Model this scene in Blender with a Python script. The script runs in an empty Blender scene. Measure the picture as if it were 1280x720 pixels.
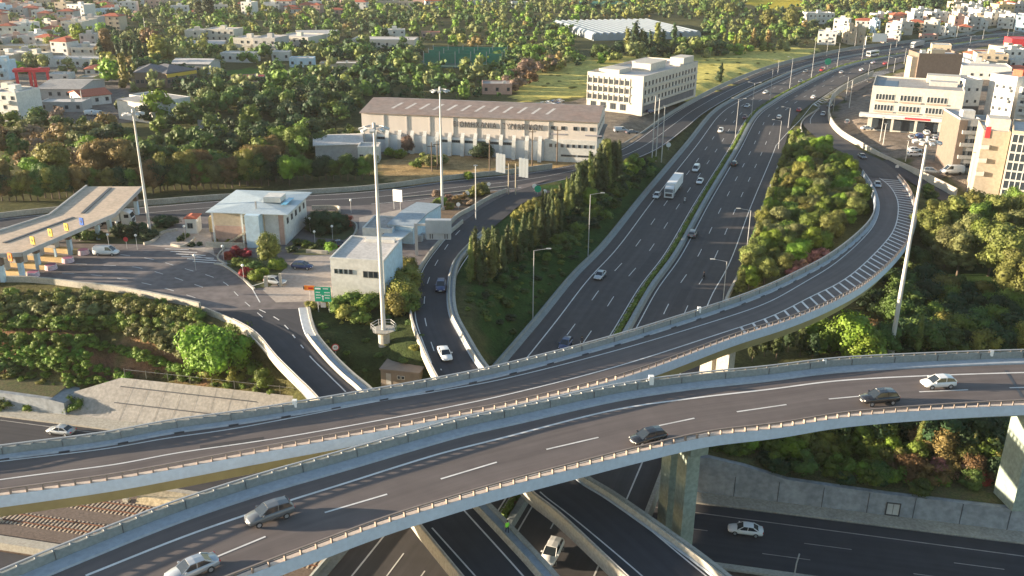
import bpy, bmesh, math, random
import numpy as np
from mathutils import Vector, Matrix
R = math.radians
random.seed(7); rng = np.random.default_rng(7)
sc = bpy.context.scene
COL = sc.collection

# ------------------------------------------------------------------ camera
FPX = 1142.0; TH = R(21.3); RO = R(.45); HC = 68.0
_c, _s = math.cos, math.sin
_R0 = Vector((1, 0, 0)); _U0 = Vector((0, _s(TH), _c(TH))); FW = Vector((0, _c(TH), -_s(TH)))
RR = _c(RO)*_R0 + _s(RO)*_U0; UU = _c(RO)*_U0 - _s(RO)*_R0
CAM = Vector((0, 0, HC))
cd = bpy.data.cameras.new('camera'); co = bpy.data.objects.new('camera', cd); COL.objects.link(co)
m3 = Matrix((RR, UU, -FW)).transposed()
co.matrix_world = Matrix.Translation(CAM) @ m3.to_4x4()
cd.sensor_width = 36; cd.lens = 36*FPX/1280; cd.clip_end = 9000; cd.clip_start = 1
sc.camera = co

# ------------------------------------------------------------------ light
SUN_EL = 7.8; SUN_AZ = 179.0      # direction towards the sun, degrees counter-clockwise from +X
w = bpy.data.worlds.new('World'); sc.world = w; w.use_nodes = True
nt = w.node_tree; bg = nt.nodes['Background']
sky = nt.nodes.new('ShaderNodeTexSky'); sky.sky_type = 'NISHITA'; sky.sun_disc = False
sky.sun_elevation = R(SUN_EL); sky.sun_rotation = R(90 - SUN_AZ); sky.air_density = 1.0; sky.dust_density = 0.8; sky.ozone_density = 1.2
nt.links.new(sky.outputs[0], bg.inputs[0]); bg.inputs[1].default_value = 0.095
sd = bpy.data.lights.new('sun', 'SUN'); sd.energy = 5.0; sd.angle = R(.53); sd.color = (1.0, .82, .60)
so = bpy.data.objects.new('sun', sd); COL.objects.link(so)
sdir = Vector((_c(R(SUN_AZ))*_c(R(SUN_EL)), _s(R(SUN_AZ))*_c(R(SUN_EL)), _s(R(SUN_EL))))
so.rotation_euler = sdir.to_track_quat('Z', 'Y').to_euler(); so.location = (0, 0, 200)
vs = sc.view_settings; vs.view_transform = 'Standard'; vs.look = 'None'; vs.gamma = 1; vs.exposure = 2.05
vs.use_curve_mapping = False
sc.cycles.max_bounces = 5; sc.cycles.diffuse_bounces = 3; sc.cycles.glossy_bounces = 2; sc.cycles.transparent_max_bounces = 4

# ------------------------------------------------------------------ helpers: photo geometry to world points
def P(px, py, z=0.0):
    d = RR*((px-640)/FPX) - UU*((py-360)/FPX) + FW
    return CAM + d*((z-HC)/d.z)
def Q(p):
    v = Vector(p) - CAM; zc = v.dot(FW)
    return 640 + FPX*v.dot(RR)/zc, 360 - FPX*v.dot(UU)/zc
def scale_at(p): return FPX/(Vector(p)-CAM).dot(FW)
def height_to(p, py):
    lo, hi = 0., 90.
    for _ in range(30):
        m = (lo+hi)/2
        if Q((p[0], p[1], p[2]+m))[1] > py: lo = m
        else: hi = m
    return lo
def catmull(pts, n=8):
    pts = [Vector(p) for p in pts]
    if len(pts) < 3: 
        return [pts[0].lerp(pts[-1], i/n) for i in range(n+1)]
    out = []
    for i in range(len(pts)-1):
        p0 = pts[i-1] if i else pts[0]*2-pts[1]
        p1, p2 = pts[i], pts[i+1]
        p3 = pts[i+2] if i+2 < len(pts) else pts[-1]*2-pts[-2]
        for k in range(n):
            t = k/n
            out.append(.5*((2*p1)+(p2-p0)*t+(2*p0-5*p1+4*p2-p3)*t*t+(3*p1-p0-3*p2+p3)*t**3))
    out.append(pts[-1]); return out
def resample(pl, step):
    out = [pl[0].copy()]; acc = 0
    for a, b in zip(pl, pl[1:]):
        L = (b-a).length; t = step-acc
        while t <= L and L > 0:
            out.append(a.lerp(b, t/L)); t += step
        acc = (acc+L) % step if L > 0 else acc
    return out

# ------------------------------------------------------------------ materials
MATS = {}
def mat(name, col, rough=.8, var=.18, scale=.6, metal=0, detail=5, col2=None, coords='world', spec=.3, streak=0, bump=0, scale2=None):
    if name in MATS: return MATS[name]
    m = bpy.data.materials.new(name); m.use_nodes = True; n = m.node_tree.nodes; l = m.node_tree.links
    b = n['Principled BSDF']; b.inputs['Roughness'].default_value = rough; b.inputs['Metallic'].default_value = metal
    b.inputs['Specular IOR Level'].default_value = spec
    if coords == 'world': g = n.new('ShaderNodeNewGeometry'); cs = g.outputs['Position']
    else: g = n.new('ShaderNodeTexCoord'); cs = g.outputs['Object']
    t = n.new('ShaderNodeTexNoise'); t.inputs['Scale'].default_value = scale; t.inputs['Detail'].default_value = detail; t.inputs['Roughness'].default_value = .65
    if streak:
        mp = n.new('ShaderNodeMapping'); mp.inputs['Scale'].default_value = (1, 1, streak); l.new(cs, mp.inputs[0]); l.new(mp.outputs[0], t.inputs['Vector'])
    else: l.new(cs, t.inputs['Vector'])
    r = n.new('ShaderNodeMapRange'); r.inputs[1].default_value = .3; r.inputs[2].default_value = .7
    l.new(t.outputs['Fac'], r.inputs[0])
    mx = n.new('ShaderNodeMix'); mx.data_type = 'RGBA'
    c2 = col2 if col2 else tuple(min(1, c*(1+var)) for c in col)
    c1 = col if col2 else tuple(c*(1-var) for c in col)
    mx.inputs[6].default_value = (*c1, 1); mx.inputs[7].default_value = (*c2, 1); l.new(r.outputs[0], mx.inputs[0])
    outc = mx.outputs[2]
    if scale2:
        t2 = n.new('ShaderNodeTexNoise'); t2.inputs['Scale'].default_value = scale2; t2.inputs['Detail'].default_value = 3; l.new(cs, t2.inputs['Vector'])
        r2 = n.new('ShaderNodeMapRange'); r2.inputs[1].default_value = .35; r2.inputs[2].default_value = .65; r2.inputs[3].default_value = 1-var; r2.inputs[4].default_value = 1+var
        l.new(t2.outputs['Fac'], r2.inputs[0])
        vm = n.new('ShaderNodeVectorMath'); vm.operation = 'SCALE'; l.new(outc, vm.inputs[0]); l.new(r2.outputs[0], vm.inputs[3]); outc = vm.outputs[0]
    l.new(outc, b.inputs['Base Color'])
    if bump:
        bp = n.new('ShaderNodeBump'); bp.inputs['Strength'].default_value = bump; l.new(t.outputs['Fac'], bp.inputs['Height']); l.new(bp.outputs[0], b.inputs['Normal'])
    MATS[name] = m; return m
def foliage(name, col, var=.35, hue=.02, trans=.25):
    if name in MATS: return MATS[name]
    m = bpy.data.materials.new(name); m.use_nodes = True; n = m.node_tree.nodes; l = m.node_tree.links
    b = n['Principled BSDF']; b.inputs['Roughness'].default_value = .6; b.inputs['Specular IOR Level'].default_value = .25
    oi = n.new('ShaderNodeObjectInfo'); g = n.new('ShaderNodeNewGeometry')
    t = n.new('ShaderNodeTexNoise'); t.inputs['Scale'].default_value = .55; t.inputs['Detail'].default_value = 4; l.new(g.outputs['Position'], t.inputs['Vector'])
    hs = n.new('ShaderNodeHueSaturation'); hs.inputs['Color'].default_value = (*col, 1)
    h = n.new('ShaderNodeMapRange'); h.inputs[3].default_value = .5-hue; h.inputs[4].default_value = .5+hue; l.new(oi.outputs['Random'], h.inputs[0]); l.new(h.outputs[0], hs.inputs['Hue'])
    v = n.new('ShaderNodeMapRange'); v.inputs[1].default_value = .3; v.inputs[2].default_value = .7; v.inputs[3].default_value = 1-var; v.inputs[4].default_value = 1+var*1.3
    l.new(t.outputs['Fac'], v.inputs[0])
    r2 = n.new('ShaderNodeMath'); r2.operation = 'MULTIPLY_ADD'; r2.inputs[1].default_value = .45; r2.inputs[2].default_value = .78; l.new(oi.outputs['Random'], r2.inputs[0])
    ml = n.new('ShaderNodeMath'); ml.operation = 'MULTIPLY'; l.new(v.outputs[0], ml.inputs[0]); l.new(r2.outputs[0], ml.inputs[1]); l.new(ml.outputs[0], hs.inputs['Value'])
    l.new(hs.outputs[0], b.inputs['Base Color'])
    tr = n.new('ShaderNodeBsdfTranslucent'); l.new(hs.outputs[0], tr.inputs['Color'])
    ms = n.new('ShaderNodeMixShader'); ms.inputs[0].default_value = trans
    l.new(b.outputs[0], ms.inputs[1]); l.new(tr.outputs[0], ms.inputs[2]); l.new(ms.outputs[0], n['Material Output'].inputs[0])
    MATS[name] = m; return m
def plain(name, col, rough=.5, metal=0, coat=0, spec=.5):
    if name in MATS: return MATS[name]
    m = bpy.data.materials.new(name); m.use_nodes = True; b = m.node_tree.nodes['Principled BSDF']
    b.inputs['Base Color'].default_value = (*col, 1); b.inputs['Roughness'].default_value = rough; b.inputs['Metallic'].default_value = metal
    b.inputs['Coat Weight'].default_value = coat; b.inputs['Specular IOR Level'].default_value = spec
    MATS[name] = m; return m

ASPH = mat('asphalt', (.068, .062, .062), .85, .07, .07, detail=8, scale2=.5)
ASPH_DARK = mat('asphalt_dark', (.048, .047, .052), .85, .07, .07, detail=8, scale2=.5)
ASPH_BRG = mat('asphalt_bridge', (.122, .102, .096), .85, .06, .09, detail=8, scale2=.4)
PLAZA = mat('asphalt_plaza', (.145, .125, .12), .85, .16, .08, detail=8, scale2=.7)
PAVE = mat('concrete_paving', (.34, .29, .25), .9, .12, .15, detail=6, scale2=1.5)
CONC = mat('concrete', (.36, .335, .285), .85, .15, .35, detail=6, streak=.25, scale2=3)
CONC_B = mat('concrete_painted', (.225, .245, .24), .75, .10, .3, detail=6, streak=.2, scale2=3)
CONC_L = mat('concrete_pale', (.38, .35, .295), .85, .13, .4, detail=6, scale2=3)
WALKM = mat('walkway_concrete', (.34, .37, .40), .8, .08, .4, detail=6, scale2=2)
CONC_W = mat('concrete_white_painted', (.50, .58, .67), .7, .05, .3, detail=6, streak=.2, scale2=2)
CONC_C = mat('parapet_top', (.56, .46, .38), .85, .10, .4, detail=6, scale2=3)
CONC_G = mat('concrete_green_grey', (.25, .30, .26), .85, .14, .4, detail=6, streak=.2, scale2=2)
GIRD = mat('concrete_girder', (.36, .32, .17), .85, .15, .3, detail=6, streak=.3)
WALLC = mat('wall_concrete', (.25, .27, .29), .9, .16, .25, detail=6, streak=.15, scale2=1.2)
PAINT = mat('road_paint', (.62, .60, .57), .7, .18, .5, detail=6)
PAINT_OLD = mat('road_paint_worn', (.30, .28, .26), .8, .30, .6, detail=6)
STEEL = mat('galvanised_steel', (.42, .42, .42), .5, .1, .5, metal=.35)
STEELW = mat('mast_steel', (.50, .49, .47), .5, .07, .5, metal=.2)
RAILM = mat('rail_metal', (.26, .21, .18), .6, .15, 1.0, metal=.2)
BLACK = plain('black_rubber', (.02, .02, .022), .8)
DARK = plain('dark_metal', (.05, .05, .055), .5)
WHITE = mat('white_paint', (.74, .73, .70), .6, .05, .4)
RED = mat('red_paint', (.55, .05, .05), .5, .1, .8)
ORANGE = plain('orange_paint', (.75, .20, .02), .5)
YELLOW = plain('yellow_paint', (.62, .40, .04), .5)
GREENS = plain('sign_green', (.0, .30, .17), .4)
BLUES = plain('sign_blue', (.02, .10, .40), .4)
GLASSD = plain('window_glass', (.035, .045, .055), .12, spec=.7)
GLASSC = plain('car_glass', (.02, .026, .032), .08, spec=.8)
TIRE = BLACK
RIM = plain('wheel_rim', (.45, .45, .46), .35, metal=.6)
HEADL = plain('headlight_glass', (.75, .75, .72), .15, spec=.8)
TAILL = plain('taillight_red', (.45, .02, .02), .25)
WOOD = mat('bark', (.12, .09, .065), .9, .25, 2.0, coords='object')
SOILM = mat('brown_soil', (.20, .12, .08), .95, .25, .8, scale2=3)
FOL = {
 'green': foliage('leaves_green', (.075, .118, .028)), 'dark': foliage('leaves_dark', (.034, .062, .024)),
 'lime': foliage('leaves_lime', (.15, .23, .025), var=.3), 'olive': foliage('leaves_olive', (.155, .165, .060)),
 'orange': foliage('leaves_orange', (.17, .115, .045)), 'gold': foliage('leaves_gold', (.18, .175, .038)),
 'cypress': foliage('leaves_cypress', (.060, .078, .026), hue=.015), 'pine': foliage('leaves_pine', (.145, .160, .040)),
 'red': foliage('leaves_red', (.26, .03, .035)), 'pink': foliage('leaves_pink', (.34, .17, .14)),
 'hedge': foliage('leaves_hedge', (.115, .165, .028)), 'orchard': foliage('leaves_orchard', (.13, .21, .030)), 'bare': foliage('leaves_bare', (.20, .14, .10)),
}

def wear(m, amt=.14):
    "long streaks and wheel tracks along the road"
    n = m.node_tree.nodes; l = m.node_tree.links; b = n['Principled BSDF']; src = b.inputs['Base Color'].links[0].from_socket
    u = n.new('ShaderNodeUVMap'); mp = n.new('ShaderNodeMapping'); mp.inputs['Scale'].default_value = (1.1, .022, 1); l.new(u.outputs[0], mp.inputs[0])
    t = n.new('ShaderNodeTexNoise'); t.inputs['Scale'].default_value = 1; t.inputs['Detail'].default_value = 5; l.new(mp.outputs[0], t.inputs['Vector'])
    r = n.new('ShaderNodeMapRange'); r.inputs[1].default_value = .3; r.inputs[2].default_value = .7; r.inputs[3].default_value = 1-amt; r.inputs[4].default_value = 1+amt; l.new(t.outputs['Fac'], r.inputs[0])
    v = n.new('ShaderNodeVectorMath'); v.operation = 'SCALE'; l.new(src, v.inputs[0]); l.new(r.outputs[0], v.inputs[3]); l.new(v.outputs[0], b.inputs['Base Color'])
for q in (ASPH, ASPH_DARK, ASPH_BRG): wear(q)
# ------------------------------------------------------------------ object helpers
def tag(o, label=None, cat=None, group=None, kind=None):
    if label: o['label'] = label
    if cat: o['category'] = cat
    if group: o['group'] = group
    if kind: o['kind'] = kind
    return o
def empty(name, loc=(0, 0, 0), rz=0, label=None, cat=None, group=None):
    o = bpy.data.objects.new(name, None); COL.objects.link(o); o.location = loc; o.rotation_euler = (0, 0, rz); o.empty_display_size = .5
    return tag(o, label, cat, group)
def link(name, me, parent=None, loc=None, rz=None):
    o = bpy.data.objects.new(name, me); COL.objects.link(o)
    if parent: o.parent = parent
    if loc is not None: o.location = loc
    if rz is not None: o.rotation_euler = (0, 0, rz)
    return o
def copy_tree(o, parent=None):
    c = o.copy(); COL.objects.link(c); c.parent = parent
    for ch in list(o.children): copy_tree(ch, c)
    return c
class MB:
    def __init__(s): s.v = []; s.f = []; s.m = []; s.cm = 0
    def add(s, vs, fs):
        b = len(s.v); s.v += [tuple(v) for v in vs]; s.f += [tuple(i+b for i in f) for f in fs]; s.m += [s.cm]*len(fs)
        return s
    def box(s, x0, x1, y0, y1, z0, z1):
        return s.add([(x0,y0,z0),(x1,y0,z0),(x1,y1,z0),(x0,y1,z0),(x0,y0,z1),(x1,y0,z1),(x1,y1,z1),(x0,y1,z1)],
              [(0,3,2,1),(4,5,6,7),(0,1,5,4),(1,2,6,5),(2,3,7,6),(3,0,4,7)])
    def cyl(s, p0, p1, r0, r1=None, n=10, cap=True):
        r1 = r0 if r1 is None else r1; p0 = Vector(p0); p1 = Vector(p1); d = (p1-p0).normalized()
        a = d.orthogonal().normalized(); b = d.cross(a); vs = []
        for p, r in ((p0, r0), (p1, r1)):
            for i in range(n): t = 2*math.pi*i/n; vs.append(p+(a*_c(t)+b*_s(t))*r)
        fs = [(i, (i+1) % n, n+(i+1) % n, n+i) for i in range(n)]
        if cap: fs += [tuple(range(n-1, -1, -1)), tuple(range(n, 2*n))]
        return s.add(vs, fs)
    def tube(s, pts, r, n=6):
        for a, b in zip(pts, pts[1:]): s.cyl(a, b, r, r, n)
        return s
    def prism(s, poly, z0, z1):
        n = len(poly); vs = [(x, y, z0) for x, y in poly]+[(x, y, z1) for x, y in poly]
        return s.add(vs, [tuple(range(n-1, -1, -1)), tuple(range(n, 2*n))]+[(i, (i+1) % n, n+(i+1) % n, n+i) for i in range(n)])
    def sweep(s, rings, cap=True):
        k = len(rings[0]); b = [p for r in rings for p in r]; fs = []
        for i in range(len(rings)-1):
            for j in range(k):
                a = i*k+j; c = i*k+(j+1) % k; fs.append((a, c, c+k, a+k))
        if cap: fs += [tuple(range(k-1, -1, -1)), tuple(range((len(rings)-1)*k, len(rings)*k))]
        return s.add(b, fs)
    def strip(s, A, B):
        n = len(A); return s.add(list(A)+list(B), [(i, i+1, n+i+1, n+i) for i in range(n-1)])
    def mesh(s, name, mats):
        me = bpy.data.meshes.new(name); me.from_pydata(s.v, [], s.f)
        for m in (mats if isinstance(mats, (list, tuple)) else [mats]): me.materials.append(m)
        me.polygons.foreach_set('material_index', s.m); me.update(); return me
    def build(s, name, mats, parent=None, loc=None, rz=None, fix=True, smooth=False):
        me = s.mesh(name, mats)
        if fix:
            bm = bmesh.new(); bm.from_mesh(me); bmesh.ops.recalc_face_normals(bm, faces=bm.faces); bm.to_mesh(me); bm.free()
        if smooth: me.polygons.foreach_set('use_smooth', [True]*len(me.polygons))
        return link(name, me, parent, loc, rz)
def V2(p): return Vector((p[0], p[1]))
def lateral(pts):
    out = []
    for i in range(len(pts)):
        a = pts[max(0, i-1)]; b = pts[min(len(pts)-1, i+1)]; d = (b-a); d.z = 0; d.normalize(); out.append(Vector((d.y, -d.x, 0)))
    return out
def up_strip(A, B):
    "strip with upward normals"
    mb = MB(); mb.strip(A, B); return mb
# ------------------------------------------------------------------ road alignments (world metres)
NS_PX = [(520, 850), (600, 705), (662, 605), (721, 507), (778, 415), (810, 360), (842, 316), (878, 252), (918, 186), (940, 147), (961, 130), (992, 112), (1042, 88), (1085, 76), (1135, 67), (1210, 54), (1280, 45), (1400, 33)]
_ns = [P(x, y, 0) for x, y in NS_PX]
# straighten the near half, keep the far curve
_d = (_ns[7]-_ns[4]).normalized()
_near = [_ns[4]-_d*k for k in (110, 80, 50, 25)]
NS = resample(catmull(_near+_ns[4:], 10), 4.0)
NSL = lateral(NS)                                     # points to the right
def ns_off(o, z=0.0, i0=0, i1=None):
    i1 = i1 or len(NS)
    f = o if callable(o) else (lambda i: o)
    return [NS[i]+NSL[i]*f(i)+Vector((0, 0, z)) for i in range(i0, i1)]
EWa = P(0, 510, -7); EWb = P(1280, 667, -7); EWd = (EWb-EWa).normalized(); EWn = Vector((EWd.y, -EWd.x, 0))
def EW(t, o, z=-7.0):
    p = EWa+EWd*t+EWn*o; p.z = z; return p
def ewoff(x, y):
    return (x-EWa.x)*EWn.x+(y-EWa.y)*EWn.y, (x-EWa.x)*EWd.x+(y-EWa.y)*EWd.y

class Deck:
    "a road between two traced edges; pts = [(lx, ly, rx, ry, z)], edges read at height z+up"
    def __init__(s, pts, up=1.1, n=6, upl=None):
        upl = up if upl is None else upl
        L = [P(a[0], a[1], a[4]+upl)-Vector((0, 0, upl)) for a in pts]; Rr = [P(a[2], a[3], a[4]+up)-Vector((0, 0, up)) for a in pts]
        s.L = catmull(L, n); s.R = catmull(Rr, n); s.C = [(a+b)/2 for a, b in zip(s.L, s.R)]
        s.U = [(b-a).normalized() for a, b in zip(s.L, s.R)]; s.W = [(b-a).length for a, b in zip(s.L, s.R)]
        s.xy = np.array([(p.x, p.y) for p in s.C]); s.z = np.array([p.z for p in s.C])
    def zat(s, x, y):
        d = np.hypot(s.xy[:, 0]-x, s.xy[:, 1]-y); i = int(d.argmin())
        a = max(0, i-1); b = min(len(s.z)-1, i+1); pa, pb = s.xy[a], s.xy[b]; ab = pb-pa
        t = float(np.clip(((x-pa[0])*ab[0]+(y-pa[1])*ab[1])/max(1e-6, ab@ab), 0, 1)); return s.z[a]*(1-t)+s.z[b]*t
    def at(s, px, py, up=0.):
        z = float(s.z.mean())
        for _ in range(25):
            p = P(px, py, z+up); z = .5*z+.5*s.zat(p.x, p.y)
        p = P(px, py, z+up); p.z = z; return p
    def heading(s, p):
        i = int(np.hypot(s.xy[:, 0]-p.x, s.xy[:, 1]-p.y).argmin()); a = s.C[max(0, i-1)]; b = s.C[min(len(s.C)-1, i+1)]
        return math.atan2(b.y-a.y, b.x-a.x)
    def side(s, which, u, v):
        "polyline parallel to an edge: u metres inwards, v up"
        if which == 'L': return [p+d*u+Vector((0, 0, v)) for p, d in zip(s.L, s.U)]
        return [p-d*u+Vector((0, 0, v)) for p, d in zip(s.R, s.U)]
    def prof(s, which, pr, i0=0, i1=None):
        i1 = i1 or len(s.L); rings = []
        for i in range(i0, i1):
            base, d = (s.L[i], s.U[i]) if which == 'L' else (s.R[i], -s.U[i])
            rings.append([base+d*u+Vector((0, 0, v)) for u, v in pr])
        return rings

F_ = Deck([(-240,818,-130,962,15),(-120,765,-15,860,15),(0,711,95,800,15),(100,670,185,760,15),(212,627,285,720,15),(320,592,385,682,15),(420,564,480,647,15),(505,540,560,622,15),(575,521,625,603,15),(640,507,685,587,15),(765,480,800,558,15),(860,466,885,539,15),(960,456,975,528,15),(1047,446,1058,515,15),(1160,440,1165,506,15),(1280,436,1280,500,15),(1400,434,1395,497,15)], upl=1.45)
M_ = Deck([(-160,578,-160,634,14.5),(-80,567,-80,623,14.5),(0,555.5,0,612,14.3),(125,539.5,130,594,14.2),(212,524,222,578,14.1),(320,509,335,557,14),(465,485,475,532,13.8),(560,468,570,514,13.6),(640,451,655,497.5,13.4),(770,417,790,463,13),(890,380,915,418,12),(952,358,985,396,11.2),(1000,336,1040,374,10.4),(1037,316,1085,349,9.4),(1070,291,1120,318,8),(1089,270,1140,290,6.8),(1094,250,1147,262,5.6),(1089,230,1138,235,4.2),(1078,212,1124,217,3)], upl=1.3)
A_ = Deck([(252,384,387,381,6),(290,400,391,399,6),(320,418,398,416,6),(345,447,420,442,6),(370,472,442,463,6),(395,497,467,484,6),(440,550,520,540,6),(485,605,572,585,6),(522,655,617,630,6),(575,720,678,693,6),(620,775,728,750,6),(680,850,790,820,6)], up=.7)
B_ = Deck([(665,229,690,236,6),(635,239,655,250,6),(605,255,633,267,6),(578,275,608,288,6),(552,297,590,306,6),(531,322,575,325,6),(517,350,569,352,6),(512,385,571,385,6),(520,417,585,414,6),(545,471,610,454,6),(580,520,650,496,6),(620,568,690,540,6),(659,612,729,586,6),(700,645,777,617,6),(780,720,882,691,6),(850,785,958,752,6)], up=.7)
C_ = Deck([(1125,79,1135,82,0),(1090,93,1102,96,0),(1060,111,1080,109.5,0),(1022,135,1043,133,.3),(1004,150,1035,149,.8),(1010,163,1048,167,1.4),(1032,180,1075,187,2),(1058,195,1103,201,2.6),(1078,212,1124,217,3),(1086,221,1134,226,3.35)], up=0)
O_ = Deck([(1103,201,1110,199.5,2.6),(1118,213,1132,212,2.2),(1142,230,1160,228,1.5),(1170,247,1192,245,1),(1200,262,1222,259,.5)], up=0)
FR = Deck([(-200,302,-200,345,6),(-60,280,-60,310,6),(50,268,60,292,6),(185,258,190,275,6),(270,251,275,268,6),(330,248,330,263,6),(380,244,380,258,6),(445,240,445,257,6),(495,235,500,253,6),(545,228,550,247,6),(590,223,600,241,6),(640,218,645,236,6),(690,211,700,226,5.6),(745,198,770,207,4.6),(787,180,822,187,3.2),(830,150,858,160,1.6),(860,131,884,139,.8),(905,108,930,113,.3),(960,86,975,93,.2),(1010,73,1022,79,.2),(1065,62,1075,67,.2),(1110,56.5,1118,61,.2),(1175,48.5,1180,52,.2),(1280,33,1285,37,.2)], up=0)
PLAZA_PX = [(-200,310),(-60,292),(60,280),(190,268),(275,262),(330,259),(380,255),(445,254),(500,250),(550,244),(600,238),(640,233),(690,223),(665,232),(635,243),(605,258),(578,278),(552,300),(531,325),(517,352),(508,372),(440,380),(387,382),(391,399),(398,416),(320,418),(290,400),(250,383),(200,372),(140,361),(100,357),(60,352),(0,350),(-200,362)]
PLAZA_W = [P(x, y, 6) for x, y in PLAZA_PX]

# ------------------------------------------------------------------ terrain
CT = [(-100,300,5.8),(0,225,5.6),(100,200,5),(300,200,5.2),(500,205,5.6),(700,192,5.2),(600,205,5.6),(750,150,3.5),(850,110,1.6),(300,130,4),(100,120,4),(0,60,3),(500,100,3),(700,80,2),(900,80,1.2),(1000,70,.8),
 (0,380,4.6),(100,385,4.6),(200,400,4.6),(262,418,4.2),(0,430,1.8),(-100,430,1.8),(150,430,1.8),(250,450,1.0),(320,440,1.5),(0,480,-3),(-100,470,-3),(100,480,-2.6),(200,468,-1.3),(340,478,-.6),(300,470,-.6),(420,420,5.2),(450,440,3.8),(470,430,3.6),(482,440,3),(500,470,1.6),(520,440,4),(450,390,5.6),(490,390,5.4),(420,480,1.2),
 (610,420,3.0),(620,435,1),(640,405,.6),(590,370,5),(620,340,4.2),(650,340,2.0),(680,330,.8),(720,300,.5),(640,290,5),(670,270,4),(710,250,3.6),(740,255,1.8),(770,220,2.4),(800,212,1.6),(820,200,1.2),
 (945,280,.5),(1000,200,1),(1030,280,1.6),(960,350,1),(1065,240,2.0),(985,190,.8),(1060,330,0),(1000,390,-1),(1100,390,-.5),(1150,320,1.0),(1200,270,2.0),(1250,250,3.4),(1280,300,2),(1200,380,1),(1280,420,1),(930,450,-1),(1130,250,2),
 (900,590,-1.0),(1000,585,-2.6),(1100,600,-2.8),(1200,610,-2.8),(1290,600,-2.6),(1000,540,-1.5),(1150,560,-1),(1200,540,0),(1100,150,3),(1200,180,3.5),(1250,210,3.5),(1250,100,3),(1120,110,2.4),(1100,175,3.2),(1150,205,3.5),
 (640,10,3),(100,10,3),(400,20,3),(900,20,3),(1010,20,3),(1150,20,4),(1250,10,6),(1280,-10,9),(1180,45,2),(1080,42,1.5),(1020,42,1.5),(1130,30,3),(800,10,3),(960,5,5)]
_ct = [(P(x, y, z), z) for x, y, z in CT]
CTX = np.array([(p.x, p.y) for p, z in _ct]); CTZ = np.array([z for p, z in _ct])
def clampset(deck, i0=0, i1=None, extra=0., dz=-.22, step=1):
    i1 = i1 or len(deck.C); return [(deck.C[i].x, deck.C[i].y, deck.C[i].z+dz, deck.W[i]/2+extra) for i in range(i0, i1, step)]
_bi = next(i for i, p in enumerate(B_.C) if Q(p)[1] > 440)
CLAMPS = [(clampset(FR, extra=.6, step=2), 9), (clampset(B_, 0, _bi, .6, step=2), 9), (clampset(C_, extra=.8, step=2), 10), (clampset(O_, extra=.5, step=2), 8),
          ([(p.x, p.y, -.22, 16.6) for p in NS[::3]], 7)]
PLP = np.array([(p.x, p.y) for p in PLAZA_W])
def inpoly(x, y, poly):
    ins = np.zeros(x.shape, bool); n = len(poly)
    for i in range(n):
        x0, y0 = poly[i]; x1, y1 = poly[(i+1) % n]
        if y0 == y1: continue
        c = ((y0 > y) != (y1 > y)) & (x < (x1-x0)*(y-y0)/(y1-y0)+x0); ins ^= c
    return ins
def inp1(x, y, poly):
    c = False; n = len(poly); x1, y1 = poly[-1]
    for x2, y2 in poly:
        if (y2 > y) != (y1 > y) and x < (x1-x2)*(y-y2)/(y1-y2)+x2: c = not c
        x1, y1 = x2, y2
    return c
def polydist(x, y, poly):
    d = np.full(x.shape, 1e9); n = len(poly)
    for i in range(n):
        a = poly[i]; b = poly[(i+1) % n]; ab = b-a; L = ab@ab
        t = np.clip(((x-a[0])*ab[0]+(y-a[1])*ab[1])/L, 0, 1); d = np.minimum(d, np.hypot(x-a[0]-t*ab[0], y-a[1]-t*ab[1]))
    return d
def sm(t): t = np.clip(t, 0, 1); return t*t*(3-2*t)
def gz(x, y):
    x = np.atleast_1d(np.asarray(x, float)); y = np.atleast_1d(np.asarray(y, float))
    num = np.zeros(x.shape); den = np.zeros(x.shape)
    for (cx, cy), cz in zip(CTX, CTZ):
        r2 = (x-cx)**2+(y-cy)**2; rr = 1/(r2+9)**1.6; num += rr*cz; den += rr
    h = num/den
    near = sm((260-y)/60)                                  # small natural unevenness
    h = h+.2*np.sin(x*.21+1.3*np.sin(y*.13))*np.cos(y*.17)*near
    ins = inpoly(x, y, PLP); d = np.where(ins, 0, polydist(x, y, PLP)); k = sm(1-(d-.8)/9); h = h*(1-k)+5.75*k
    for cs, fall in CLAMPS:
        best = np.full(x.shape, 1e9); bz = np.zeros(x.shape)
        for cx, cy, cz, hw in cs:
            dd = np.hypot(x-cx, y-cy)-hw; mk = dd < best; best = np.where(mk, dd, best); bz = np.where(mk, cz, bz)
        k = sm(1-(best-.5)/fall); h = h*(1-k)+bz*k
    o = (x-EWa.x)*EWn.x+(y-EWa.y)*EWn.y; t = (x-EWa.x)*EWd.x+(y-EWa.y)*EWd.y
    wl = np.interp(t, [-200, 0, 11, 12.5, 50, 52, 60, 112, 116, 121, 127, 140, 260], [-4.1, -4.1, -4.3, -4.7, -2.1, -1.9, -1.7, -1.7, -1.0, -1.7, -3.1, -3.5, -3.3])
    kk = sm(1-(-o-5)/7)*(t > 50)+sm(1-(-o-5)/5)*(t < 12)*(t>-300)+sm(1-(-o-6.2)/7)*((t >= 12) & (t <= 50)); h = h*(1-kk)+wl*kk
    thr = np.where((t > 14) & (t < 52), -5.2, -3.1)
    h = np.where(o > thr, -7.25, h)
    return h
def G(px, py, z0=2.):
    z = z0
    for _ in range(14):
        p = P(px, py, z); z = .45*z+.55*float(gz(p.x, p.y)[0])
    p = P(px, py, z); p.z = z; return p

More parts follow.
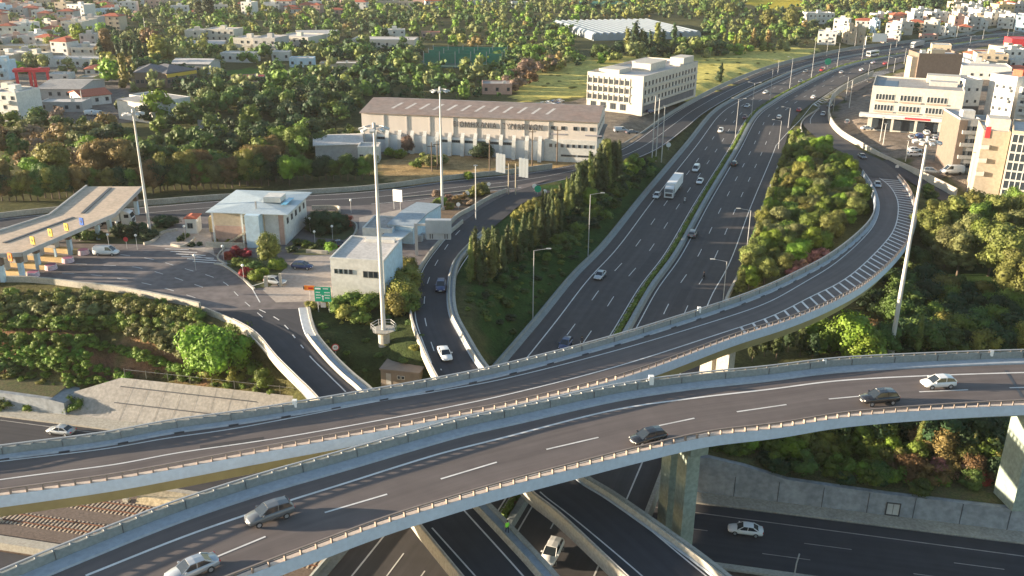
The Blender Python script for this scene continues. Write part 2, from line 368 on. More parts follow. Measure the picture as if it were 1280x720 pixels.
def axis(a, b, fine, lo, hi, g):
    c = list(np.arange(a, b+fine, fine)); s = fine
    while c[-1] < hi: s *= g; c.append(c[-1]+s)
    s = fine; d = [a]
    while d[0] > lo: s *= g; d.insert(0, d[0]-s)
    return np.array(d[:-1]+c)
gx = axis(-135, 160, 2.0, -3500, 3500, 1.025); gy = axis(60, 320, 2.0, -700, 6000, 1.022)
GX, GY = np.meshgrid(gx, gy); fx, fy = GX.ravel(), GY.ravel(); fz = gz(fx, fy)
FZG = fz.reshape(GX.shape)
def gzf(x, y):
    i = int(np.clip(np.searchsorted(gx, x)-1, 0, len(gx)-2)); j = int(np.clip(np.searchsorted(gy, y)-1, 0, len(gy)-2))
    u = min(1, max(0, (x-gx[i])/(gx[i+1]-gx[i]))); v = min(1, max(0, (y-gy[j])/(gy[j+1]-gy[j])))
    return float((FZG[j, i]*(1-u)+FZG[j, i+1]*u)*(1-v)+(FZG[j+1, i]*(1-u)+FZG[j+1, i+1]*u)*v)
def G(px, py, z0=2.):
    z = z0
    for _ in range(14):
        p = P(px, py, z); z = .45*z+.55*gzf(p.x, p.y)
    p = P(px, py, z); p.z = z; return p
ZONES = [  # (photo outline, z, colour)
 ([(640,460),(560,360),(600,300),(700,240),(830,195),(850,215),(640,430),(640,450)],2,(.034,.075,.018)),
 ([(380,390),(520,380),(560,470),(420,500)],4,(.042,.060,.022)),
 ([(-100,362),(200,375),(330,420),(390,500),(-100,500)],2,(.12,.11,.045)),
 ([(-100,419),(60,419),(130,429),(250,446),(250,456),(170,450),(100,437),(-100,434)],1,(.23,.125,.08)),
 ([(150,425),(200,420),(245,440),(180,445)],1,(.22,.14,.08)),
 ([(-100,468),(90,480),(120,500),(-100,486)],-2,(.20,.15,.07)),
 ([(470,205),(560,182),(700,180),(760,190),(690,212),(640,217),(560,225),(500,235),(480,225)],5.6,(.34,.24,.12)),
 ([(560,190),(700,186),(740,194),(600,200)],5.6,(.36,.24,.15)),
 ([(630,106),(690,76),(790,66),(900,58),(1020,58),(1010,72),(960,85),(905,106),(870,122),(730,122),(650,130)],2,(.50,.44,.13)),
 ([(620,85),(700,74),(720,80),(640,112)],2,(.44,.38,.12)),
 ([(930,0),(1000,0),(1010,8),(960,12),(930,6)],4,(.42,.34,.03)),
 ([(1170,-30),(1300,-30),(1290,6),(1200,14),(1170,8)],6,(.26,.25,.07)),
 ([(0,108),(60,96),(150,92),(170,112),(200,150),(90,155),(-50,152)],4,(.17,.15,.14)),
 ([(-50,52),(130,56),(150,90),(0,110),(-50,110)],4,(.22,.19,.16)),
 ([(500,130),(640,120),(770,135),(780,180),(455,195),(395,190)],5.2,(.16,.14,.12)),
 ([(1070,95),(1290,60),(1290,250),(1215,236),(1120,195),(1055,170),(1040,140)],3,(.20,.165,.14)),
 ([(650,130),(740,118),(870,125),(850,150),(790,180),(760,195),(745,140)],4,(.20,.17,.14)),
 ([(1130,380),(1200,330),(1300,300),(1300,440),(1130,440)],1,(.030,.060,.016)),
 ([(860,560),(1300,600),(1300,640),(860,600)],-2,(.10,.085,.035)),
 ([(260,88),(320,82),(330,92),(262,100)],4,(.07,.15,.02)),
]
col = np.tile(np.array([.085, .088, .036]), (len(fx), 1))
oo = (fx-EWa.x)*EWn.x+(fy-EWa.y)*EWn.y
for poly, z, c in ZONES:
    pw = np.array([tuple(P(x, y, z))[:2] for x, y in poly]); jx = 1.5*np.sin(fy*.31)+1.1*np.sin(fx*.7+fy*.2); jy = 1.5*np.cos(fx*.27)
    col[inpoly(fx+jx, fy+jy, pw)] = c
col[oo > -3.1] = (.14, .105, .085)
me = bpy.data.meshes.new('ground'); ny, nx = GX.shape
me.vertices.add(len(fx)); me.vertices.foreach_set('co', np.stack([fx, fy, fz], 1).astype(np.float32).ravel())
ii = (np.arange(ny-1)[:, None]*nx+np.arange(nx-1)).ravel(); quads = np.stack([ii, ii+1, ii+nx+1, ii+nx], 1)
me.loops.add(quads.size); me.loops.foreach_set('vertex_index', quads.ravel().astype(np.int32)); me.polygons.add(len(quads))
me.polygons.foreach_set('loop_start', (np.arange(len(quads))*4).astype(np.int32)); me.update(calc_edges=True)
me.polygons.foreach_set('use_smooth', [True]*len(quads))
at = me.color_attributes.new('zone', 'FLOAT_COLOR', 'POINT'); at.data.foreach_set('color', np.concatenate([col, np.ones((len(fx), 1))], 1).astype(np.float32).ravel())
gm = bpy.data.materials.new('ground_cover'); gm.use_nodes = True; n = gm.node_tree.nodes; l = gm.node_tree.links; b = n['Principled BSDF']; b.inputs['Roughness'].default_value = .95; b.inputs['Specular IOR Level'].default_value = .1
va = n.new('ShaderNodeVertexColor'); va.layer_name = 'zone'; g = n.new('ShaderNodeNewGeometry')
def _nz(sc_, lo, hi, det=6):
    t = n.new('ShaderNodeTexNoise'); t.inputs['Scale'].default_value = sc_; t.inputs['Detail'].default_value = det; t.inputs['Roughness'].default_value = .7; l.new(g.outputs['Position'], t.inputs['Vector'])
    r = n.new('ShaderNodeMapRange'); r.inputs[1].default_value = .32; r.inputs[2].default_value = .68; r.inputs[3].default_value = lo; r.inputs[4].default_value = hi; l.new(t.outputs['Fac'], r.inputs[0]); return t, r
t1, r1 = _nz(.35, .62, 1.4); t2, r2 = _nz(2.2, .72, 1.3); t3, r3 = _nz(.045, 0, .55, 4)
mm = n.new('ShaderNodeMath'); mm.operation = 'MULTIPLY'; l.new(r1.outputs[0], mm.inputs[0]); l.new(r2.outputs[0], mm.inputs[1])
v1 = n.new('ShaderNodeVectorMath'); v1.operation = 'SCALE'; l.new(va.outputs[0], v1.inputs[0]); l.new(mm.outputs[0], v1.inputs[3])
mx = n.new('ShaderNodeMix'); mx.data_type = 'RGBA'; mx.blend_type = 'MULTIPLY'; l.new(r3.outputs[0], mx.inputs[0]); l.new(v1.outputs[0], mx.inputs[6]); mx.inputs[7].default_value = (.85, .80, .60, 1)
l.new(mx.outputs[2], b.inputs['Base Color'])
bp = n.new('ShaderNodeBump'); bp.inputs['Strength'].default_value = .9; bp.inputs['Distance'].default_value = .5; l.new(t2.outputs['Fac'], bp.inputs['Height']); l.new(bp.outputs[0], b.inputs['Normal'])
me.materials.append(gm); go = link('ground', me); tag(go, kind='structure')

# ------------------------------------------------------------------ at-grade roads
def struct(o): return tag(o, kind='structure')
def sheet(name, poly, z, m):
    bm = bmesh.new(); f = bm.faces.new([bm.verts.new((p.x, p.y, z)) for p in poly]); 
    if f.normal.z < 0 or True:
        bm.normal_update()
        if f.normal.z < 0: f.normal_flip()
    bmesh.ops.triangulate(bm, faces=bm.faces); me = bpy.data.meshes.new(name); bm.to_mesh(me); bm.free(); me.materials.append(m); return struct(link(name, me))
def uv_strip(o):
    "distance along and across the road, for wheel tracks and wear"
    me = o.data; n = len(me.vertices)//2; A = [me.vertices[i].co for i in range(n)]; B = [me.vertices[n+i].co for i in range(n)]; uv = me.uv_layers.new(name='UVMap'); s_ = [0.]
    for i in range(1, n): s_.append(s_[-1]+(A[i]-A[i-1]).length)
    for lp in me.loops:
        k = lp.vertex_index; uv.data[lp.index].uv = (0, s_[k]) if k < n else ((A[k-n]-B[k-n]).length, s_[k-n])
    if me.polygons[0].normal.z < 0: me.flip_normals()
    return o
def ribbon(name, A, B, m): mb = MB(); mb.strip(A, B); return uv_strip(struct(mb.build(name, m, fix=False)))
ribbon('highway_south_road', ns_off(-15.4, 0), ns_off(-1.1, 0), ASPH)
ribbon('highway_north_road', ns_off(1.0, 0), ns_off(15.7, 0), ASPH)
ribbon('highway_median', ns_off(-1.15, .16), ns_off(.35, .16), SOILM)
sheet('toll_plaza_pavement', PLAZA_W, 6.0, PLAZA)
ribbon('frontage_road', [p+Vector((0,0,.012)) for p in FR.L], [p+Vector((0,0,.012)) for p in FR.R], ASPH_DARK)
ribbon('merging_road', [p+Vector((0,0,.01)) for p in C_.L], [p+Vector((0,0,.01)) for p in C_.R], ASPH)
ribbon('side_ramp_road', O_.L, O_.R, ASPH_DARK)
ribbon('motorway', [EW(t, 2.6) for t in range(-60, 260, 8)], [EW(t, 15.3) for t in range(-60, 260, 8)], ASPH_DARK)
mb = MB(); mb.sweep([[EW(t, -.2, -7.2), EW(t, -.2, -6.72), EW(t, 2.4, -6.86), EW(t, 2.4, -7.2)] for t in range(-60, 260, 8)]); struct(mb.build('motorway_pavement', CONC))
mb = MB(); mb.sweep([[EW(t, 15.3, -7.2), EW(t, 15.3, -6.85), EW(t, 16.3, -6.85), EW(t, 16.3, -7.2)] for t in range(-60, 260, 8)]); struct(mb.build('motorway_kerb', CONC_L))
ribbon('motorway_south_road', [EW(t, 33, -7.0) for t in range(-60, 260, 8)], [EW(t, 47, -7.0) for t in range(-60, 260, 8)], ASPH_DARK)
# kerbs and barriers of the highway
def ns_bar(name, pr, o, i0=0, i1=None, m=CONC, label=None, cat='barrier'):
    i1 = i1 or len(NS); mb = MB(); mb.sweep([[NS[i]+NSL[i]*(o+u)+Vector((0, 0, v)) for u, v in pr] for i in range(i0, i1)])
    b = mb.build(name, m); return tag(b, label, cat) if label else struct(b)
JERSEY = [(-.3, 0), (-.3, .12), (-.12, .35), (-.08, .85), (.08, .85), (.12, .35), (.3, .12), (.3, 0)]
iN = next(i for i, p in enumerate(NS) if Q(p)[1] < 425)
iF = next(i for i, p in enumerate(NS) if Q(p)[1] < 200)
ns_bar('median_barrier', [(-.35, 0), (-.3, .75), (-.1, .8), (.55, .8), (.8, .12), (.8, 0)], .55, 0, None, CONC_B, 'continuous pale concrete barrier along the hedge in the middle of the straight highway')
ns_bar('median_kerb', [(-.15, 0), (-.15, .2), (.1, .2), (.1, 0)], -1.2, 0, None, CONC_L)
ns_bar('roadside_barrier', [(-.9, -.6), (-.9, .75), (-.55, .85), (-.45, .25), (.5, .12), (.5, -.2)], -15.9, 0, None, CONC_B, 'low concrete wall along the left edge of the highway below the cypress bank')
ns_bar('roadside_barrier', [(-.35, -.3), (-.25, .7), (.1, .75), (.3, .75), (.3, -.6)], 16.05, 0, iF+2, CONC, 'low concrete wall along the right edge of the highway beside the wood')
# ------------------------------------------------------------------ road markings
def stripes(name, segs, m=PAINT, parent=None):
    "segs: list of (polyline, width); every polyline becomes a painted band lying on the road"
    mb = MB()
    for pl, wd in segs:
        lt = lateral(pl); mb.strip([p-q*wd/2 for p, q in zip(pl, lt)], [p+q*wd/2 for p, q in zip(pl, lt)])
    o = mb.build(name, m, parent); 
    return o if parent else struct(o)
def dashes(pl, on, off_, phase=0.):
    "cut a polyline into dashes"
    pl = resample(pl, .5); per = on+off_; out = []; cur = []
    for i, p in enumerate(pl):
        s = (i*.5+phase) % per
        if s < on: cur.append(p)
        elif cur:
            if len(cur) > 1: out.append(cur[::3]+([cur[-1]] if (len(cur)-1) % 3 else []))
            cur = []
    if len(cur) > 1: out.append(cur)
    return out
z1 = .02
segs = [(ns_off(-12.8, z1), .22), (ns_off(-1.75, z1), .2), (ns_off(2.0, z1), .2)]
segs += [(ns_off(12.9, z1, 0, iF+8), .2)]
# dash phase read off the photograph: a dash ends at (770.6, 369.4)
def phase_for(off, px, py, per=18.0):
    p = P(px, py, 0); pl = resample(ns_off(off, z1), .5); i = min(range(len(pl)), key=lambda k: (pl[k]-p).length); return (-(i*.5-6)) % per
for o_, q in ((-5.45, (770.6, 369.4)), (-9.1, (750.6, 362.9)), (5.6, (835.6, 378.7)), (9.3, (858.7, 381))):
    for d in dashes(ns_off(o_, z1), 6, 12, phase_for(o_, *q)): segs.append((d, .16))
stripes('highway_markings', segs)
def pxl(pts, z, n=5): return catmull([P(x, y, z) for x, y in pts], n)
segs = [([EW(t, 3.5+1.75*(t/157)+.0, -6.98) for t in range(-60, 260, 6)], .2)]
for d in dashes([EW(t, 8.65, -6.98) for t in range(-60, 260, 6)], 6.3, 12.2, 18.5-(128.8+60) % 18.5+0): segs.append((d, .15))
for d in dashes([EW(t, 12.05, -6.98) for t in range(-60, 260, 6)], 6.3, 12.2, 18.5-(123.5+60) % 18.5): segs.append((d, .15))
segs.append(([EW(t, 36.5, -6.98) for t in range(-60, 260, 6)], .2))
stripes('motorway_markings', segs, PAINT_OLD)
def deck_px(dk, pts, z_up=.035, n=6, with_f=False):
    if len(pts) < 4: return [p+Vector((0, 0, z_up)) for p in catmull([dk.at(x, y) for x, y in pts], n)]
    I = []; O = []                                      # smooth offset from the left edge of the deck
    for x, y in pts:
        p = dk.at(x, y); i = int(np.hypot(dk.xy[:, 0]-p.x, dk.xy[:, 1]-p.y).argmin()); best = None
        for f in np.arange(max(0, i-5), min(len(dk.L)-1.001, i+5), .04):
            k = int(f); t = f-k; q = dk.L[k].lerp(dk.L[k+1], t); u_ = dk.U[k].lerp(dk.U[k+1], t).normalized(); v = p-q; e = abs(v.x*u_.y-v.y*u_.x)
            if best is None or e < best[0]: best = (e, f, v.x*u_.x+v.y*u_.y)
        I.append(best[1]); O.append(best[2])
    o_ = np.argsort(I); I = np.array(I)[o_]; O = np.array(O)[o_]; fs = np.arange(I[0], I[-1]+.01, .5); Ov = np.interp(fs, I, O); kn = np.exp(-.5*(np.arange(-6, 7)/3.)**2); kn /= kn.sum(); Ov = np.convolve(np.concatenate([[2*Ov[0]-v for v in Ov[6:0:-1]], Ov, [2*Ov[-1]-v for v in Ov[-2:-8:-1]]]), kn, 'valid') if len(Ov) > 8 else Ov; out = []
    for f, ov in zip(fs, Ov):
        k = min(len(dk.L)-2, int(f)); t = f-k; a = dk.L[k].lerp(dk.L[k+1], t); u = dk.U[k].lerp(dk.U[k+1], t).normalized(); q = a+u*float(ov); q.z += z_up; out.append(q)
    return (out, fs) if with_f else out
# toll plaza and frontage markings
zp = 6.02
segs = [(pxl([(150,318),(190,330),(236,336)], zp), .18)]
segs = [(pxl([(300,333),(311,353),(325,378)], zp), .2), (pxl([(236,318),(268,325),(300,333)], zp), .2)]
for d in dashes(pxl([(60,327),(120,331),(170,334),(215,346),(262,362)], zp), 3, 3): segs.append((d, .16))
for d in dashes(pxl([(40,340),(110,343),(160,350),(205,360),(250,374)], zp), 3, 3): segs.append((d, .16))
for d in dashes(pxl([(150,318),(190,324),(225,334),(275,350),(300,372),(330,398)], zp), 3, 3): segs.append((d, .16))
for k in range(6): segs.append((pxl([(206+k*7, 311+k*3.1), (236+k*10.5, 312+k*3.6)], zp, 2), .35))
stripes('plaza_markings', segs)
zz = FR.C[0].z
stripes('frontage_markings', [([p-u*(w_*.52)+Vector((0, 0, .03)) for p, u, w_ in zip(FR.R, FR.U, FR.W)], .15), ([p+u*.9+Vector((0, 0, .03)) for p, u in zip(FR.L, FR.U)], .18), ([p-u*.6+Vector((0,0,.03)) for p, u in zip(FR.R, FR.U)][44:], .18)])
# gore hatching where the side ramp leaves the highway
A1 = pxl([(1016,130),(1040,114),(1060,103),(1085,93),(1100,88.5)], .03, 8); B1 = pxl([(1022,133),(1046,117.5),(1066,107),(1092,97),(1112,90)], .03, 8)
A1r = resample(A1, 2.6); B1r = [B1[min(len(B1)-1, int(i*len(B1)/len(A1r)))] for i in range(len(A1r))]
stripes('gore_markings', [(A1, .2), (B1, .2), (pxl([(1016,130),(1000,150),(985,165),(970,182)], .03), .2)]+[([a, b], .5) for a, b in zip(A1r, B1r)])
stripes('gore_markings', [(pxl([(1022,137),(1013,150),(1018,163),(1042,182)], 1.0), .18)])
sheet('gore_pavement', [P(x, y, .015) for x, y in [(1022,134),(1045,119),(1066,108),(1084,101),(1062,110.5),(1040,121),(1024,137)]], .015, PAVE)

PI_ = math.pi
# ------------------------------------------------------------------ flyovers
def build_bridge(dk, name, label, sidewalk_L=1.3, sidewalk_R=.35, fascia=.95, gd=2.6, girder=True, cat='bridge', conc=CONC_B, asph=ASPH_BRG, i0=0, i1=None, gird_mat=GIRD, post_step=1.5, rail=True, ph=(.88, .42), rh=(1.0, 1.0), inset=(1.7, 2.6)):
    i1 = i1 or len(dk.L); c = dk.C[(i0+i1)//2]
    root = empty(name, (0, 0, 0), 0, label, cat)
    L, Rr, U = dk.L, dk.R, dk.U
    mb = MB(); mb.strip([L[i]+U[i]*sidewalk_L+Vector((0, 0, .012)) for i in range(i0, i1)], [Rr[i]-U[i]*sidewalk_R+Vector((0, 0, .012)) for i in range(i0, i1)]); uv_strip(mb.build('road_surface', asph, root, fix=False))
    up = Vector((0, 0, 1)); mb = MB()
    mb.sweep([[L[i]+U[i]*.05-up*.03, L[i]+U[i]*.05-up*(fascia-.1), Rr[i]-U[i]*.05-up*(fascia-.1), Rr[i]-U[i]*.05-up*.03] for i in range(i0, i1)]); mb.build('deck_slab', conc, root)
    if girder:
        mb = MB(); mb.sweep([[L[i]+U[i]*inset[0]-up*(fascia-.12), L[i]+U[i]*inset[1]-up*(fascia+gd-.95), Rr[i]-U[i]*inset[1]-up*(fascia+gd-.95), Rr[i]-U[i]*inset[0]-up*(fascia-.12)] for i in range(i0, i1)]); mb.build('box_girder', gird_mat, root)
    for wh, sw in (('L', sidewalk_L), ('R', sidewalk_R)):
        hp = ph[0] if wh == 'L' else ph[1]; tw_ = .3 if wh == 'L' else .5
        mb = MB(); mb.sweep(dk.prof(wh, [(0, -.04), (0, hp), (tw_, hp), (tw_+.08, .0), (tw_+.08, -.04)], i0, i1)); mb.build('parapet', conc if wh == 'L' else CONC_C if rail else conc, root)
        mb = MB(); mb.sweep(dk.prof(wh, [(-.06, -fascia), (-.06, hp-.04), (-.003, hp-.04), (-.003, -.045), (.1, -.05), (.1, -fascia)], i0, i1)); mb.build('fascia', CONC_W if rail else conc, root)
        if sw > .5:
            mb = MB(); mb.sweep(dk.prof(wh, [(.39, -.02), (.39, .24), (sw, .2), (sw+.08, .02), (sw+.08, -.02)], i0, i1)); mb.build('walkway', WALKM, root)
        if rail:
            h0 = rh[0] if wh == 'L' else rh[1]; rl = MB(); rl.sweep(dk.prof(wh, [(.02, h0-.02), (.02, h0+.12), (.2, h0+.12), (.2, h0-.02)], i0, i1)); rl_o = rl.build('handrail', STEEL if wh == 'L' else RAILM, root)
            pb = hp; pts = resample(dk.side(wh, .11, pb)[i0:i1], post_step)
            vis = sorted(range(len(pts)), key=lambda k: -scale_at(pts[k]) if 0 < Q(pts[k])[0] < 1280 and 0 < Q(pts[k])[1] < 720 else 1)
            inv = [k for k in vis if 0 < Q(pts[k])[0] < 1290 and -5 < Q(pts[k])[1] < 730]
            rest = [k for k in range(len(pts)) if k not in set(inv[:48])]
            pm = MB().box(-.17, .17, -.07, .07, 0, h0-.01-pb).mesh('post', RAILM if wh == 'R' else STEEL)
            lt = lateral(pts)
            for k in inv[:48]: link('post', pm, rl_o, pts[k], math.atan2(lt[k].y, lt[k].x))
            if rest:
                sm_ = MB()
                for k in rest: p = pts[k]; sm_.box(p.x-.07, p.x+.07, p.y-.07, p.y+.07, p.z, p.z+h0-.01-pb)
                tag(sm_.build('post', RAILM, rl_o), kind='stuff')
    return root
front = build_bridge(F_, 'flyover', 'nearest curving two-lane flyover carrying cars across the foot of the picture, on tall piers', 1.9, .55, gd=2.4, ph=(1.12, .42), rh=(1.33, 1.0), gird_mat=CONC_G)
middle = build_bridge(M_, 'flyover', 'curving single-lane flyover behind the nearest one, looping up to the right around the wooded island', 1.2, .55, gd=3.1, ph=(1.0, .42), rh=(1.18, 1.0), inset=(.6, 1.7))
ib = 0
bA = build_bridge(A_, 'ramp_bridge', 'ramp from the toll plaza passing under both flyovers, with the worker in a lime jacket', .3, 1.9, gd=2.0, asph=ASPH_DARK, conc=CONC_L, rail=False)
bB = build_bridge(B_, 'ramp_bridge', 'curving slip ramp with the white and the blue cars, passing under both flyovers', .45, 1.5, gd=2.0, asph=ASPH_DARK, conc=CONC_L, i0=6*3, rail=False)
def thin_rail(dk, wh, root, i0, i1, u=.12):
    rl = MB(); rl.sweep(dk.prof(wh, [(u, 1.0), (u, 1.08), (u+.08, 1.08), (u+.08, 1.0)], i0, i1)); o = rl.build('handrail', STEEL, root)
    pts = resample(dk.side(wh, u+.04, .6)[i0:i1], 2.0); pm = MB().box(-.04, .04, -.04, .04, 0, .42).mesh('post', STEEL)
    for p in pts[:100]: link('post', pm, o, p)
thin_rail(A_, 'L', bA, 6, len(A_.L)); thin_rail(B_, 'L', bB, 42, len(B_.L))
mb = MB(); mb.sweep(B_.prof('R', [(.9, -.02), (.9, .7), (1.15, .75), (1.3, .3), (1.5, 0), (1.5, -.02)], 18)); mb.build('inner_barrier', CONC_L, bB)
mb = MB(); mb.sweep(A_.prof('R', [(1.55, -.02), (1.55, .6), (1.75, .65), (1.9, .3), (2.0, 0), (2.0, -.02)], 12)); mb.build('inner_barrier', CONC, bA)
# frontage-level part of the slip ramp
ribbon('slip_ramp_road', [p+Vector((0,0,.03)) for p in B_.L[:20]], [p+Vector((0,0,.03)) for p in B_.R[:20]], ASPH_DARK)

# markings on the bridges
def mk(dk, root, lines):
    for pts, wd, dash in lines:
        pl = deck_px(dk, pts)
        if dash:
            for d in dashes(pl, *dash): stripes('lane_dash', [(d, wd)], PAINT, root)
        else: stripes('edge_line', [(pl, wd)], PAINT, root)
mk(F_, front, [([(-150,790),(0,742),(107,720)][2:]+[(207,680),(320,640),(362,626),(470,592),(540,570),(600,555),(650,542),(702,528),(765,513),(860,499),(960,487),(1110,472),(1280,466),(1400,465)], .3, None)])
segs = []
for a, b in (((262,700),(332,671)), ((406,641),(484,618)), ((551,599),(621,578)), ((683,562),(748,547)), ((806,536),(868,523)), ((921,515),(983,506)), ((1036,499),(1080,495)), ((1149,490),(1210,487.5)), ((1262,485),(1330,483))):
    segs.append((deck_px(F_, [a, b], n=3), .22))
for q in segs: stripes('lane_dash', [q], PAINT, front)
stripes('lane_markings', [(F_.side('R', 1.25, .035), .18)], PAINT_OLD, front)
near_line = [(-80,612),(0,600),(80,589),(172,576),(320,552),(395,540),(520,517),(640,491.5),(765,460),(890,420),(960,397),(1010,372),(1037,360),(1075,334),(1100,310),(1115,292),(1122,267),(1121,247),(1107,227),(1094,214)]
mk(M_, middle, [(near_line, .22, None), ([(-80,588),(0,577),(270,540),(320,531),(470,502),(640,471.5),(765,440),(900,400),(960,379),(1000,357),(1060,317),(1084,293),(1097,270),(1099,255),(1096,242),(1087,228),(1075,212)], .2, None)])
for dk, root, hh in ((F_, front, 1.1), (M_, middle, .98)):           # panel joints of the far barriers
    pts_j = resample(dk.side('L', .385, 0), 6.0); lj = lateral(pts_j); jm = MB().box(-.02, .02, -.035, .035, .25, hh).mesh('joint', DARK)
    for k, p in enumerate(pts_j):
        x, y = Q(p)
        if -10 < x < 1290 and y > 200: link('joint', jm, root, p, math.atan2(lj[k].y, lj[k].x)+PI_/2)
# hatching between the line and the barrier round the bend
nl, nf_ = deck_px(M_, near_line, with_f=True); hs = []; acc = 0; prev = None; p_start = M_.at(905, 414)
k0 = min(range(len(nl)), key=lambda i: (nl[i]-p_start).length)
for k in range(k0, len(nl)-1):
    for t in np.linspace(0, 1, 12, endpoint=False):
        f = nf_[k]+(nf_[k+1]-nf_[k])*t; g_ = min(len(M_.R)-2, int(f)); tt = f-g_; q = M_.R[g_].lerp(M_.R[g_+1], tt)-M_.U[g_].lerp(M_.U[g_+1], tt).normalized()*.75; q.z += .035; p = nl[k].lerp(nl[k+1], float(t))
        if prev is not None: acc += (((q+p)/2)-prev).length
        prev = (q+p)/2
        if acc > 3.0: hs.append(([p, q], .42)); acc = 0
for q in hs: stripes('hatch_bar', [q], PAINT, middle)
PATCH = mat('asphalt_patch', (.060, .055, .056), .9, .12, .8)
def patch(dk, root, x0, y0, x1, y1, wd):
    a, b_ = dk.at(x0, y0), dk.at(x1, y1); a.z += .022; b_.z += .022; stripes('repair_patch', [([a, (a+b_)/2, b_], wd)], PATCH, root)
patch(M_, middle, 250, 560, 330, 549, 1.1)
for o_, i0_, n_ in ((-10.9, 24, 4), (-3.6, 34, 6), (7.4, 30, 5), (11.1, 50, 7), (-7.2, 60, 6)):
    stripes('repair_patch', [(ns_off(o_, .012, i0_, i0_+n_), 1.9)], PATCH)
# drain boxes at the foot of the far barrier of the middle flyover
dm = MB().box(-.55, .55, -.22, .22, 0, .16).mesh('drain_box', DARK); pts = resample(M_.side('L', 1.15, .01), 3.0); lt = lateral(pts)
for k, p in enumerate(pts):
    x, y = Q(p)
    if -20 < x < 1100 and k % 2 == 0 and y > 290: link('drain_box', dm, middle, p, math.atan2(lt[k].y, lt[k].x)+math.pi/2)
mk(B_, bB, [([(603,268),(575,288),(556,312),(540,340),(531,370),(533,405),(543,440),(553,466)][1:], .15, (4, 6)),
            ([(571,285),(548,310),(530,335),(521,362),(519,390),(526,420),(540,455)], .18, None),
            ([(590,312),(575,335),(566,362),(566,390),(577,420),(592,452)], .18, None),
            ([(712,660),(760,700),(800,735),(840,775)], .15, (5, 7)),
            ([(675,615),(712,645),(800,717),(860,772)], .18, None), ([(735,605),(800,652),(895,730),(960,790)], .18, None)])
mk(A_, bA, [([(387,445),(410,468),(421,479),(434,492)], .2, None), ([(327,381),(345,397),(367,422),(387,445)], .2, (2.2, 2.2)), ([(305,410),(350,458),(385,500)], .18, None),
            ([(540,660),(610,738)], .18, None), ([(578,636),(636,700),(680,750)], .2, None)])
c_, h_ = F_.at(1262, 470), 0
stripes('expansion_joint', [([F_.at(1257, 463)+Vector((0, 0, .03)), F_.at(1268, 480)+Vector((0, 0, .03)), F_.at(1278, 497)+Vector((0, 0, .03))], .35)], DARK, front)
# piers
def pier(root, loc_top, base_z, wx, wy, rz, cap=None, m=CONC_G, cols=1, gap=0):
    g = MB()
    for k in range(cols):
        o = (k-(cols-1)/2)*gap
        g.box(-wx/2, wx/2, o-wy/2, o+wy/2, base_z-loc_top.z, (-cap[2] if cap else 0))
    o = g.build('pier', m, root, loc_top, rz)
    if cap: MB().box(-cap[0]/2, cap[0]/2, -cap[1]/2, cap[1]/2, -cap[2], 0).build('pier_cap', m, o)
    return o
def under(dk, px, py, drop=2.55, up=0):
    p = dk.at(px, py, up); h = dk.heading(p); return Vector((p.x, p.y, dk.zat(p.x, p.y)-drop)), h
def ctr(dk, px):
    i = min(range(len(dk.C)), key=lambda k: abs(Q(dk.C[k])[0]-px)); return dk.C[i], dk.heading(dk.C[i])
for px, bz in ((852, -7.2), (1288, -2.8), (300, -7.2), (560, -.2)):
    c, h = ctr(F_, px)
    if px == 560: continue
    pier(front, Vector((c.x, c.y, c.z-2.45)), bz-.3, 1.7, 2.3 if px < 1000 else 4.4, h, (2.3, 8.4, 1.2), CONC_G, 2 if px < 1000 else 1, 3.9)
for px, bz in ((893, -1.2), (500, -7.2)):
    c, h = ctr(M_, px); pier(middle, Vector((c.x, c.y, c.z-2.4)), bz-.4, 1.6, 2.2, h, (2.0, 5.4, .8), CONC_L, 2, 3.0)
for dk, root, pts_ in ((A_, bA, (340, 470)), (B_, bB, (640, 850))):
    for px in pts_:
        c, h = ctr(dk, px); gzv = float(gz(c.x, c.y)[0]); pier(root, Vector((c.x, c.y, c.z-1.85)), gzv-.4, 1.2, 5.0, h, None, CONC_L)
# highway deck over the sunken motorway
j1 = next(i for i, p in enumerate(NS) if ewoff(p.x+14, p.y)[0] < -2); j1 = max(j1, next(i for i, p in enumerate(NS) if ewoff((p-NSL[i]*16).x, (p-NSL[i]*16).y)[0] < -2))
rt = empty('highway_bridge', (0, 0, 0), 0, 'flat concrete bridge that takes the straight highway over the sunken motorway, beneath the flyovers', 'bridge')
mb = MB(); mb.sweep([[NS[i]+NSL[i]*u+Vector((0, 0, v)) for u, v in ((-16.7, -.03), (-16.7, -1.5), (16.4, -1.5), (16.4, -.03))] for i in range(0, j1+3)]); mb.build('deck_slab', CONC, rt)
for i in (2, 9):
    for k in (-12, 0, 12):
        p = NS[i]+NSL[i]*k; MB().box(-.7, .7, -2.2, 2.2, -7.4, -1.45).build('pier', CONC, rt, (p.x, p.y, 0), math.atan2(EWd.y, EWd.x)+math.pi/2)

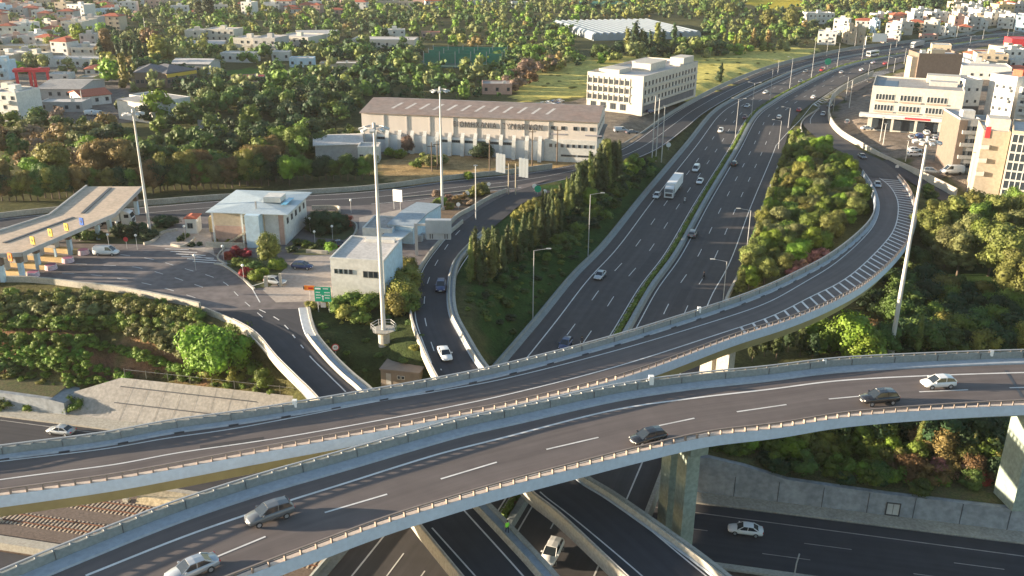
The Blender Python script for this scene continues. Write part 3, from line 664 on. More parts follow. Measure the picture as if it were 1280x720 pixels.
# ------------------------------------------------------------------ walls of the sunken motorway
def wall(name, pts, z0, th, m, label, cat='wall', cap=True):
    "pts = world points with top z; wall runs along them with its face on the right side"
    mb = MB(); lt = lateral(pts)
    mb.sweep([[Vector((p.x, p.y, z0)), Vector((p.x, p.y, p.z)), Vector((p.x, p.y, p.z))-q*th, Vector((p.x, p.y, z0))-q*th] for p, q in zip(pts, lt)])
    o = mb.build(name, m); return tag(o, label, cat)
def wt(t, z, o=0): p = EW(t, o, z); return p
tw = [(-60,-4),(0,-4),(10,-4.2),(12.5,-4.6)]
wall('retaining_wall', [wt(t, z) for t, z in tw], -7.3, 5.2, WALLC, 'low grey retaining wall with creepers at the left edge, below the terraced orchard')
tw = [(52,-2.4),(60,-1.6),(112,-1.6),(116,-.9),(121,-1.6),(127,-3.0),(140,-3.4),(150,-3.4),(170,-3.3),(260,-3.2)]
rw = wall('retaining_wall', [wt(t, z) for t, z in tw], -7.3, 5.2, WALLC, 'long grey retaining wall under the bushes at lower right, beside the sunken motorway')
for t in range(114, 200, 6):
    MB().box(-.04, .04, -.03, .03, -7, -3.5).build('joint', DARK, rw, (EW(t, .02).x, EW(t, .02).y, 0), math.atan2(EWd.y, EWd.x))
def cs(px, py, z): return P(px, py, z)
# sloped concrete apron left of the ramp
o1 = lambda t, o, z: EW(t, o, z)
ap = [o1(11.5, .05, -7.2), o1(53, .05, -7.2), o1(53, -6.0, -1.9), o1(19.5, -6.0, -2.1), o1(12.0, -3.4, -4.3)]
apm = MB(); bot = [Vector((p.x, p.y, -7.6)) for p in ap]
apm.add(ap+bot, [(0, 1, 2, 3, 4), (5, 9, 8, 7, 6)]+[(i, 5+i, 5+(i+1) % 5, (i+1) % 5) for i in range(5)])
ao = apm.build('concrete_apron', mat('apron_concrete', (.28, .262, .24), .9, .12, .5, detail=6, scale2=2)); tag(ao, 'broad sloping concrete apron above the sunken motorway at left, below the orchard fence', 'retaining wall')
def on_ap(t, k): a = o1(t, .05, -7.2).lerp(o1(t, -6.0, -2.0), k); return a+Vector((0, 0, .03))
for k in (.42, .78):
    g = MB(); A__ = [on_ap(t, k) for t in (20, 36, 52)]; B__ = [on_ap(t, k+.025) for t in (20, 36, 52)]; g.strip(A__, B__); g.build('joint', DARK, ao)
for t in range(22, 52, 3):
    g = MB(); g.strip([on_ap(t, .02), on_ap(t, .98)], [on_ap(t+.07, .02), on_ap(t+.07, .98)]); g.build('joint', mat('joint_stain', (.2, .19, .18), .9), ao)
VERGE = mat('verge_grass', (.11, .085, .045), .95, .3, .9, col2=(.075, .095, .03), scale2=3)
KN = [(-60,-4),(0,-4),(10,-4.2),(12.5,-4.6),(52,-2.4),(60,-1.6),(112,-1.6),(116,-.9),(121,-1.6),(127,-3.0),(140,-3.4),(150,-3.4),(170,-3.3),(260,-3.2)]
for (t0, za), (t1_, zb_) in zip(KN, KN[1:]):
    if t0 in (10, 12.5): continue
    g = MB(); g.strip([EW(t0, -.7, za+.06), EW(t1_, -.7, zb_+.06)], [EW(t0, -6.5, za+.3), EW(t1_, -6.5, zb_+.3)]); struct(g.build('verge', VERGE))
# south side: wall and embankment of the railway
tw = [(-60,-6.2),(260,-6.2)]
mb = MB(); mb.sweep([[EW(t, 31, -7.3), EW(t, 31, -6.1), EW(t, 32.4, -6.1), EW(t, 32.4, -7.3)] for t in (-60, 0, 60, 260)]); tag(mb.build('concrete_wall', CONC_L), 'low pale concrete wall beside the railway tracks at lower left', 'wall')
mb = MB(); mb.sweep([[EW(t, 16.4, -7.3), EW(t, 16.6, -6.5), EW(t, 19.0, -6.2), EW(t, 20.0, -7.3)] for t in (38, 44, 52, 60, 72)]); struct(mb.build('earth_bank', mat('bank_earth', (.42, .34, .22), .95, .25, .6, scale2=2.5)))
BALL = mat('track_ballast', (.15, .115, .095), .95, .35, 3.5, detail=8, bump=.6)
mb = MB(); mb.sweep([[EW(t, 16.9, -7.24), EW(t, 17.6, -6.98), EW(t, 29.6, -6.98), EW(t, 30.6, -7.24)] for t in (-60, 0, 60, 260)]); struct(mb.build('railway_ballast', BALL))
SLP = mat('sleeper_concrete', (.50, .41, .31), .9, .2, 2); RUST = mat('rusty_rail', (.20, .10, .07), .6, .2, 2, metal=.4)
for o_, lb in ((21.3, 'far railway track with concrete sleepers, the one nearer the motorway'), (26.3, 'near railway track with concrete sleepers, the one nearer the viewer')):
    root = empty('railway_track', tuple(EW(20, o_, -6.98)), math.atan2(EWd.y, EWd.x), lb, 'railway track', 'railway tracks at lower left')
    sm_ = MB().box(-.11, .11, -1.3, 1.3, .0, .1).mesh('sleeper', SLP)
    for k in range(-50, 50): link('sleeper', sm_, root, (k*.62, 0, 0))
    g = MB()
    for k in list(range(-110, -50))+list(range(50, 200)): g.box(k*.62-.13, k*.62+.13, -1.3, 1.3, 0, .1)
    tag(g.build('sleeper', SLP, root), kind='stuff')
    for y in (-.75, .75): MB().box(-70, 125, y-.04, y+.04, .1, .26).build('rail', RUST, root)
# ------------------------------------------------------------------ vegetation
def _ico(sub):
    bm = bmesh.new(); bmesh.ops.create_icosphere(bm, subdivisions=sub, radius=1); v = np.array([tuple(x.co) for x in bm.verts]); f = np.array([[w_.index for w_ in p.verts] for p in bm.faces]); bm.free(); return v, f
ICOV, ICOF = _ico(2)
def crown_arrays(clumps, leaf, dens, rg, core=.8):
    """leaf-sized faces spread round many clumps, each on a ragged core of twigs"""
    V = []; Fq = []; T = []; nv = 0
    for cx, cy, cz, rx, rz in clumps:
        d = 1+rg.uniform(-.3, .22, len(ICOV)); v = ICOV*d[:, None]*core*np.array([rx, rx, rz])+np.array([cx, cy, cz]); V.append(v); T.append(ICOF+nv); nv += len(v)
        n = max(6, int(dens*rx*(rx+rz)*.5/leaf**2)); u = rg.normal(size=(n, 3)); u /= np.linalg.norm(u, axis=1)[:, None]; u[:, 2] = np.where(u[:, 2] < -.5, -u[:, 2], u[:, 2])
        c = u*rg.uniform(.74, 1.36, n)[:, None]*np.array([rx, rx, rz])+np.array([cx, cy, cz])
        a = np.cross(u, rg.normal(size=(n, 3))); a /= np.linalg.norm(a, axis=1)[:, None]+1e-9; bb = np.cross(u, a)+u*rg.uniform(-.7, .7, n)[:, None]
        s = leaf*rg.uniform(.5, 1.15, n)[:, None]; a = a*s; bb = bb*s*.7
        q = np.stack([c-a, c-bb, c+a, c+bb], 1).reshape(-1, 3); V.append(q); Fq.append(np.arange(n*4).reshape(-1, 4)+nv); nv += 4*n
    return np.concatenate(V), (np.concatenate(T), np.concatenate(Fq))
def mesh_np(name, V, tris, quads, mat_):
    me = bpy.data.meshes.new(name); me.vertices.add(len(V)); me.vertices.foreach_set('co', V.astype(np.float32).ravel())
    lp = np.concatenate([tris.ravel(), quads.ravel()]).astype(np.int32); me.loops.add(len(lp)); me.loops.foreach_set('vertex_index', lp)
    ls = np.concatenate([np.arange(len(tris))*3, len(tris)*3+np.arange(len(quads))*4]).astype(np.int32); me.polygons.add(len(ls)); me.polygons.foreach_set('loop_start', ls)
    me.update(calc_edges=True); me.materials.append(mat_); return me
def clumps_round(rg, H, Rr, n, base=.35, cs=.42):
    out = []
    for i in range(n):
        a = rg.uniform(0, 6.283); zf = rg.uniform(0, 1); rad = Rr*math.sqrt(max(0, 1-(zf*1.7-.75)**2))*rg.uniform(.35, .85); r = Rr*cs*rg.uniform(.7, 1.25)
        out.append((rad*_c(a), rad*_s(a), H*(base+(1-base)*zf*.9), r, r*rg.uniform(.65, .95)))
    return out
def clumps_cyp(rg, H, Rr, n):
    out = []
    for i in range(n):
        f = (i+.5)/n; r = Rr*(1.1-.75*f)*(.55+.45*min(1, f*5)); a = rg.uniform(0, 6.283)
        out.append((r*.3*_c(a), r*.3*_s(a), H*(.05+.9*f), r*rg.uniform(.75, 1.05), H/n*rg.uniform(.9, 1.3)))
    return out
def clumps_pine(rg, H, Rr, n):
    out = []
    for i in range(n):
        f = rg.uniform(.25, 1); r = Rr*(1.15-f*.8); a = rg.uniform(0, 6.283); d = r*rg.uniform(.2, .9)
        out.append((d*_c(a), d*_s(a), H*f*.95, Rr*.33*rg.uniform(.6, 1.2), Rr*.26*rg.uniform(.6, 1.1)))
    return out
def trunk_mesh(name, H, r, rg, spread, n=5):
    mb = MB(); top = Vector((rg.uniform(-.3, .3), rg.uniform(-.3, .3), H*.6)); mb.cyl((0, 0, -.3), top, r, r*.55, 7)
    for k in range(n):
        a = 6.283*k/n+rg.uniform(-.4, .4); z = H*rg.uniform(.3, .58); s = Vector((0, 0, z)); mb.cyl(s, (spread*.65*_c(a), spread*.65*_s(a), z+H*rg.uniform(.15, .3)), r*.45, r*.12, 5)
    return mb.mesh(name, WOOD)
SHAPES = {}
def shape(kind, seed):
    k = (kind, seed)
    if k in SHAPES: return SHAPES[k]
    rg = np.random.default_rng(hash_ := (sum(ord(c) for c in kind)*31+seed)); H = {'tree': 8, 'bush': 2.2, 'orchard': 2.9, 'cypress': 11, 'pine': 11, 'far': 8, 'farcyp': 11, 'scrub': 3.4}[kind]
    if kind == 'tree': cl = clumps_round(rg, H, 3.4, 26); lf, dn = .23, 6
    elif kind == 'bush': cl = clumps_round(rg, H, 1.5, 14, .15, .45); lf, dn = .14, 5
    elif kind == 'scrub': cl = clumps_round(rg, H, 2.7, 20, .08, .38); lf, dn = .18, 5
    elif kind == 'orchard': cl = clumps_round(rg, H, 1.35, 14, .25, .45); lf, dn = .17, 5
    elif kind == 'cypress': cl = clumps_cyp(rg, H, 1.05, 12); lf, dn = .18, 6
    elif kind == 'pine': cl = clumps_pine(rg, H, 3.6, 60); lf, dn = .25, 5
    elif kind == 'far': cl = clumps_round(rg, H, 3.9, 11, .25, .5); lf, dn = .62, 4
    elif kind == 'farcyp': cl = clumps_cyp(rg, H, 1.3, 7); lf, dn = .5, 4
    V, (T, Qd) = crown_arrays(cl, lf, dn, rg)
    SHAPES[k] = (V, T, Qd, H, cl); return SHAPES[k]
MESHC = {}
def crown_mesh(kind, seed, colr):
    k = (kind, seed, colr)
    if k not in MESHC:
        V, T, Qd, H, cl = shape(kind, seed); MESHC[k] = mesh_np('crown', V, T, Qd, FOL[colr])
    return MESHC[k]
def trunk_for(kind, seed):
    k = ('trunk', kind, seed)
    if k not in MESHC:
        H = shape(kind, seed)[3]; rg = np.random.default_rng(seed+5)
        MESHC[k] = trunk_mesh('trunk', H, {'tree': .24, 'bush': .07, 'scrub': .1, 'orchard': .09, 'cypress': .14, 'pine': .26, 'far': .25, 'farcyp': .2}[kind], rg, {'tree': 2.6, 'pine': 2.4, 'bush': .8, 'scrub': 1.8, 'orchard': .9, 'cypress': .3, 'far': 2.6, 'farcyp': .4}[kind])
    return MESHC[k]
NAMES = {'tree': ('tree', 'tree'), 'bush': ('bush', 'bush'), 'scrub': ('shrub', 'shrub'), 'orchard': ('orchard_tree', 'small tree'), 'cypress': ('cypress_tree', 'cypress'), 'pine': ('pine_tree', 'tree'), 'far': ('tree', 'tree'), 'farcyp': ('cypress_tree', 'cypress')}
def plant(kind, p, h, colr, label, group=None, wid=1., parts=True, seed=None):
    seed = random.randrange(3) if seed is None else seed
    H = shape(kind, seed)[3]; s = h/H; nm, cat = NAMES[kind]
    if parts:
        r = empty(nm, p, random.uniform(0, 6.28), label, cat, group); link('trunk', trunk_for(kind, seed), r); link('crown', crown_mesh(kind, seed, colr), r)
    else:
        r = link(nm, crown_mesh(kind, seed, colr), None, p, random.uniform(0, 6.28)); tag(r, label, cat, group)
    r.scale = (s*wid, s*wid, s); return r
def pick(cols): return random.choice(cols)
LABEL_ADJ = {'lime': 'bright yellow-green', 'green': 'green', 'dark': 'dark green', 'olive': 'dull olive green', 'orange': 'orange-brown', 'gold': 'golden yellow', 'cypress': 'brownish green', 'pine': 'yellowish green', 'red': 'red-leaved', 'pink': 'pink-flowering', 'hedge': 'fresh green', 'orchard': 'fresh green', 'bare': 'almost leafless'}
def plants(kind, pts, cols, h, label, group, wid=(.9, 1.15), parts=True, z0=2, jit=0):
    for q in pts:
        x, y = q[0]+random.uniform(-jit, jit), q[1]+random.uniform(-jit, jit)*.6; p = G(x, y, z0); hh = random.uniform(*h) if len(q) < 3 else q[2]; c = pick(cols) if len(q) < 4 else q[3]
        plant(kind, p, hh, c, label.format(LABEL_ADJ[c]), group, random.uniform(*wid), parts)
def scatter_px(poly, n, mind, seed=1):
    rg = random.Random(seed); xs = [p[0] for p in poly]; ys = [p[1] for p in poly]; out = []; pa = [np.array(p, float) for p in poly]; tries = 0
    while len(out) < n and tries < n*60:
        tries += 1; x, y = rg.uniform(min(xs), max(xs)), rg.uniform(min(ys), max(ys))
        if not inp1(x, y, poly): continue
        sc_ = (y+85)/400
        if all(math.hypot((x-a), (y-b)*2) > mind*sc_ for a, b in out): out.append((x, y))
    return sorted(out, key=lambda q: q[1])
def scrub_mass(pts, cols, h, label, wid=(1, 1.4), z0=2):
    "ground-hugging scrub that nobody could count: one object"
    V = []; T = []; Qd = []; nv = 0; ti = []; qi = []
    for x, y in pts:
        p = G(x, y, z0); hh = random.uniform(*h)/2.2; ci = random.randrange(len(cols)); v, t, q, H_, cl = shape('bush', random.randrange(3)); a = random.uniform(0, 6.28); w_ = hh*random.uniform(*wid)
        vv = v.copy(); vv[:, 0] = (v[:, 0]*_c(a)-v[:, 1]*_s(a))*w_+p.x; vv[:, 1] = (v[:, 0]*_s(a)+v[:, 1]*_c(a))*w_+p.y; vv[:, 2] = v[:, 2]*hh+p.z-.1
        V.append(vv); T.append(t+nv); Qd.append(q+nv); nv += len(vv); ti += [ci]*len(t); qi += [ci]*len(q)
    me = mesh_np('scrub', np.concatenate(V), np.concatenate(T), np.concatenate(Qd), FOL[cols[0]])
    for c in cols[1:]: me.materials.append(FOL[c])
    me.polygons.foreach_set('material_index', np.array(ti+qi, np.int32)); me.update(); tag(link('scrub', me), label, 'scrub', kind='stuff')
# terraced orchard at lower left: rows of round trees
row = []
for (x0, y0, x1, y1, n_, c_) in [(-10,384,170,386,13,'pine'),(0,397,165,399,12,'olive'),(5,413,160,414,12,'hedge'),(150,392,245,404,8,'pine'),(140,408,230,420,7,'hedge'),(170,424,250,446,6,'olive'),(5,427,115,430,13,'orchard'),(110,434,180,450,8,'orchard'),(2,441,110,449,13,'orchard'),(0,434,100,438,5,'hedge'),(5,449,90,456,10,'orchard'),(158,446,236,470,11,'orchard'),(25,457,100,466,6,'orchard'),(100,458,160,478,6,'orchard'),(85,477,140,487,5,'orchard'),(205,440,262,458,5,'olive'),(-8,462,20,470,3,'green'),(215,415,262,430,4,'olive')]:
    for k in range(n_):
        f = k/(n_-1); row.append((x0+(x1-x0)*f+random.uniform(-2, 2), y0+(y1-y0)*f+random.uniform(-1, 1), random.uniform(2.3, 3.1) if c_ != 'orchard' else random.uniform(1.5, 1.95), c_))
plants('orchard', row, [], (2, 3), '{} round tree in the rows of the terraced orchard at lower left', 'trees in the terraced orchard', (1.05, 1.3))
scrub_mass(scatter_px([(-10,368),(100,364),(200,380),(260,398),(280,425),(250,445),(150,415),(-10,410)], 52, 13, 51), ['hedge', 'olive', 'pine', 'gold'], (.9, 1.8), 'green scrub between the olive trees at the top of the orchard slope')
scrub_mass(scatter_px([(-10,452),(90,462),(150,480),(100,486),(-10,474)], 26, 12, 52)+scatter_px([(190,464),(260,462),(345,484),(340,492),(215,474)], 22, 11, 53), ['hedge', 'lime', 'orchard', 'gold'], (.5, 1.1), 'low scrub along the top of the walls below the orchard', (1.2, 1.6), z0=-1)
scrub_mass(scatter_px([(395,400),(520,395),(555,465),(430,470)], 34, 20, 54), ['green', 'hedge', 'dark', 'gold'], (.4, .9), 'weedy tufts on the grassy slope between the two ramps', (1.2, 1.8), z0=3)
scrub_mass(scatter_px([(575,385),(610,340),(700,270),(800,215),(815,215),(640,420)], 90, 12, 55), ['green', 'dark', 'hedge'], (.4, .9), 'rough grass tufts on the shaded bank left of the highway', (1.3, 2.0), z0=2)
scrub_mass(scatter_px([(640,112),(700,86),(800,74),(900,66),(1000,64),(960,84),(905,104),(875,115),(760,100),(660,125)], 45, 9, 56), ['gold', 'pine'], (.3, .7), 'yellow flowering weeds of the field behind the office block', (2.0, 3.5), z0=2)
plants('scrub', [(258,452,5.5,'lime'),(286,458,5.6,'lime'),(300,440,4.5,'hedge')], [], (3,4), 'big domed {} bush at the right end of the terraced orchard by the ramp', 'big bushes at the end of the orchard', (.95, 1.1), z0=2)
plants('bush', [(247,400),(238,396),(300,460),(318,468),(296,474),(270,474),(330,480)], ['hedge', 'gold'], (1.6, 2.6), '{} bush on the slope beneath the ramp pier', 'bushes by the ramp pier')
plants('bush', [(6,512,2.2,'hedge'),(52,510,2.3,'hedge'),(92,514,2.5,'hedge'),(38,514,1.6,'lime'),(110,518,1.2,'hedge')], [], (1,2), '{} creeper clump hanging on the low retaining wall at the left edge', 'creepers on the low wall', z0=-6)
# cypress rows on the bank left of the highway
cy = [(588,350,10),(594,343,11),(600,352,9.5),(607,340,10),(613,346,9),(620,334,9.5),(628,338,8.5),(634,326,9.5),(641,322,9),(648,326,8),(654,312,9.5),(662,308,9),(668,304,8.5),(676,300,9),(683,294,9),(690,290,9.5),(697,284,8.5),(605,330,8.5),(617,320,8),(640,308,8),(655,296,8),(670,288,8),(685,276,8),
      (700,272,10),(708,266,10.5),(714,258,10),(722,256,11),(729,250,12),(736,246,12),(742,243,11),(748,240,12.5),(754,236,13),(760,232,12),(766,228,13),(772,222,12.5),(737,236,12),(757,226,13),(748,228,12.5),(690,268,8),(678,265,7)]
for (x, y, h) in list(cy): 
    if random.random() < .75: cy.append((x+random.uniform(-7, 7), y+random.uniform(-9, 3), h*random.uniform(.65, 1.0)))
for k, (x, y, h) in enumerate(cy):
    plant('cypress' if x < 720 or k % 3 else 'pine', G(x, y+4, 3), h*.92, 'cypress' if k % 4 else 'pine', 'slender brownish cypress in the row on the grassy bank left of the highway', 'cypresses on the highway bank', random.uniform(.95, 1.6) if x < 720 else (random.uniform(1.1, 1.7) if k % 3 else .6))
plants('bush', scatter_px([(770,215),(822,200),(820,212),(760,270),(700,320),(680,330),(720,270)], 60, 9, 3), ['dark', 'green', 'hedge'], (1.4, 2.6), '{} low bush on the bank between cypresses and highway wall', 'low bushes on the highway bank')
plants('bush', scatter_px([(780,205),(823,200),(818,208),(775,222)], 12, 7, 4), ['lime', 'hedge'], (1.6, 2.6), '{} sunlit bush at the top of the highway bank', 'sunlit bushes at the bank top')
plant('tree', G(736, 262, 2), 5.2, 'lime', 'bright lime-green small tree among the bank bushes beside a highway lamp', None, .9)
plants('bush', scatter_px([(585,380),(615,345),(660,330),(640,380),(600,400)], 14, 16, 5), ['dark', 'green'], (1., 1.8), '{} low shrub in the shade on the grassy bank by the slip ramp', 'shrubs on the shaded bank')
# wooded island inside the loop
isl = [(925,365),(940,330),(955,290),(968,250),(980,215),(996,185),(1008,182),(1030,190),(1055,208),(1072,228),(1080,250),(1076,268),(1055,292),(1020,318),(985,340),(950,358)]
for i, q in enumerate(scatter_px(isl, 105, 14.5, 6)):
    c = pick(['lime', 'lime', 'hedge', 'hedge', 'pine', 'gold', 'hedge', 'olive']); plant('tree' if i % 3 else 'scrub', G(*q, 1), random.uniform(4, 6.2) if i % 3 else random.uniform(2.6, 4), c, '%s tree packed in the wooded island inside the flyover loop' % LABEL_ADJ[c], 'trees of the wooded island', random.uniform(.85, 1.1))
for q in [(930,358),(938,335),(946,315),(953,290),(960,268),(967,246),(974,225),(981,208),(989,192),(924,372)]: plant('pine', G(*q, .5), random.uniform(6, 7.5), 'pine', 'yellowish pine in the line along the highway edge of the wooded island', 'pines along the highway edge', .7)
plants('bush', [(1000,338,2.6,'pink'),(1013,330,2.8,'pink'),(1025,324,2.4,'pink'),(992,346,2.2,'pink')], [], (2, 3), '{} bush at the foot of the loop, on the island side', 'pink bushes inside the loop', (1.1, 1.3))
plants('bush', [(995,172,3,'lime'),(1012,182,2.6,'lime'),(1003,178,2.4,'hedge')], [], (2, 3), '{} bush at the pointed tip of the wooded island', 'bushes at the island tip')
# trees right of the loop
rt_ = [(1165,318,10),(1188,300,12),(1180,335,10),(1210,290,12),(1222,330,11),(1240,300,12),(1248,350,13),(1262,320,12),(1278,300,12),(1280,352,13),(1268,385,12),(1292,390,12),(1205,322,11),(1230,280,9),(1262,275,9),(1160,290,9),(1174,290,9),(1196,345,11),(1235,345,12),(1215,305,11),(1252,290,10),(1172,305,10),(1290,320,13),(1242,322,12),(1225,300,10),(1258,370,11),(1150,300,8),(1190,322,9)]
for k, (x, y, h) in enumerate(rt_):
    c = ['pine', 'pine', 'olive', 'pine', 'hedge'][k % 5]; plant('pine' if k % 2 else 'tree', G(x, y, 2), h*.85, c, 'tall %s tree in the dense grove right of the loop' % LABEL_ADJ[c], 'tall trees right of the loop', random.uniform(.95, 1.15) if k % 2 else random.uniform(.8, .95))
plants('scrub', [(1062,440,6,'lime'),(1040,436,5,'hedge'),(1078,446,4.5,'lime'),(1020,432,4.5,'hedge'),(1084,420,3.2,'orange')], [], (3, 4), '{} bush under the loop, left of the tallest mast', 'bushes left of the mast', z0=-1)
plants('pine', [(940,452,5),(955,446,5.5),(970,448,5),(985,440,6),(1000,446,5.5),(1015,450,5)], ['cypress', 'dark'], (5, 6), '{} young pine in the shade below the flyover loop', 'young pines below the loop', (.6, .8), z0=-1)
plants('cypress', [(1146,440,7,'pine'),(1160,436,6,'pine'),(1094,436,5,'cypress')], [], (5, 7), '{} slender tree between the tallest mast and the right-hand grove', 'slender trees right of the mast', (1.2, 1.6), z0=0)
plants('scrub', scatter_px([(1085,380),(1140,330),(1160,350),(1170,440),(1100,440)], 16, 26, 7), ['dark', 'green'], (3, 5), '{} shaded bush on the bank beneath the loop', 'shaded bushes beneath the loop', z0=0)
plants('scrub', scatter_px([(1150,440),(1170,360),(1250,380),(1300,440)], 46, 14, 8), ['dark', 'green', 'dark', 'hedge', 'gold'], (2, 4), '{} low bush in the grassy dip right of the mast', 'low bushes in the grassy dip', z0=0)
plants('bush', [(1162,250,2.6,'green'),(1166,262,2.6,'green'),(1160,240,2.2,'hedge'),(1110,330,2.4,'lime'),(1122,318,2.2,'hedge')], [], (2, 3), '{} bush outside the bend of the loop', 'bushes outside the bend')
# hedge of bushes above the long retaining wall
for i, q in enumerate(scatter_px([(885,565),(960,540),(1250,548),(1245,612),(1120,606),(1000,590),(930,574)], 74, 17, 9)):
    c = pick(['lime', 'hedge', 'hedge', 'green', 'gold', 'pine']) if q[1] < 585 or random.random() < .4 else pick(['green', 'dark', 'hedge'])
    if 1130 < q[0] < 1230 and random.random() < .45: c = 'orange'
    plant('scrub' if i % 2 else 'bush', G(q[0], q[1], -2.5), random.uniform(2, 3.2), c, '%s bush in the thicket above the long retaining wall' % LABEL_ADJ[c], 'thicket above the retaining wall', random.uniform(.9, 1.2))
plants('bush', [(1172,590,2.2,'pink'),(1205,600,2,'pink'),(1215,590,2.2,'orange'),(1225,604,2,'red'),(1148,600,2,'orange'),(1237,598,2,'orange')], [], (2, 3), '{} bush in the thicket near the right-hand pier', 'flowering bushes near the pier', z0=-2.5)
plants('cypress', [(1148,560,5.5,'pine'),(1180,560,5.5,'pine'),(1096,556,4.5,'pine'),(1214,572,4.5,'olive'),(1240,578,4.5,'olive'),(1225,556,5,'dark')], [], (4, 6), '{} young cypress behind the thicket under the nearest flyover', 'young cypresses behind the thicket', (1.1, 1.3), z0=-1.5)
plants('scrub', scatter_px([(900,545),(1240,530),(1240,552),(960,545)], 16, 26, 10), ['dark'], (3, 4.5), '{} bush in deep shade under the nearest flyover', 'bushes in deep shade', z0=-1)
for k in range(46):                                  # bushes spilling over the top of the long wall
    t = random.uniform(112, 172); q = EW(t, random.uniform(-5.2, -.7), float(np.interp(t, [112, 116, 121, 127, 140, 260], [-1.6, -.9, -1.6, -3.0, -3.4, -3.2])))
    if Q(q)[0] > 1190: continue
    c = pick(['green', 'dark', 'hedge', 'hedge', 'lime'] if t < 150 else ['hedge', 'lime', 'orange', 'gold', 'hedge']); plant('bush', q, random.uniform(1.2, 2.1), c, LABEL_ADJ[c]+' bush spilling over the top of the long retaining wall', 'bushes on the wall top', random.uniform(1, 1.4))
# greenery round the toll buildings
plants('bush', [(290,322,1.6,'red'),(297,320,1.8,'red'),(309,322,1.8,'red'),(307,347,1.9,'red'),(285,325,1.5,'red')], [], (1, 2), '{} rounded shrub in the bed in front of the toll office', 'red shrubs by the toll office', z0=6)
plants('bush', [(298,334,1.8,'hedge'),(308,336,1.8,'hedge'),(318,340,2,'green'),(322,352,2.2,'lime'),(330,350,2,'lime'),(318,350,1.8,'hedge'),(345,338,2,'lime'),(352,336,1.8,'hedge')], [], (1, 2), '{} clipped shrub in the bed in front of the toll office', 'green shrubs by the toll office', z0=6)
plant('tree', G(337, 334, 6), 6.6, 'pine', 'rounded yellowish tree at the corner of the toll office', None, .75)
plants('scrub', [(398,290,3.6,'dark'),(408,292,3.8,'dark'),(418,290,3.8,'dark'),(426,288,3.2,'dark'),(403,284,3.4,'dark'),(432,284,2.4,'red')], [], (3, 4), '{} shrub in the raised oval bed beside the toll office', 'shrubs of the oval bed', z0=6)
plants('bush', [(372,308,1.6,'green'),(382,310,1.6,'hedge'),(392,312,1.4,'green'),(414,316,2.2,'lime'),(365,316,1.4,'dark'),(402,308,1.5,'green')], [], (1, 2), '{} shrub in the bed between toll office and car park', 'shrubs by the car park', z0=6)
plants('bush', [(100,300,2.2,'green'),(112,301,2.2,'green'),(124,300,2,'green'),(150,296,2.6,'dark'),(162,298,2.8,'dark'),(172,292,2.6,'dark'),(188,300,2.4,'dark'),(203,284,2.6,'dark'),(212,284,2.4,'dark'),(226,302,1.2,'dark'),(232,298,1.2,'green'),(240,309,1,'dark'),(250,308,1,'dark'),(270,305,1,'gold'),(285,305,1,'gold')], [], (1, 2), '{} shrub in the planted traffic islands beside the toll canopy', 'shrubs beside the toll canopy', z0=6)
for x, y, h, c in [(462,386,2.6,'hedge'),(440,384,2.6,'hedge'),(452,390,2.4,'lime'),(424,388,2.2,'hedge'),(470,378,2.4,'hedge'),(432,398,2.2,'gold'),(450,404,2,'hedge'),(412,384,1.6,'gold'),(390,386,1.4,'gold'),(476,372,2.4,'green')]:
    plant('bush', G(x, y, 5.5), h, c, LABEL_ADJ[c]+' bush on the slope in front of the white annex', 'bushes below the white annex', 1.2)
plants('scrub', [(502,378,3.8,'gold'),(510,360,3.6,'gold'),(495,392,3.2,'gold'),(509,390,3.0,'hedge'),(512,340,2.6,'gold')], [], (3, 4), '{} bush at the corner of the white annex by the slip ramp', 'golden bushes by the slip ramp', z0=5)
plants('bush', [(545,262,2.2,'green'),(552,257,2,'lime'),(562,262,1.8,'gold'),(571,256,2,'orange'),(560,252,1.8,'bare'),(580,250,1.8,'orange'),(590,247,2,'gold'),(598,246,3,'pine'),(604,244,3,'pine'),(586,257,1.8,'bare'),(546,247,1.8,'bare')], [], (1, 2), '{} bush in the planted tongue between frontage road and slip ramp', 'bushes of the planted tongue', z0=6)
plants('bush', [(665,262,2.2,'gold'),(672,258,2,'pine'),(655,268,2.2,'gold'),(648,275,2,'gold'),(700,245,2,'gold')], [], (1, 2), '{} bush on the bank crest behind the cypresses', 'bushes on the bank crest', z0=5)
# belt of trees behind the frontage road
belt = [(x, 250+random.uniform(-3, 2)) for x in range(-10, 90, 13)]
for x in range(-6, 470, 9):
    y = 262-(x/470)*32+random.uniform(-3, 2); c = pick(['gold', 'orange', 'green', 'dark', 'olive', 'hedge', 'green']) if x < 330 else pick(['green', 'dark', 'hedge', 'olive'])
    plant('tree', G(x, y-8, 5), random.uniform(5.5, 8.5) if x < 330 else random.uniform(5, 7), c, LABEL_ADJ[c]+' tree in the belt behind the frontage road', 'tree belt behind the frontage road', random.uniform(.75, 1.0))
for x, y, h, c in [(70,236,11,'gold'),(124,222,10,'orange'),(140,218,9,'orange'),(160,222,10,'orange'),(45,238,8,'lime'),(115,206,8,'lime'),(205,238,9,'gold'),(238,236,9.5,'gold'),(252,232,9,'orange'),(310,232,9,'gold'),(320,228,9.5,'orange'),(338,226,9,'orange'),(5,236,7,'orange'),(362,232,8,'lime'),(356,192,8,'hedge'),(374,196,8.5,'hedge'),(345,200,7,'orange')]:
    plant('tree', G(x, y, 5), h, c, LABEL_ADJ[c]+' taller tree standing out of the belt behind the toll plaza', 'taller trees of the belt', random.uniform(.8, 1.0))
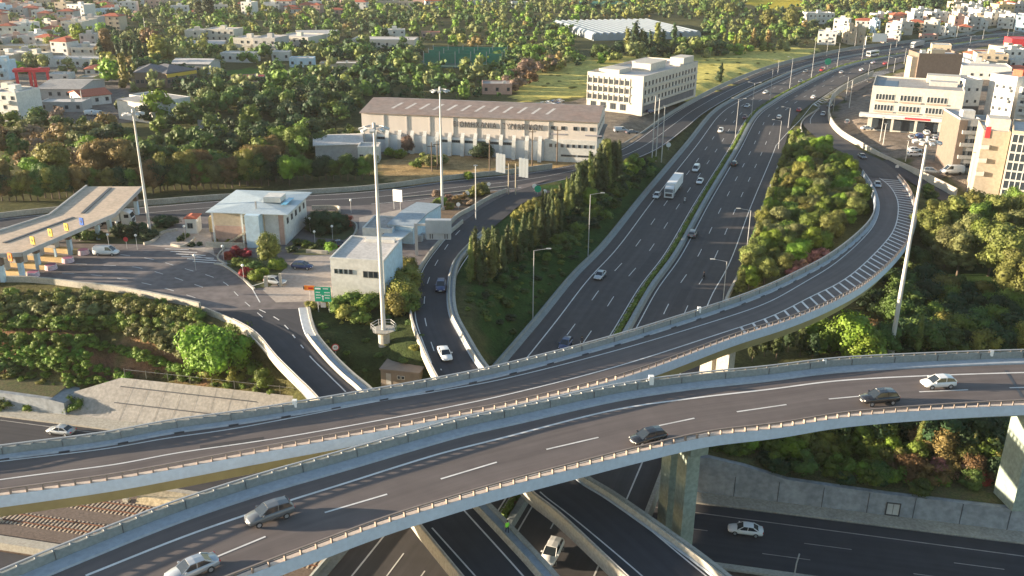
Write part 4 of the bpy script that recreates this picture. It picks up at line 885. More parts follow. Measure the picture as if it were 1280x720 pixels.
for i, (x, y) in enumerate(scatter_px([(-10,160),(150,160),(300,150),(430,150),(450,190),(390,205),(300,220),(150,215),(-10,225)], 90, 21, 11)):
    c = pick(['dark', 'dark', 'green', 'green', 'green', 'dark', 'hedge']) if x > 140 else pick(['orange', 'olive', 'olive', 'hedge', 'green', 'bare'])
    plant('far', G(x, y, 5), random.uniform(4.5, 7.5), c, LABEL_ADJ[c]+' tree in the dense wood left of the warehouse', 'dense wood left of the warehouse', random.uniform(.9, 1.2), parts=False)
plants('bush', [(500,198,2.6,'lime'),(488,196,2.4,'lime'),(530,205,3,'pine'),(540,208,3.2,'olive'),(520,210,2.4,'hedge'),(552,206,2.6,'olive'),(600,198,4.2,'dark'),(606,196,4,'dark'),(586,224,2,'lime')], [], (2, 3), '{} bush on the dry grass in front of the long warehouse', 'bushes in front of the warehouse', z0=5)
plant('tree', G(510, 194, 5), 5.5, 'bare', 'almost leafless reddish tree against the warehouse buttresses', None, .8)
# ------------------------------------------------------------------ buildings
C_ = C_
WM = {}
def wmat(nm, c, streak=.3): return mat('wall_'+nm, c, .85, .07, .35, detail=5, scale2=1.4)
CREAM = wmat('cream', (.47, .44, .385)); WHT = wmat('white', (.54, .53, .50)); PINK = wmat('pink', (.40, .27, .22)); GREY = wmat('grey', (.36, .35, .34)); PBLUE = wmat('pale_blue', (.42, .54, .62))
BROWN = wmat('brown', (.17, .13, .105)); BEIGE = wmat('beige', (.33, .285, .22)); YEL = wmat('ochre', (.55, .40, .20)); SAND = wmat('sand', (.42, .35, .26)); TERRA = mat('roof_tiles', (.36, .10, .055), .8, .2, 1.5, scale2=5)
ROOFG = mat('flat_roof', (.30, .285, .27), .9, .15, .25, scale2=1.5); ROOFL = mat('pale_roof', (.48, .45, .42), .85, .12, .3, scale2=2); ROOFB = mat('blue_metal_roof', (.38, .44, .47), .5, .08, .3, scale2=2)
ROOFBR = mat('brown_metal_roof', (.225, .19, .17), .7, .12, .12, col2=(.24, .17, .14), scale2=.6); ROOFDK = mat('dark_roof', (.12, .12, .13), .8, .2, .5); REDM = mat('red_metal', (.48, .04, .05), .5, .1, 1)
FRAMEW = plain('window_frame_white', (.55, .55, .53), .5); FRAMED = plain('window_frame_dark', (.10, .10, .10), .5); SHUT = plain('shutter', (.30, .27, .22), .7)
WCACHE = {}; FOOT = {}
def win_mesh(w_, h_, fr, sill=False, bars=0):
    k = (round(w_, 2), round(h_, 2), fr.name, sill, bars)
    if k not in WCACHE:
        t = min(.12, w_*.09); mb = MB(); mb.cm = 0
        mb.box(-w_/2, -w_/2+t, -.10, .02, 0, h_).box(w_/2-t, w_/2, -.10, .02, 0, h_).box(-w_/2+t, w_/2-t, -.10, .02, 0, t).box(-w_/2+t, w_/2-t, -.10, .02, h_-t, h_)
        for b in range(bars):
            x = -w_/2+w_*(b+1)/(bars+1); mb.box(x-t*.4, x+t*.4, -.08, .02, t, h_-t)
        if sill: mb.box(-w_/2-.12, w_/2+.12, -.25, .02, -.12, -.003)
        mb.cm = 1; mb.add([(-w_/2+t, -.03, t), (w_/2-t, -.03, t), (w_/2-t, -.03, h_-t), (-w_/2+t, -.03, h_-t)], [(0, 1, 2, 3)])
        WCACHE[k] = mb.mesh('window', [fr, GLASSD])
    return WCACHE[k]
class Bld:
    def __init__(s, name, label, p0, p1, z, depth, h=None, topy=None, wm=WHT, cat='building', group=None, roof='flat', rm=ROOFL, par=.5, over=.4, rise=1.8, base=True):
        a, b = (P(p0[0], p0[1], z), P(p1[0], p1[1], z)) if not isinstance(p0, Vector) else (p0, p1)
        s.W = (b-a).length; s.D = depth; s.h = h or height_to(a, topy); d = b-a; s.rz = math.atan2(d.y, d.x)
        s.root = empty(name, (a+b)/2, s.rz, label, cat, group); fc = (a+b)/2+Vector((-d.y, d.x, 0)).normalized()*(depth*.5-3); fr_ = (max(s.W, depth)*.55+4)**2
        for gi in range(-1, 2):
            for gj in range(-1, 2): FOOT.setdefault((int(fc.x//40)+gi, int(fc.y//40)+gj), []).append((fc.x, fc.y, fr_))
        s.wm = wm; W, D, H = s.W, s.D, s.h
        MB().box(-W/2, W/2, 0, D, -1.0, H).build('wall', wm, s.root)
        if roof == 'flat':
            MB().box(-W/2+.25, W/2-.25, .25, D-.25, H-.02, H+.04).build('roof', rm, s.root)
            if par: 
                g = MB(); t = .24
                g.box(-W/2-.03, W/2+.03, -.03, t, H+.002, H+par).box(-W/2-.03, W/2+.03, D-t, D+.03, H+.002, H+par).box(-W/2-.03, -W/2+t, t, D-t, H+.002, H+par).box(W/2-t, W/2+.03, t, D-t, H+.002, H+par); g.build('parapet', wm, s.root)
        elif roof == 'gable':   # ridge along the front
            o = over; mb = MB(); y0, y1 = -o, D+o; zr = H+rise; e = .22
            prof = [(y0, H-.05), (D/2, zr), (y1, H-.05), (y1, H+e-.05), (D/2, zr+e), (y0, H+e-.05)]
            mb.sweep([[Vector((x, y, zz)) for y, zz in prof] for x in (-W/2-o, W/2+o)]); mb.build('roof', rm, s.root)
            g = MB()
            for x in (-W/2+.01, W/2-.01): g.add([(x, 0, H-.01), (x, D, H-.01), (x, D/2, zr-.02)], [(0, 1, 2)])
            g.build('gable', wm, s.root)
        elif roof == 'hip':
            o = over; k = min(W, D)*.5*.9; mb = MB(); x0, x1, y0, y1 = -W/2-o, W/2+o, -o, D+o; zr = H+rise
            if W >= D: r0, r1 = (-W/2+k, D/2), (W/2-k, D/2)
            else: r0, r1 = (0, k), (0, D-k)
            mb.add([(x0, y0, H-.02), (x1, y0, H-.02), (x1, y1, H-.02), (x0, y1, H-.02), (x0, y0, H+.12), (x1, y0, H+.12), (x1, y1, H+.12), (x0, y1, H+.12), (*r0, zr), (*r1, zr)],
                   [(0, 3, 2, 1), (0, 1, 5, 4), (1, 2, 6, 5), (2, 3, 7, 6), (3, 0, 4, 7)]+([(4, 5, 9, 8), (5, 6, 9), (6, 7, 8, 9), (7, 4, 8)] if W >= D else [(4, 5, 8), (5, 6, 9, 8), (6, 7, 9), (7, 4, 8, 9)])); mb.build('roof', rm, s.root)
    def place(s, face, u, v):
        if face == 'front': return (u, 0, v), 0
        if face == 'right': return (s.W/2, u, v), math.pi/2
        if face == 'left': return (-s.W/2, u, v), -math.pi/2
        return (u, s.D, v), math.pi
    def win(s, face, u, v, w_, h_, fr=FRAMEW, name='window', bars=1, sill=False):
        loc, rz = s.place(face, u, v); return link(name, win_mesh(w_, h_, fr, sill, bars), s.root, loc, rz)
    def grid(s, face, us, vs_, w_, h_, fr=FRAMEW, bars=1, skip=0, sill=False):
        for v in vs_:
            for u in us:
                if skip and random.random() < skip: continue
                s.win(face, u, v, w_, h_, fr, bars=bars, sill=sill)
    def box(s, name, x0, x1, y0, y1, z0, z1, m=None): return MB().box(x0, x1, y0, y1, z0, z1).build(name, m or s.wm, s.root)
    def balcony(s, face, u, v, w_, d_=1.2, m=None):
        loc, rz = s.place(face, u, v); MB().box(-w_/2, w_/2, -d_, 0.01, -.15, 0).box(-w_/2, w_/2, -d_, -d_+.1, 0, .95).box(-w_/2, -w_/2+.1, -d_+.1, 0, 0, .95).box(w_/2-.1, w_/2, -d_+.1, 0, 0, .95).build('balcony', m or s.wm, s.root, loc, rz)
def lin(a, b, n): return [a+(b-a)*i/(n-1) for i in range(n)] if n > 1 else [(a+b)/2]
def depth_to(p1, p2, z): return (P(*p2, z)-P(*p1, z)).length
TEXTC = {}
def text_mesh(txt, size, m, th=.05, sp=1.0):
    cu = bpy.data.curves.new('lettering', 'FONT'); cu.body = txt; cu.size = size; cu.extrude = th; cu.align_x = 'CENTER'; cu.align_y = 'CENTER'; cu.resolution_u = 2; cu.space_character = sp
    ob = bpy.data.objects.new('tmp', cu); COL.objects.link(ob); bpy.context.view_layer.update()
    me = bpy.data.meshes.new_from_object(ob.evaluated_get(bpy.context.evaluated_depsgraph_get())); bpy.data.objects.remove(ob); me.materials.clear(); me.materials.append(m); return me
def lettering(txt, size, m, parent, loc, rz=0, th=.05, sp=1.0, tilt=math.pi/2):
    o = link('lettering', text_mesh(txt, size, m, th, sp), parent, loc); o.rotation_euler = (tilt, 0, rz); return o

# long warehouse
b = Bld('warehouse', 'very long white warehouse with brown metal roof and white buttresses along the frontage road', (454, 188), (745, 202), 5.2, 27, topy=141, wm=mat('wall_cladding', (.56, .50, .45), .8, .06, .3, streak=.1), cat='warehouse', roof='gable', rm=ROOFBR, over=.5, rise=2.2)
W, D, H = b.W, b.D, b.h; hb = H*.56
b.box('lower_wall', -W/2-.1, W/2-15.5, -.55, -.02, -.5, hb-1.2, mat('wall_shade_blue', (.55, .58, .60), .8, .06, .3)); nb = 15  # bluish colour paints in the shade between the buttresses
for i in range(nb):
    x = -W/2+.4+(W-17)*i/(nb-1); g = MB(); g.add([(x-.55, -2.2, -.5), (x+.55, -2.2, -.5), (x+.55, -.4, -.5), (x-.55, -.4, -.5), (x-.55, -1.4, hb-.9), (x+.55, -1.4, hb-.9), (x+.55, -.4, hb+.4), (x-.55, -.4, hb+.4)], [(0, 3, 2, 1), (4, 5, 6, 7), (0, 1, 5, 4), (1, 2, 6, 5), (2, 3, 7, 6), (3, 0, 4, 7)]); g.build('buttress', WHT, b.root)
    if i < nb-1 and i in (1, 3, 6, 7, 8, 9, 10, 11): link('window', win_mesh(3.0, .8, FRAMED, False, 4), b.root, (x+(W-17)/(nb-1)/2, -.56, hb-2.6))
for i in range(8): 
    x = -W/2+1+(W-17)*(i+.85)/7.6
    if x < W/2-1: b.box('downpipe', x-.14, x+.14, -.2, -.02, hb-1, H-.1, GREY)
b.box('lower_wall', W/2-15.4, W/2+.05, -.35, -.02, -.5, hb-.3, WHT)
for u in lin(W/2-13.5, W/2-1.6, 8): link('window', win_mesh(.9, 1.0, FRAMED, False, 0), b.root, (u, -.36, hb-2.6))
for u in (W/2-8.2, W/2-3.2): link('window', win_mesh(4.4, .6, FRAMED, False, 4), b.root, (u, -.36, hb-5.3))
for u in (W/2-13, W/2-10, W/2-6.4, W/2-4.2, W/2-1.6): link('window', win_mesh(1.2, 1.1, FRAMED, False, 1), b.root, (u, -.02, H-2.6))
lo = lettering('ΒΙΟΜΗΧΑΝΙΑ  ΖΥΜΑΡΙΚΩΝ', 1.9, plain('letter_grey', (.07, .06, .06), .7), b.root, (W*.088, -.32, H-2.2), sp=1.25); lo.scale = (W*.375/lo.dimensions.x,)*1+(1, 1) if False else (W*.375/max(.1, max(v.co.x for v in lo.data.vertices)-min(v.co.x for v in lo.data.vertices)), 1.15, 1)
for u in lin(W*.325+1, W/2-1, 2): b.box('sign_strip', u-2.5, u+2.5, -.1, -.02, H-4.1, H-3.7, plain('letter_grey2', (.25, .24, .27), .7))
lo = lettering('ΜΑΚΑΡΟΝΙΑ', 1.2, plain('letter_red', (.45, .08, .08), .7), b.root, (W/2-7.5, -.1, H-1.0)) if False else None
for i in range(12):
    x = -W/2+8+i*(W-24)/11; y0, y1 = D*.16, D*.36; zz = lambda y: H-.05+.22+(y+.5)/(D/2+.5)*2.2+.04
    MB().add([(x, y0, zz(y0)), (x+.9, y0, zz(y0)), (x+2.6, y1, zz(y1)), (x+1.7, y1, zz(y1))], [(0, 1, 2, 3)]).build('skylight', ROOFL, b.root)
    y0, y1 = D*.66, D*.84; zq = lambda y: H+2.15+.22-(y-D/2)/(D/2+.5)*2.2+.05
    MB().add([(x+2, y0, zq(y0)), (x+3, y0, zq(y0)), (x+4, y1, zq(y1)), (x+3, y1, zq(y1))], [(0, 1, 2, 3)]).build('skylight', ROOFL, b.root)
b.grid('right', lin(4, D-4, 6), [H-3], 1.2, 1.0, FRAMED); b.box('side_canopy', W/2, W/2+1.2, 3, D-3, hb-.2, hb+.1, DARK)
b2 = Bld('loading_shed', 'open-fronted pale shed at the left end of the long warehouse', (395, 201), (453, 199), 5.2, 14, h=4.5, wm=GREY, rm=ROOFL, roof='gable', cat='shed', over=.6, rise=1.2)
b3 = Bld('gatehouse', 'small white hut with a flat roof at the left foot of the long warehouse', (448, 205), (474, 205), 5.2, 6, h=4.6, wm=WHT, rm=ROOFL, cat='hut'); b3.grid('front', lin(-2, 2, 2), [1.6], 1.1, 1.2, FRAMED)
# four-storey office
b = Bld('office_building', 'four-storey cream office block with rows of deep-set windows, right of the long warehouse', (733, 134), (802, 142), 4, depth_to((803, 142), (871, 118), 4), topy=92, wm=CREAM, cat='office building', rm=ROOFL, par=.9)
W, D, H = b.W, b.D, b.h; fl = H/4.2
for k in (1, 2, 3):
    v = fl*k+.1
    b.grid('front', lin(-W/2+1.3, W/2-6.4, 8), [v+.5], 1.5, fl*.6, FRAMED, bars=1)
    b.box('ledge', -W/2, W/2-5, -.4, -.01, v-.1, v+.35, CREAM); b.box('ledge', W/2+.01, W/2+.6, 1, D-1, v-.1, v+.35, CREAM)
    b.grid('right', lin(2.2, D-3, 16), [v+.5], 1.3, fl*.55, FRAMED, bars=1)
for u in lin(-W/2+.2, W/2-5.5, 9): b.box('fin', u-.14, u+.14, -.28, -.01, fl, H-.5, CREAM)
b.box('plinth_recess', W/2+.01, W/2+.25, 1.2, D-3, 0, fl*.85, ROOFDK); b.grid('front', lin(-W/2+3, W/2-8, 4), [.4], 2.4, 2.4, FRAMED, bars=2)
b.box('roof_block', -2, 6, D*.35, D*.62, H, H+3, CREAM); b.box('roof_block', W/2-7, W/2-1, D*.75, D*.95, H, H+3.4, CREAM); b.box('roof_block', -W/2+2, -1, D*.1, D*.3, H, H+1.6, CREAM); b.box('roof_duct', -W/2+2, 0, D*.65, D*.9, H, H+1.2, ROOFL)
# toll office
b = Bld('toll_office', 'two-storey white toll office with overhanging pale blue metal roof beside the plaza', (271, 303), (358, 306), 6, depth_to((358, 306), (381, 279), 6), topy=264, wm=WHT, roof='hip', rm=ROOFB, over=1.2, rise=.7, cat='office building')
W, D, H = b.W, b.D, b.h
b.box('porch_wall', -W/2-.02, -W/2+7.5, -.06, -.005, 0, H*.55, PINK); b.box('porch_wall', -W/2-.02, -W/2+7.5, -.05, -.004, H*.56, H-.1, SAND)
b.box('stair_tower', -W/2+7.6, -W/2+10.6, -2.6, -.01, -.5, H+.1, PBLUE); b.box('corner_column', W/2-1.2, W/2-.2, -.15, -.01, 0, H-.1, PINK); b.box('corner_column', W/2-4.9, W/2-4.2, -.15, -.01, 0, H-.1, SAND)
b.grid('front', [W/2-7.6], [H*.62], 2.6, 1.5, FRAMED, bars=3); b.grid('front', [W/2-6.6], [H*.18], 1.0, .9, FRAMED); b.grid('right', lin(2, D-2, 5), [H*.6], 1.0, 1.3, FRAMED)
for k in range(9): b.box('step', -W/2+2.4+k*.55, -W/2+2.95+k*.55, -1.4, -.1, k*.34, k*.34+.3, BEIGE)
b.box('plinth_wall', -W/2-1, -W/2+7.4, -3.4, -3.1, -.3, 1.2, CONC_L); b.box('post', -W/2-.1, -W/2+.25, -1.1, -.75, 0, H-.1, WHT); b.box('post', -W/2+6.2, -W/2+6.5, -1.1, -.75, 0, H-.1, WHT)
b.box('skylight_box', 1.5, 5.2, D*.35, D*.6, H+.7, H+1.8, WHT); b.box('solar_panel', 5.8, W/2-.6, D*.25, D*.6, H+.72, H+.82, plain('solar_blue', (.12, .38, .55), .2)); b.box('chimney', 1.0, 1.3, 1.5, 1.8, H+.4, H+1.9, GREY)
# white annexes
b = Bld('annex_building', 'plain white flat-roofed building with a few small windows behind the shrub slope and tall mast', (416, 377), (482, 381), 5.7, depth_to((482, 381), (507, 350), 5.7), topy=324, wm=WHT, rm=ROOFL, par=.35)
W, D, H = b.W, b.D, b.h
b.box('side_clad_shade', W/2+.005, W/2+.05, .05, D-.05, 0, H-.1, PBLUE)  # pale blue panel: bluish shade of this white side put into the colour
for u in (-W/2+1.0, -W/2+1.9, -W/2+2.8, -W/2+3.7): b.win('front', u, H*.68, .62, .85, FRAMED, bars=0)
for u in (W/2-3.4, W/2-2.4, W/2-1.5): b.win('front', u, H*.62, .85, 1.2, FRAMED, bars=0)
b.box('roof_duct', -1.5, W/2-.8, D*.82, D*.9, H+.05, H+.6, WHT)
b = Bld('annex_building', 'low white annex between the plain white building and the long blue one', (454, 306), (491, 308), 5.9, 9, topy=286, wm=WHT, rm=ROOFG, par=.3, roof='flat'); b.box('side_clad_shade', b.W/2+.005, b.W/2+.05, .1, b.D-.1, 0, b.h, PBLUE); b.grid('front', [b.W/2-1.6], [1.6], .9, 1.2, FRAMED)  # right side shade painted on as a pale blue panel
b = Bld('annex_building', 'long low annex with light blue side wall and grey metal roof beside the overhead sign', (486, 303), (517, 306), 5.9, depth_to((517, 306), (538, 276), 5.9), topy=281, wm=PBLUE, rm=mat('grey_metal_roof', (.27, .31, .34), .55, .1, .3, scale2=2), roof='gable', rise=.5, over=.25)
b.box('air_unit', b.W/2+.1, b.W/2+1.1, 2, 3, 0, 1.4, GREY); b.box('air_unit', b.W/2+.1, b.W/2+1.1, 4, 5, 0, 1.2, GREY); b.box('lean_to_roof', -2.5, b.W/2-.6, -4.5, -.05, 2.7, 2.95, ROOFB)
# hut by the tall mast
hp = G(505, 474, 1.5); r = empty('equipment_hut', hp, R(-12), 'small earthy-brown concrete hut on the grass between the two ramps', 'hut')
MB().box(-3.2, 3.2, -1.8, 1.8, -1, 2.2).build('wall', mat('hut_concrete', (.20, .165, .135), .9, .15, .6), r); MB().box(-3.35, 3.35, -1.95, 1.95, 2.2, 2.42).build('roof', mat('hut_roof', (.23, .185, .15), .9, .15, .6), r)
for x in (-.2, .5): link('window', win_mesh(.55, .6, FRAMEW, False, 0), r, (x, -1.8, .9))
MB().box(-2.3, -1.5, -1.86, -1.79, -.2, 1.7).build('door', GREY, r)
# kiosk
b = Bld('kiosk', 'small white pitched-roof kiosk beside the toll office', (233, 292), (247, 292), 6, 3.4, h=3.4, wm=WHT, rm=TERRA, roof='hip', rise=.6, over=.25, cat='kiosk'); b.win('front', -.2, 1.2, 1.2, 1.2, FRAMED)
cyp_ = P(266, 289, 6); cy_r = MB().cyl((0, 0, 0), (0, 0, 3.2), .7, .7, 14).cyl((0, 0, 3.2), (0, 0, 3.6), .7, .2, 14).build('silo', YEL, None, cyp_); tag(cy_r, 'small yellow cylinder silo between kiosk and toll office', 'tank')

# toll canopy
zc = 11.6; cp = [(108, 233), (177, 233), (143, 267), (27, 316), (-90, 322), (-90, 312), (0, 289), (62, 269)]
cw = [P(x, y, zc) for x, y in cp]; root = empty('toll_canopy', P(60, 330, 6), 0, 'long sloping toll plaza canopy with pale roof and light blue columns at the left edge', 'toll canopy'); off = -root.location
bm = MB(); bm.prism([(p.x+off.x, p.y+off.y) for p in cw], zc-.5-6, zc-6); bm.build('roof', mat('canopy_roof', (.48, .375, .28), .85, .12, .3, scale2=1.5), root)
for a, b_ in ((0, 7), (7, 6), (6, 5)):
    A2, B2 = cw[a]+off, cw[b_]+off; g = MB(); d = (B2-A2).normalized(); n_ = Vector((-d.y, d.x, 0))
    g.sweep([[q+n_*-.15+Vector((0, 0, -.5)), q+n_*-.15+Vector((0, 0, .35)), q+n_*.25+Vector((0, 0, .35)), q+n_*.25+Vector((0, 0, -.5))] for q in (A2, B2)]); g.build('parapet', GREY, root)
for a, b_ in ((1, 2), (2, 3), (3, 4)):
    A2, B2 = cw[a]+off, cw[b_]+off; g = MB(); d = (B2-A2).normalized(); n_ = Vector((-d.y, d.x, 0)); g.sweep([[q-n_*.02+Vector((0, 0, -.7)), q-n_*.02+Vector((0, 0, .12)), q+n_*.2+Vector((0, 0, .12)), q+n_*.2+Vector((0, 0, -.7))] for q in (A2, B2)]); g.build('fascia', GREY, root)
for line in ([(138, 235), (103, 267)], [(92, 272), (5, 304)]):
    A2, B2 = [P(x, y, zc)+off+Vector((0, 0, .01)) for x, y in line]; lt = (B2-A2).normalized(); n_ = Vector((-lt.y, lt.x, 0))*.35; MB().add([A2-n_, B2-n_, B2+n_, A2+n_, A2-n_+Vector((0, 0, .12)), B2-n_+Vector((0, 0, .12)), B2+n_+Vector((0, 0, .12)), A2+n_+Vector((0, 0, .12))], [(4, 5, 6, 7), (0, 1, 5, 4), (2, 3, 7, 6)]).build('roof_gutter', DARK, root)
for x, y in ((29, 348), (49, 336), (89, 318), (124, 299), (138, 289), (172, 268), (5, 352), (12, 322), (55, 303), (95, 285), (125, 268), (-30, 352)):
    p = P(x, y, 6)+off; MB().box(p.x-.38, p.x+.38, p.y-.45, p.y+.45, 0, 3.3).build('column', PBLUE, root); MB().box(p.x-.5, p.x+.5, p.y-.55, p.y+.55, 3.3, zc-6.5).build('column_head', BROWN, root)
for x, y, m_, t in ((42, 301, YELLOW, 'arrow'), (64, 291, YELLOW, 'arrow'), (84, 284, YELLOW, 'arrow'), (103, 277, BLUES, 'arrow'), (14, 322, ORANGE, 'arrow')):
    p = P(x, y+6, zc)+off; o = MB().box(-.5, .5, -.12, .12, .3, 1.8).build('lane_sign', m_, root, p, R(-25)); MB().box(-.07, .07, -.16, -.12, .7, 1.5).box(-.28, .28, -.16, -.12, 1.0, 1.15).build('sign_symbol', DARK, o); MB().box(-.08, .08, -.05, .05, 0, .3).build('sign_bracket', DARK, o)
for i, (x, y) in enumerate(((50, 346), (72, 337), (93, 328), (112, 318))):
    p1 = P(x, y, 6); p0 = P(x-90, y-8, 6); rt2 = empty('toll_island', (p0+p1)/2, math.atan2((p1-p0).y, (p1-p0).x), ['nearest', 'second nearest', 'third nearest', 'farthest'][i]+' toll lane island with booth and striped round end', 'toll island', 'toll lane islands'); L = (p1-p0).length
    MB().box(-L/2, L/2-1.4, -.8, .8, -.1, .9).build('kerb', YEL, rt2); MB().box(-2, 1.2, -.7, .7, .9, 3.2).build('booth', GREY, rt2); link('window', win_mesh(2.2, 1.1, FRAMED, False, 1), rt2, (-.4, -.72, 1.7)); MB().box(-2.2, 1.4, -.9, .9, 3.2, 3.4).build('booth_roof', ROOFL, rt2)
    MB().cyl((L/2-1.4, 0, -.1), (L/2-1.4, 0, .95), 1.15, 1.0, 14).build('bumper', plain('bumper_magenta', (.42, .16, .24), .5), rt2)
    g = MB()
    for k in range(4): g.cyl((L/2-1.4, 0, .1+k*.24), (L/2-1.4, 0, .2+k*.24), 1.17-k*.03, 1.17-k*.03, 14)
    g.build('bumper_stripe', WHITE, rt2)
    MB().box(L/2-4.2, L/2-3.8, -.15, .15, .9, 2.6).build('ticket_column', YELLOW if i % 2 else PBLUE, rt2)

# right-hand foreground buildings
zr = 3.4
b = Bld('bank_building', 'three-storey cream building with ribbon windows and a red shop sign band, at right', (1083, 161), (1196, 170), zr, 27, topy=109, wm=CREAM, rm=ROOFG, par=.6)
W, D, H = b.W, b.D, b.h; f = H/3.3
b.box('shopfront', -W/2+1.5, W/2-6, -.06, -.003, .2, f*.98, GLASSD)
for u in lin(-W/2+.6, W/2-6, 4): b.box('column', u-.4, u+.4, -2.2, -1.4, 0, f*1.05, CREAM)
b.box('canopy_band', -W/2-3, W/2-4, -3, -.01, f*1.05, f*1.32, WHT); b.box('shop_sign', -2.8, 5.4, -3.12, -3.0, f*1.1, f*1.26, REDM); b.box('shop_sign', -7, -3.2, -3.1, -3.0, f*1.13, f*1.22, GREY)
for v in (f*1.55, f*2.38):
    for a0, a1 in ((-W/2+1.4, -W/2+7.8), (-W/2+9.4, -W/2+16.4), (-W/2+18, -W/2+24.6)):
        b.grid('front', lin(a0+.6, a1-.6, 6), [v], 1.0, f*.46, FRAMEW, bars=0); b.box('balcony_rail', a0, a1, -.5, -.35, v-.6, v-.15, PINK)
b.box('roof_deck', -W/2+1.5, -W/2+8, 2, D*.7, H+.05, H+.09, plain('blue_deck', (.07, .11, .16), .5)); b.box('roof_unit', W/2-11, W/2-2, D*.45, D*.6, H, H+1.6, GREY); b.box('roof_unit', W/2-12, W/2-1, D*.75, D*.98, H, H+2.6, CREAM)
b.grid('left', lin(3, D-3, 6), [f*1.5, f*2.4], 1.4, 1.6, FRAMED)
b = Bld('apartment_building', 'grey four-storey building with brown side wall and balconies, right of the parking lot', (1188, 216), (1213, 217), zr, 16, topy=150, wm=GREY, rm=ROOFL, par=.5)
f = b.h/4.3; b.box('side_clad_shade', -b.W/2-.06, -b.W/2-.005, .1, b.D-.1, 0, b.h, BROWN)
b.box('front_panel', -b.W/2, -b.W/2+2.2, -.1, -.01, 0, b.h, BROWN)
for k in range(4): b.grid('front', [-.4, 1.6], [f*k+1.2], 1.5, f*.5, FRAMED, bars=1); b.balcony('front', .6, f*k+.9, 4.6, .7)
b.box('roof_unit', -1.4, 2, 3, 6, b.h, b.h+2.2, WHT)
b = Bld('tower_building', 'tall windowless beige tower block with a stack of small balconies, at the right edge', (1215, 240), (1248, 243), zr, 15, topy=165, wm=BEIGE, rm=ROOFL, par=.5)
for k in range(3): b.balcony('front', -b.W/2+.9, b.h*(.3+.22*k), 2, .8, CREAM)
b.box('roof_unit', -2, b.W/2, 4, 10, b.h, b.h+3, CREAM); b.box('red_panel', -b.W/2+.4, -b.W/2+1.6, -.2, -.01, b.h-1.5, b.h+1.5, REDM)
b = Bld('glass_building', 'glass-fronted office block with pale green panes at the far right edge', (1249, 248), (1300, 254), zr, 18, topy=166, wm=SAND, rm=ROOFL, par=.6)
for k in range(7): b.grid('front', lin(-b.W/2+.9, b.W/2-.9, 7), [.4+k*b.h/7.2], 1.5, b.h/7.8, FRAMEW, bars=0)
b = Bld('brick_building', 'windowless brown box-shaped building behind the cream three-storey one', (1142, 112), (1196, 113), 3, 14, topy=69, wm=BROWN, rm=ROOFL, par=.8, cat='building')
b.box('roof_unit', -3, 3, 4, 9, b.h, b.h+2, BEIGE); b.box('wall_corner', -b.W/2-2.5, -b.W/2-.01, 1, 8, 0, b.h-1, SAND); b.box('roof_tank', -7, -5, 5, 7, b.h, b.h+1.6, WHT)
b = Bld('house', 'white three-storey house between the brown box and the grey apartment building', (1199, 143), (1221, 143), 3, 12, topy=101, wm=WHT, rm=ROOFG); b.grid('front', [-1.4, 1.8], [b.h*.7, b.h*.35], .9, 1.1, FRAMED); b.box('ground_floor', -b.W/2, b.W/2, -.3, -.01, 0, b.h*.25, DARK)
b = Bld('house', 'long low white building with a pale roof right of the brown box', (1200, 98), (1262, 101), 3, 16, topy=83, wm=WHT, rm=ROOFL); b.grid('front', lin(-6, 10, 5), [1.6], 1.2, 1.2, FRAMED)
b = Bld('house', 'tall narrow white house with a small red roof hut, right part of the picture', (1229, 142), (1262, 148), 3, 13, topy=93, wm=WHT, rm=ROOFG); b.grid('front', lin(-2, 3.4, 3), [b.h*.15, b.h*.42, b.h*.7], 1.1, 1.3, FRAMED); b.balcony('front', 2.0, b.h*.65, 4); b.balcony('front', 2.0, b.h*.38, 4); b.box('roof_hut', 0, 4, 5, 9, b.h, b.h+2.4, TERRA)
b = Bld('house', 'white apartment house with curved balconies at the right edge of the picture', (1266, 152), (1296, 156), 3, 14, topy=110, wm=WHT, rm=ROOFG)
for k in range(3): b.balcony('front', 0, b.h*(.25+.25*k), 7); b.grid('front', [-2.4, 0, 2.4], [b.h*(.27+.25*k)], 1.2, 1.6, FRAMED)
for k_, (x0, x1, y, tp, dp, wm_, rm_, lb) in enumerate([(1203,1238,84,74,12,WHT,ROOFB,'low shed with bluish roof above the long low white building'),(1240,1268,86,77,12,WHT,ROOFL,'small white shed with curved vents at the right, above the long low building'),(1262,1300,66,49,14,REDM,REDM,'bright red two-storey shed at the right edge above the rooftops'),(1216,1262,72,64,10,GREY,ROOFG,'low grey shed in front of the far car park'),(1270,1310,92,80,14,WHT,ROOFL,'pale low house at the right edge under the red shed'),(1222,1262,166,152,12,WHT,ROOFG,'flat white annex roof behind the grey apartment building'),(1164,1188,66,56,10,SAND,ROOFB,'building with a long pale barrel roof above the brown box')]):
    b = Bld('shed' if k_ < 5 else 'house', lb, (x0, y), (x1, y+1), 2.5, dp, topy=tp, wm=wm_, rm=rm_, par=.3, cat='shed' if k_ < 5 else 'house'); b.grid('front', lin(-b.W*.35, b.W*.35, 3), [b.h*.4], 1.1, 1.0, FRAMED)

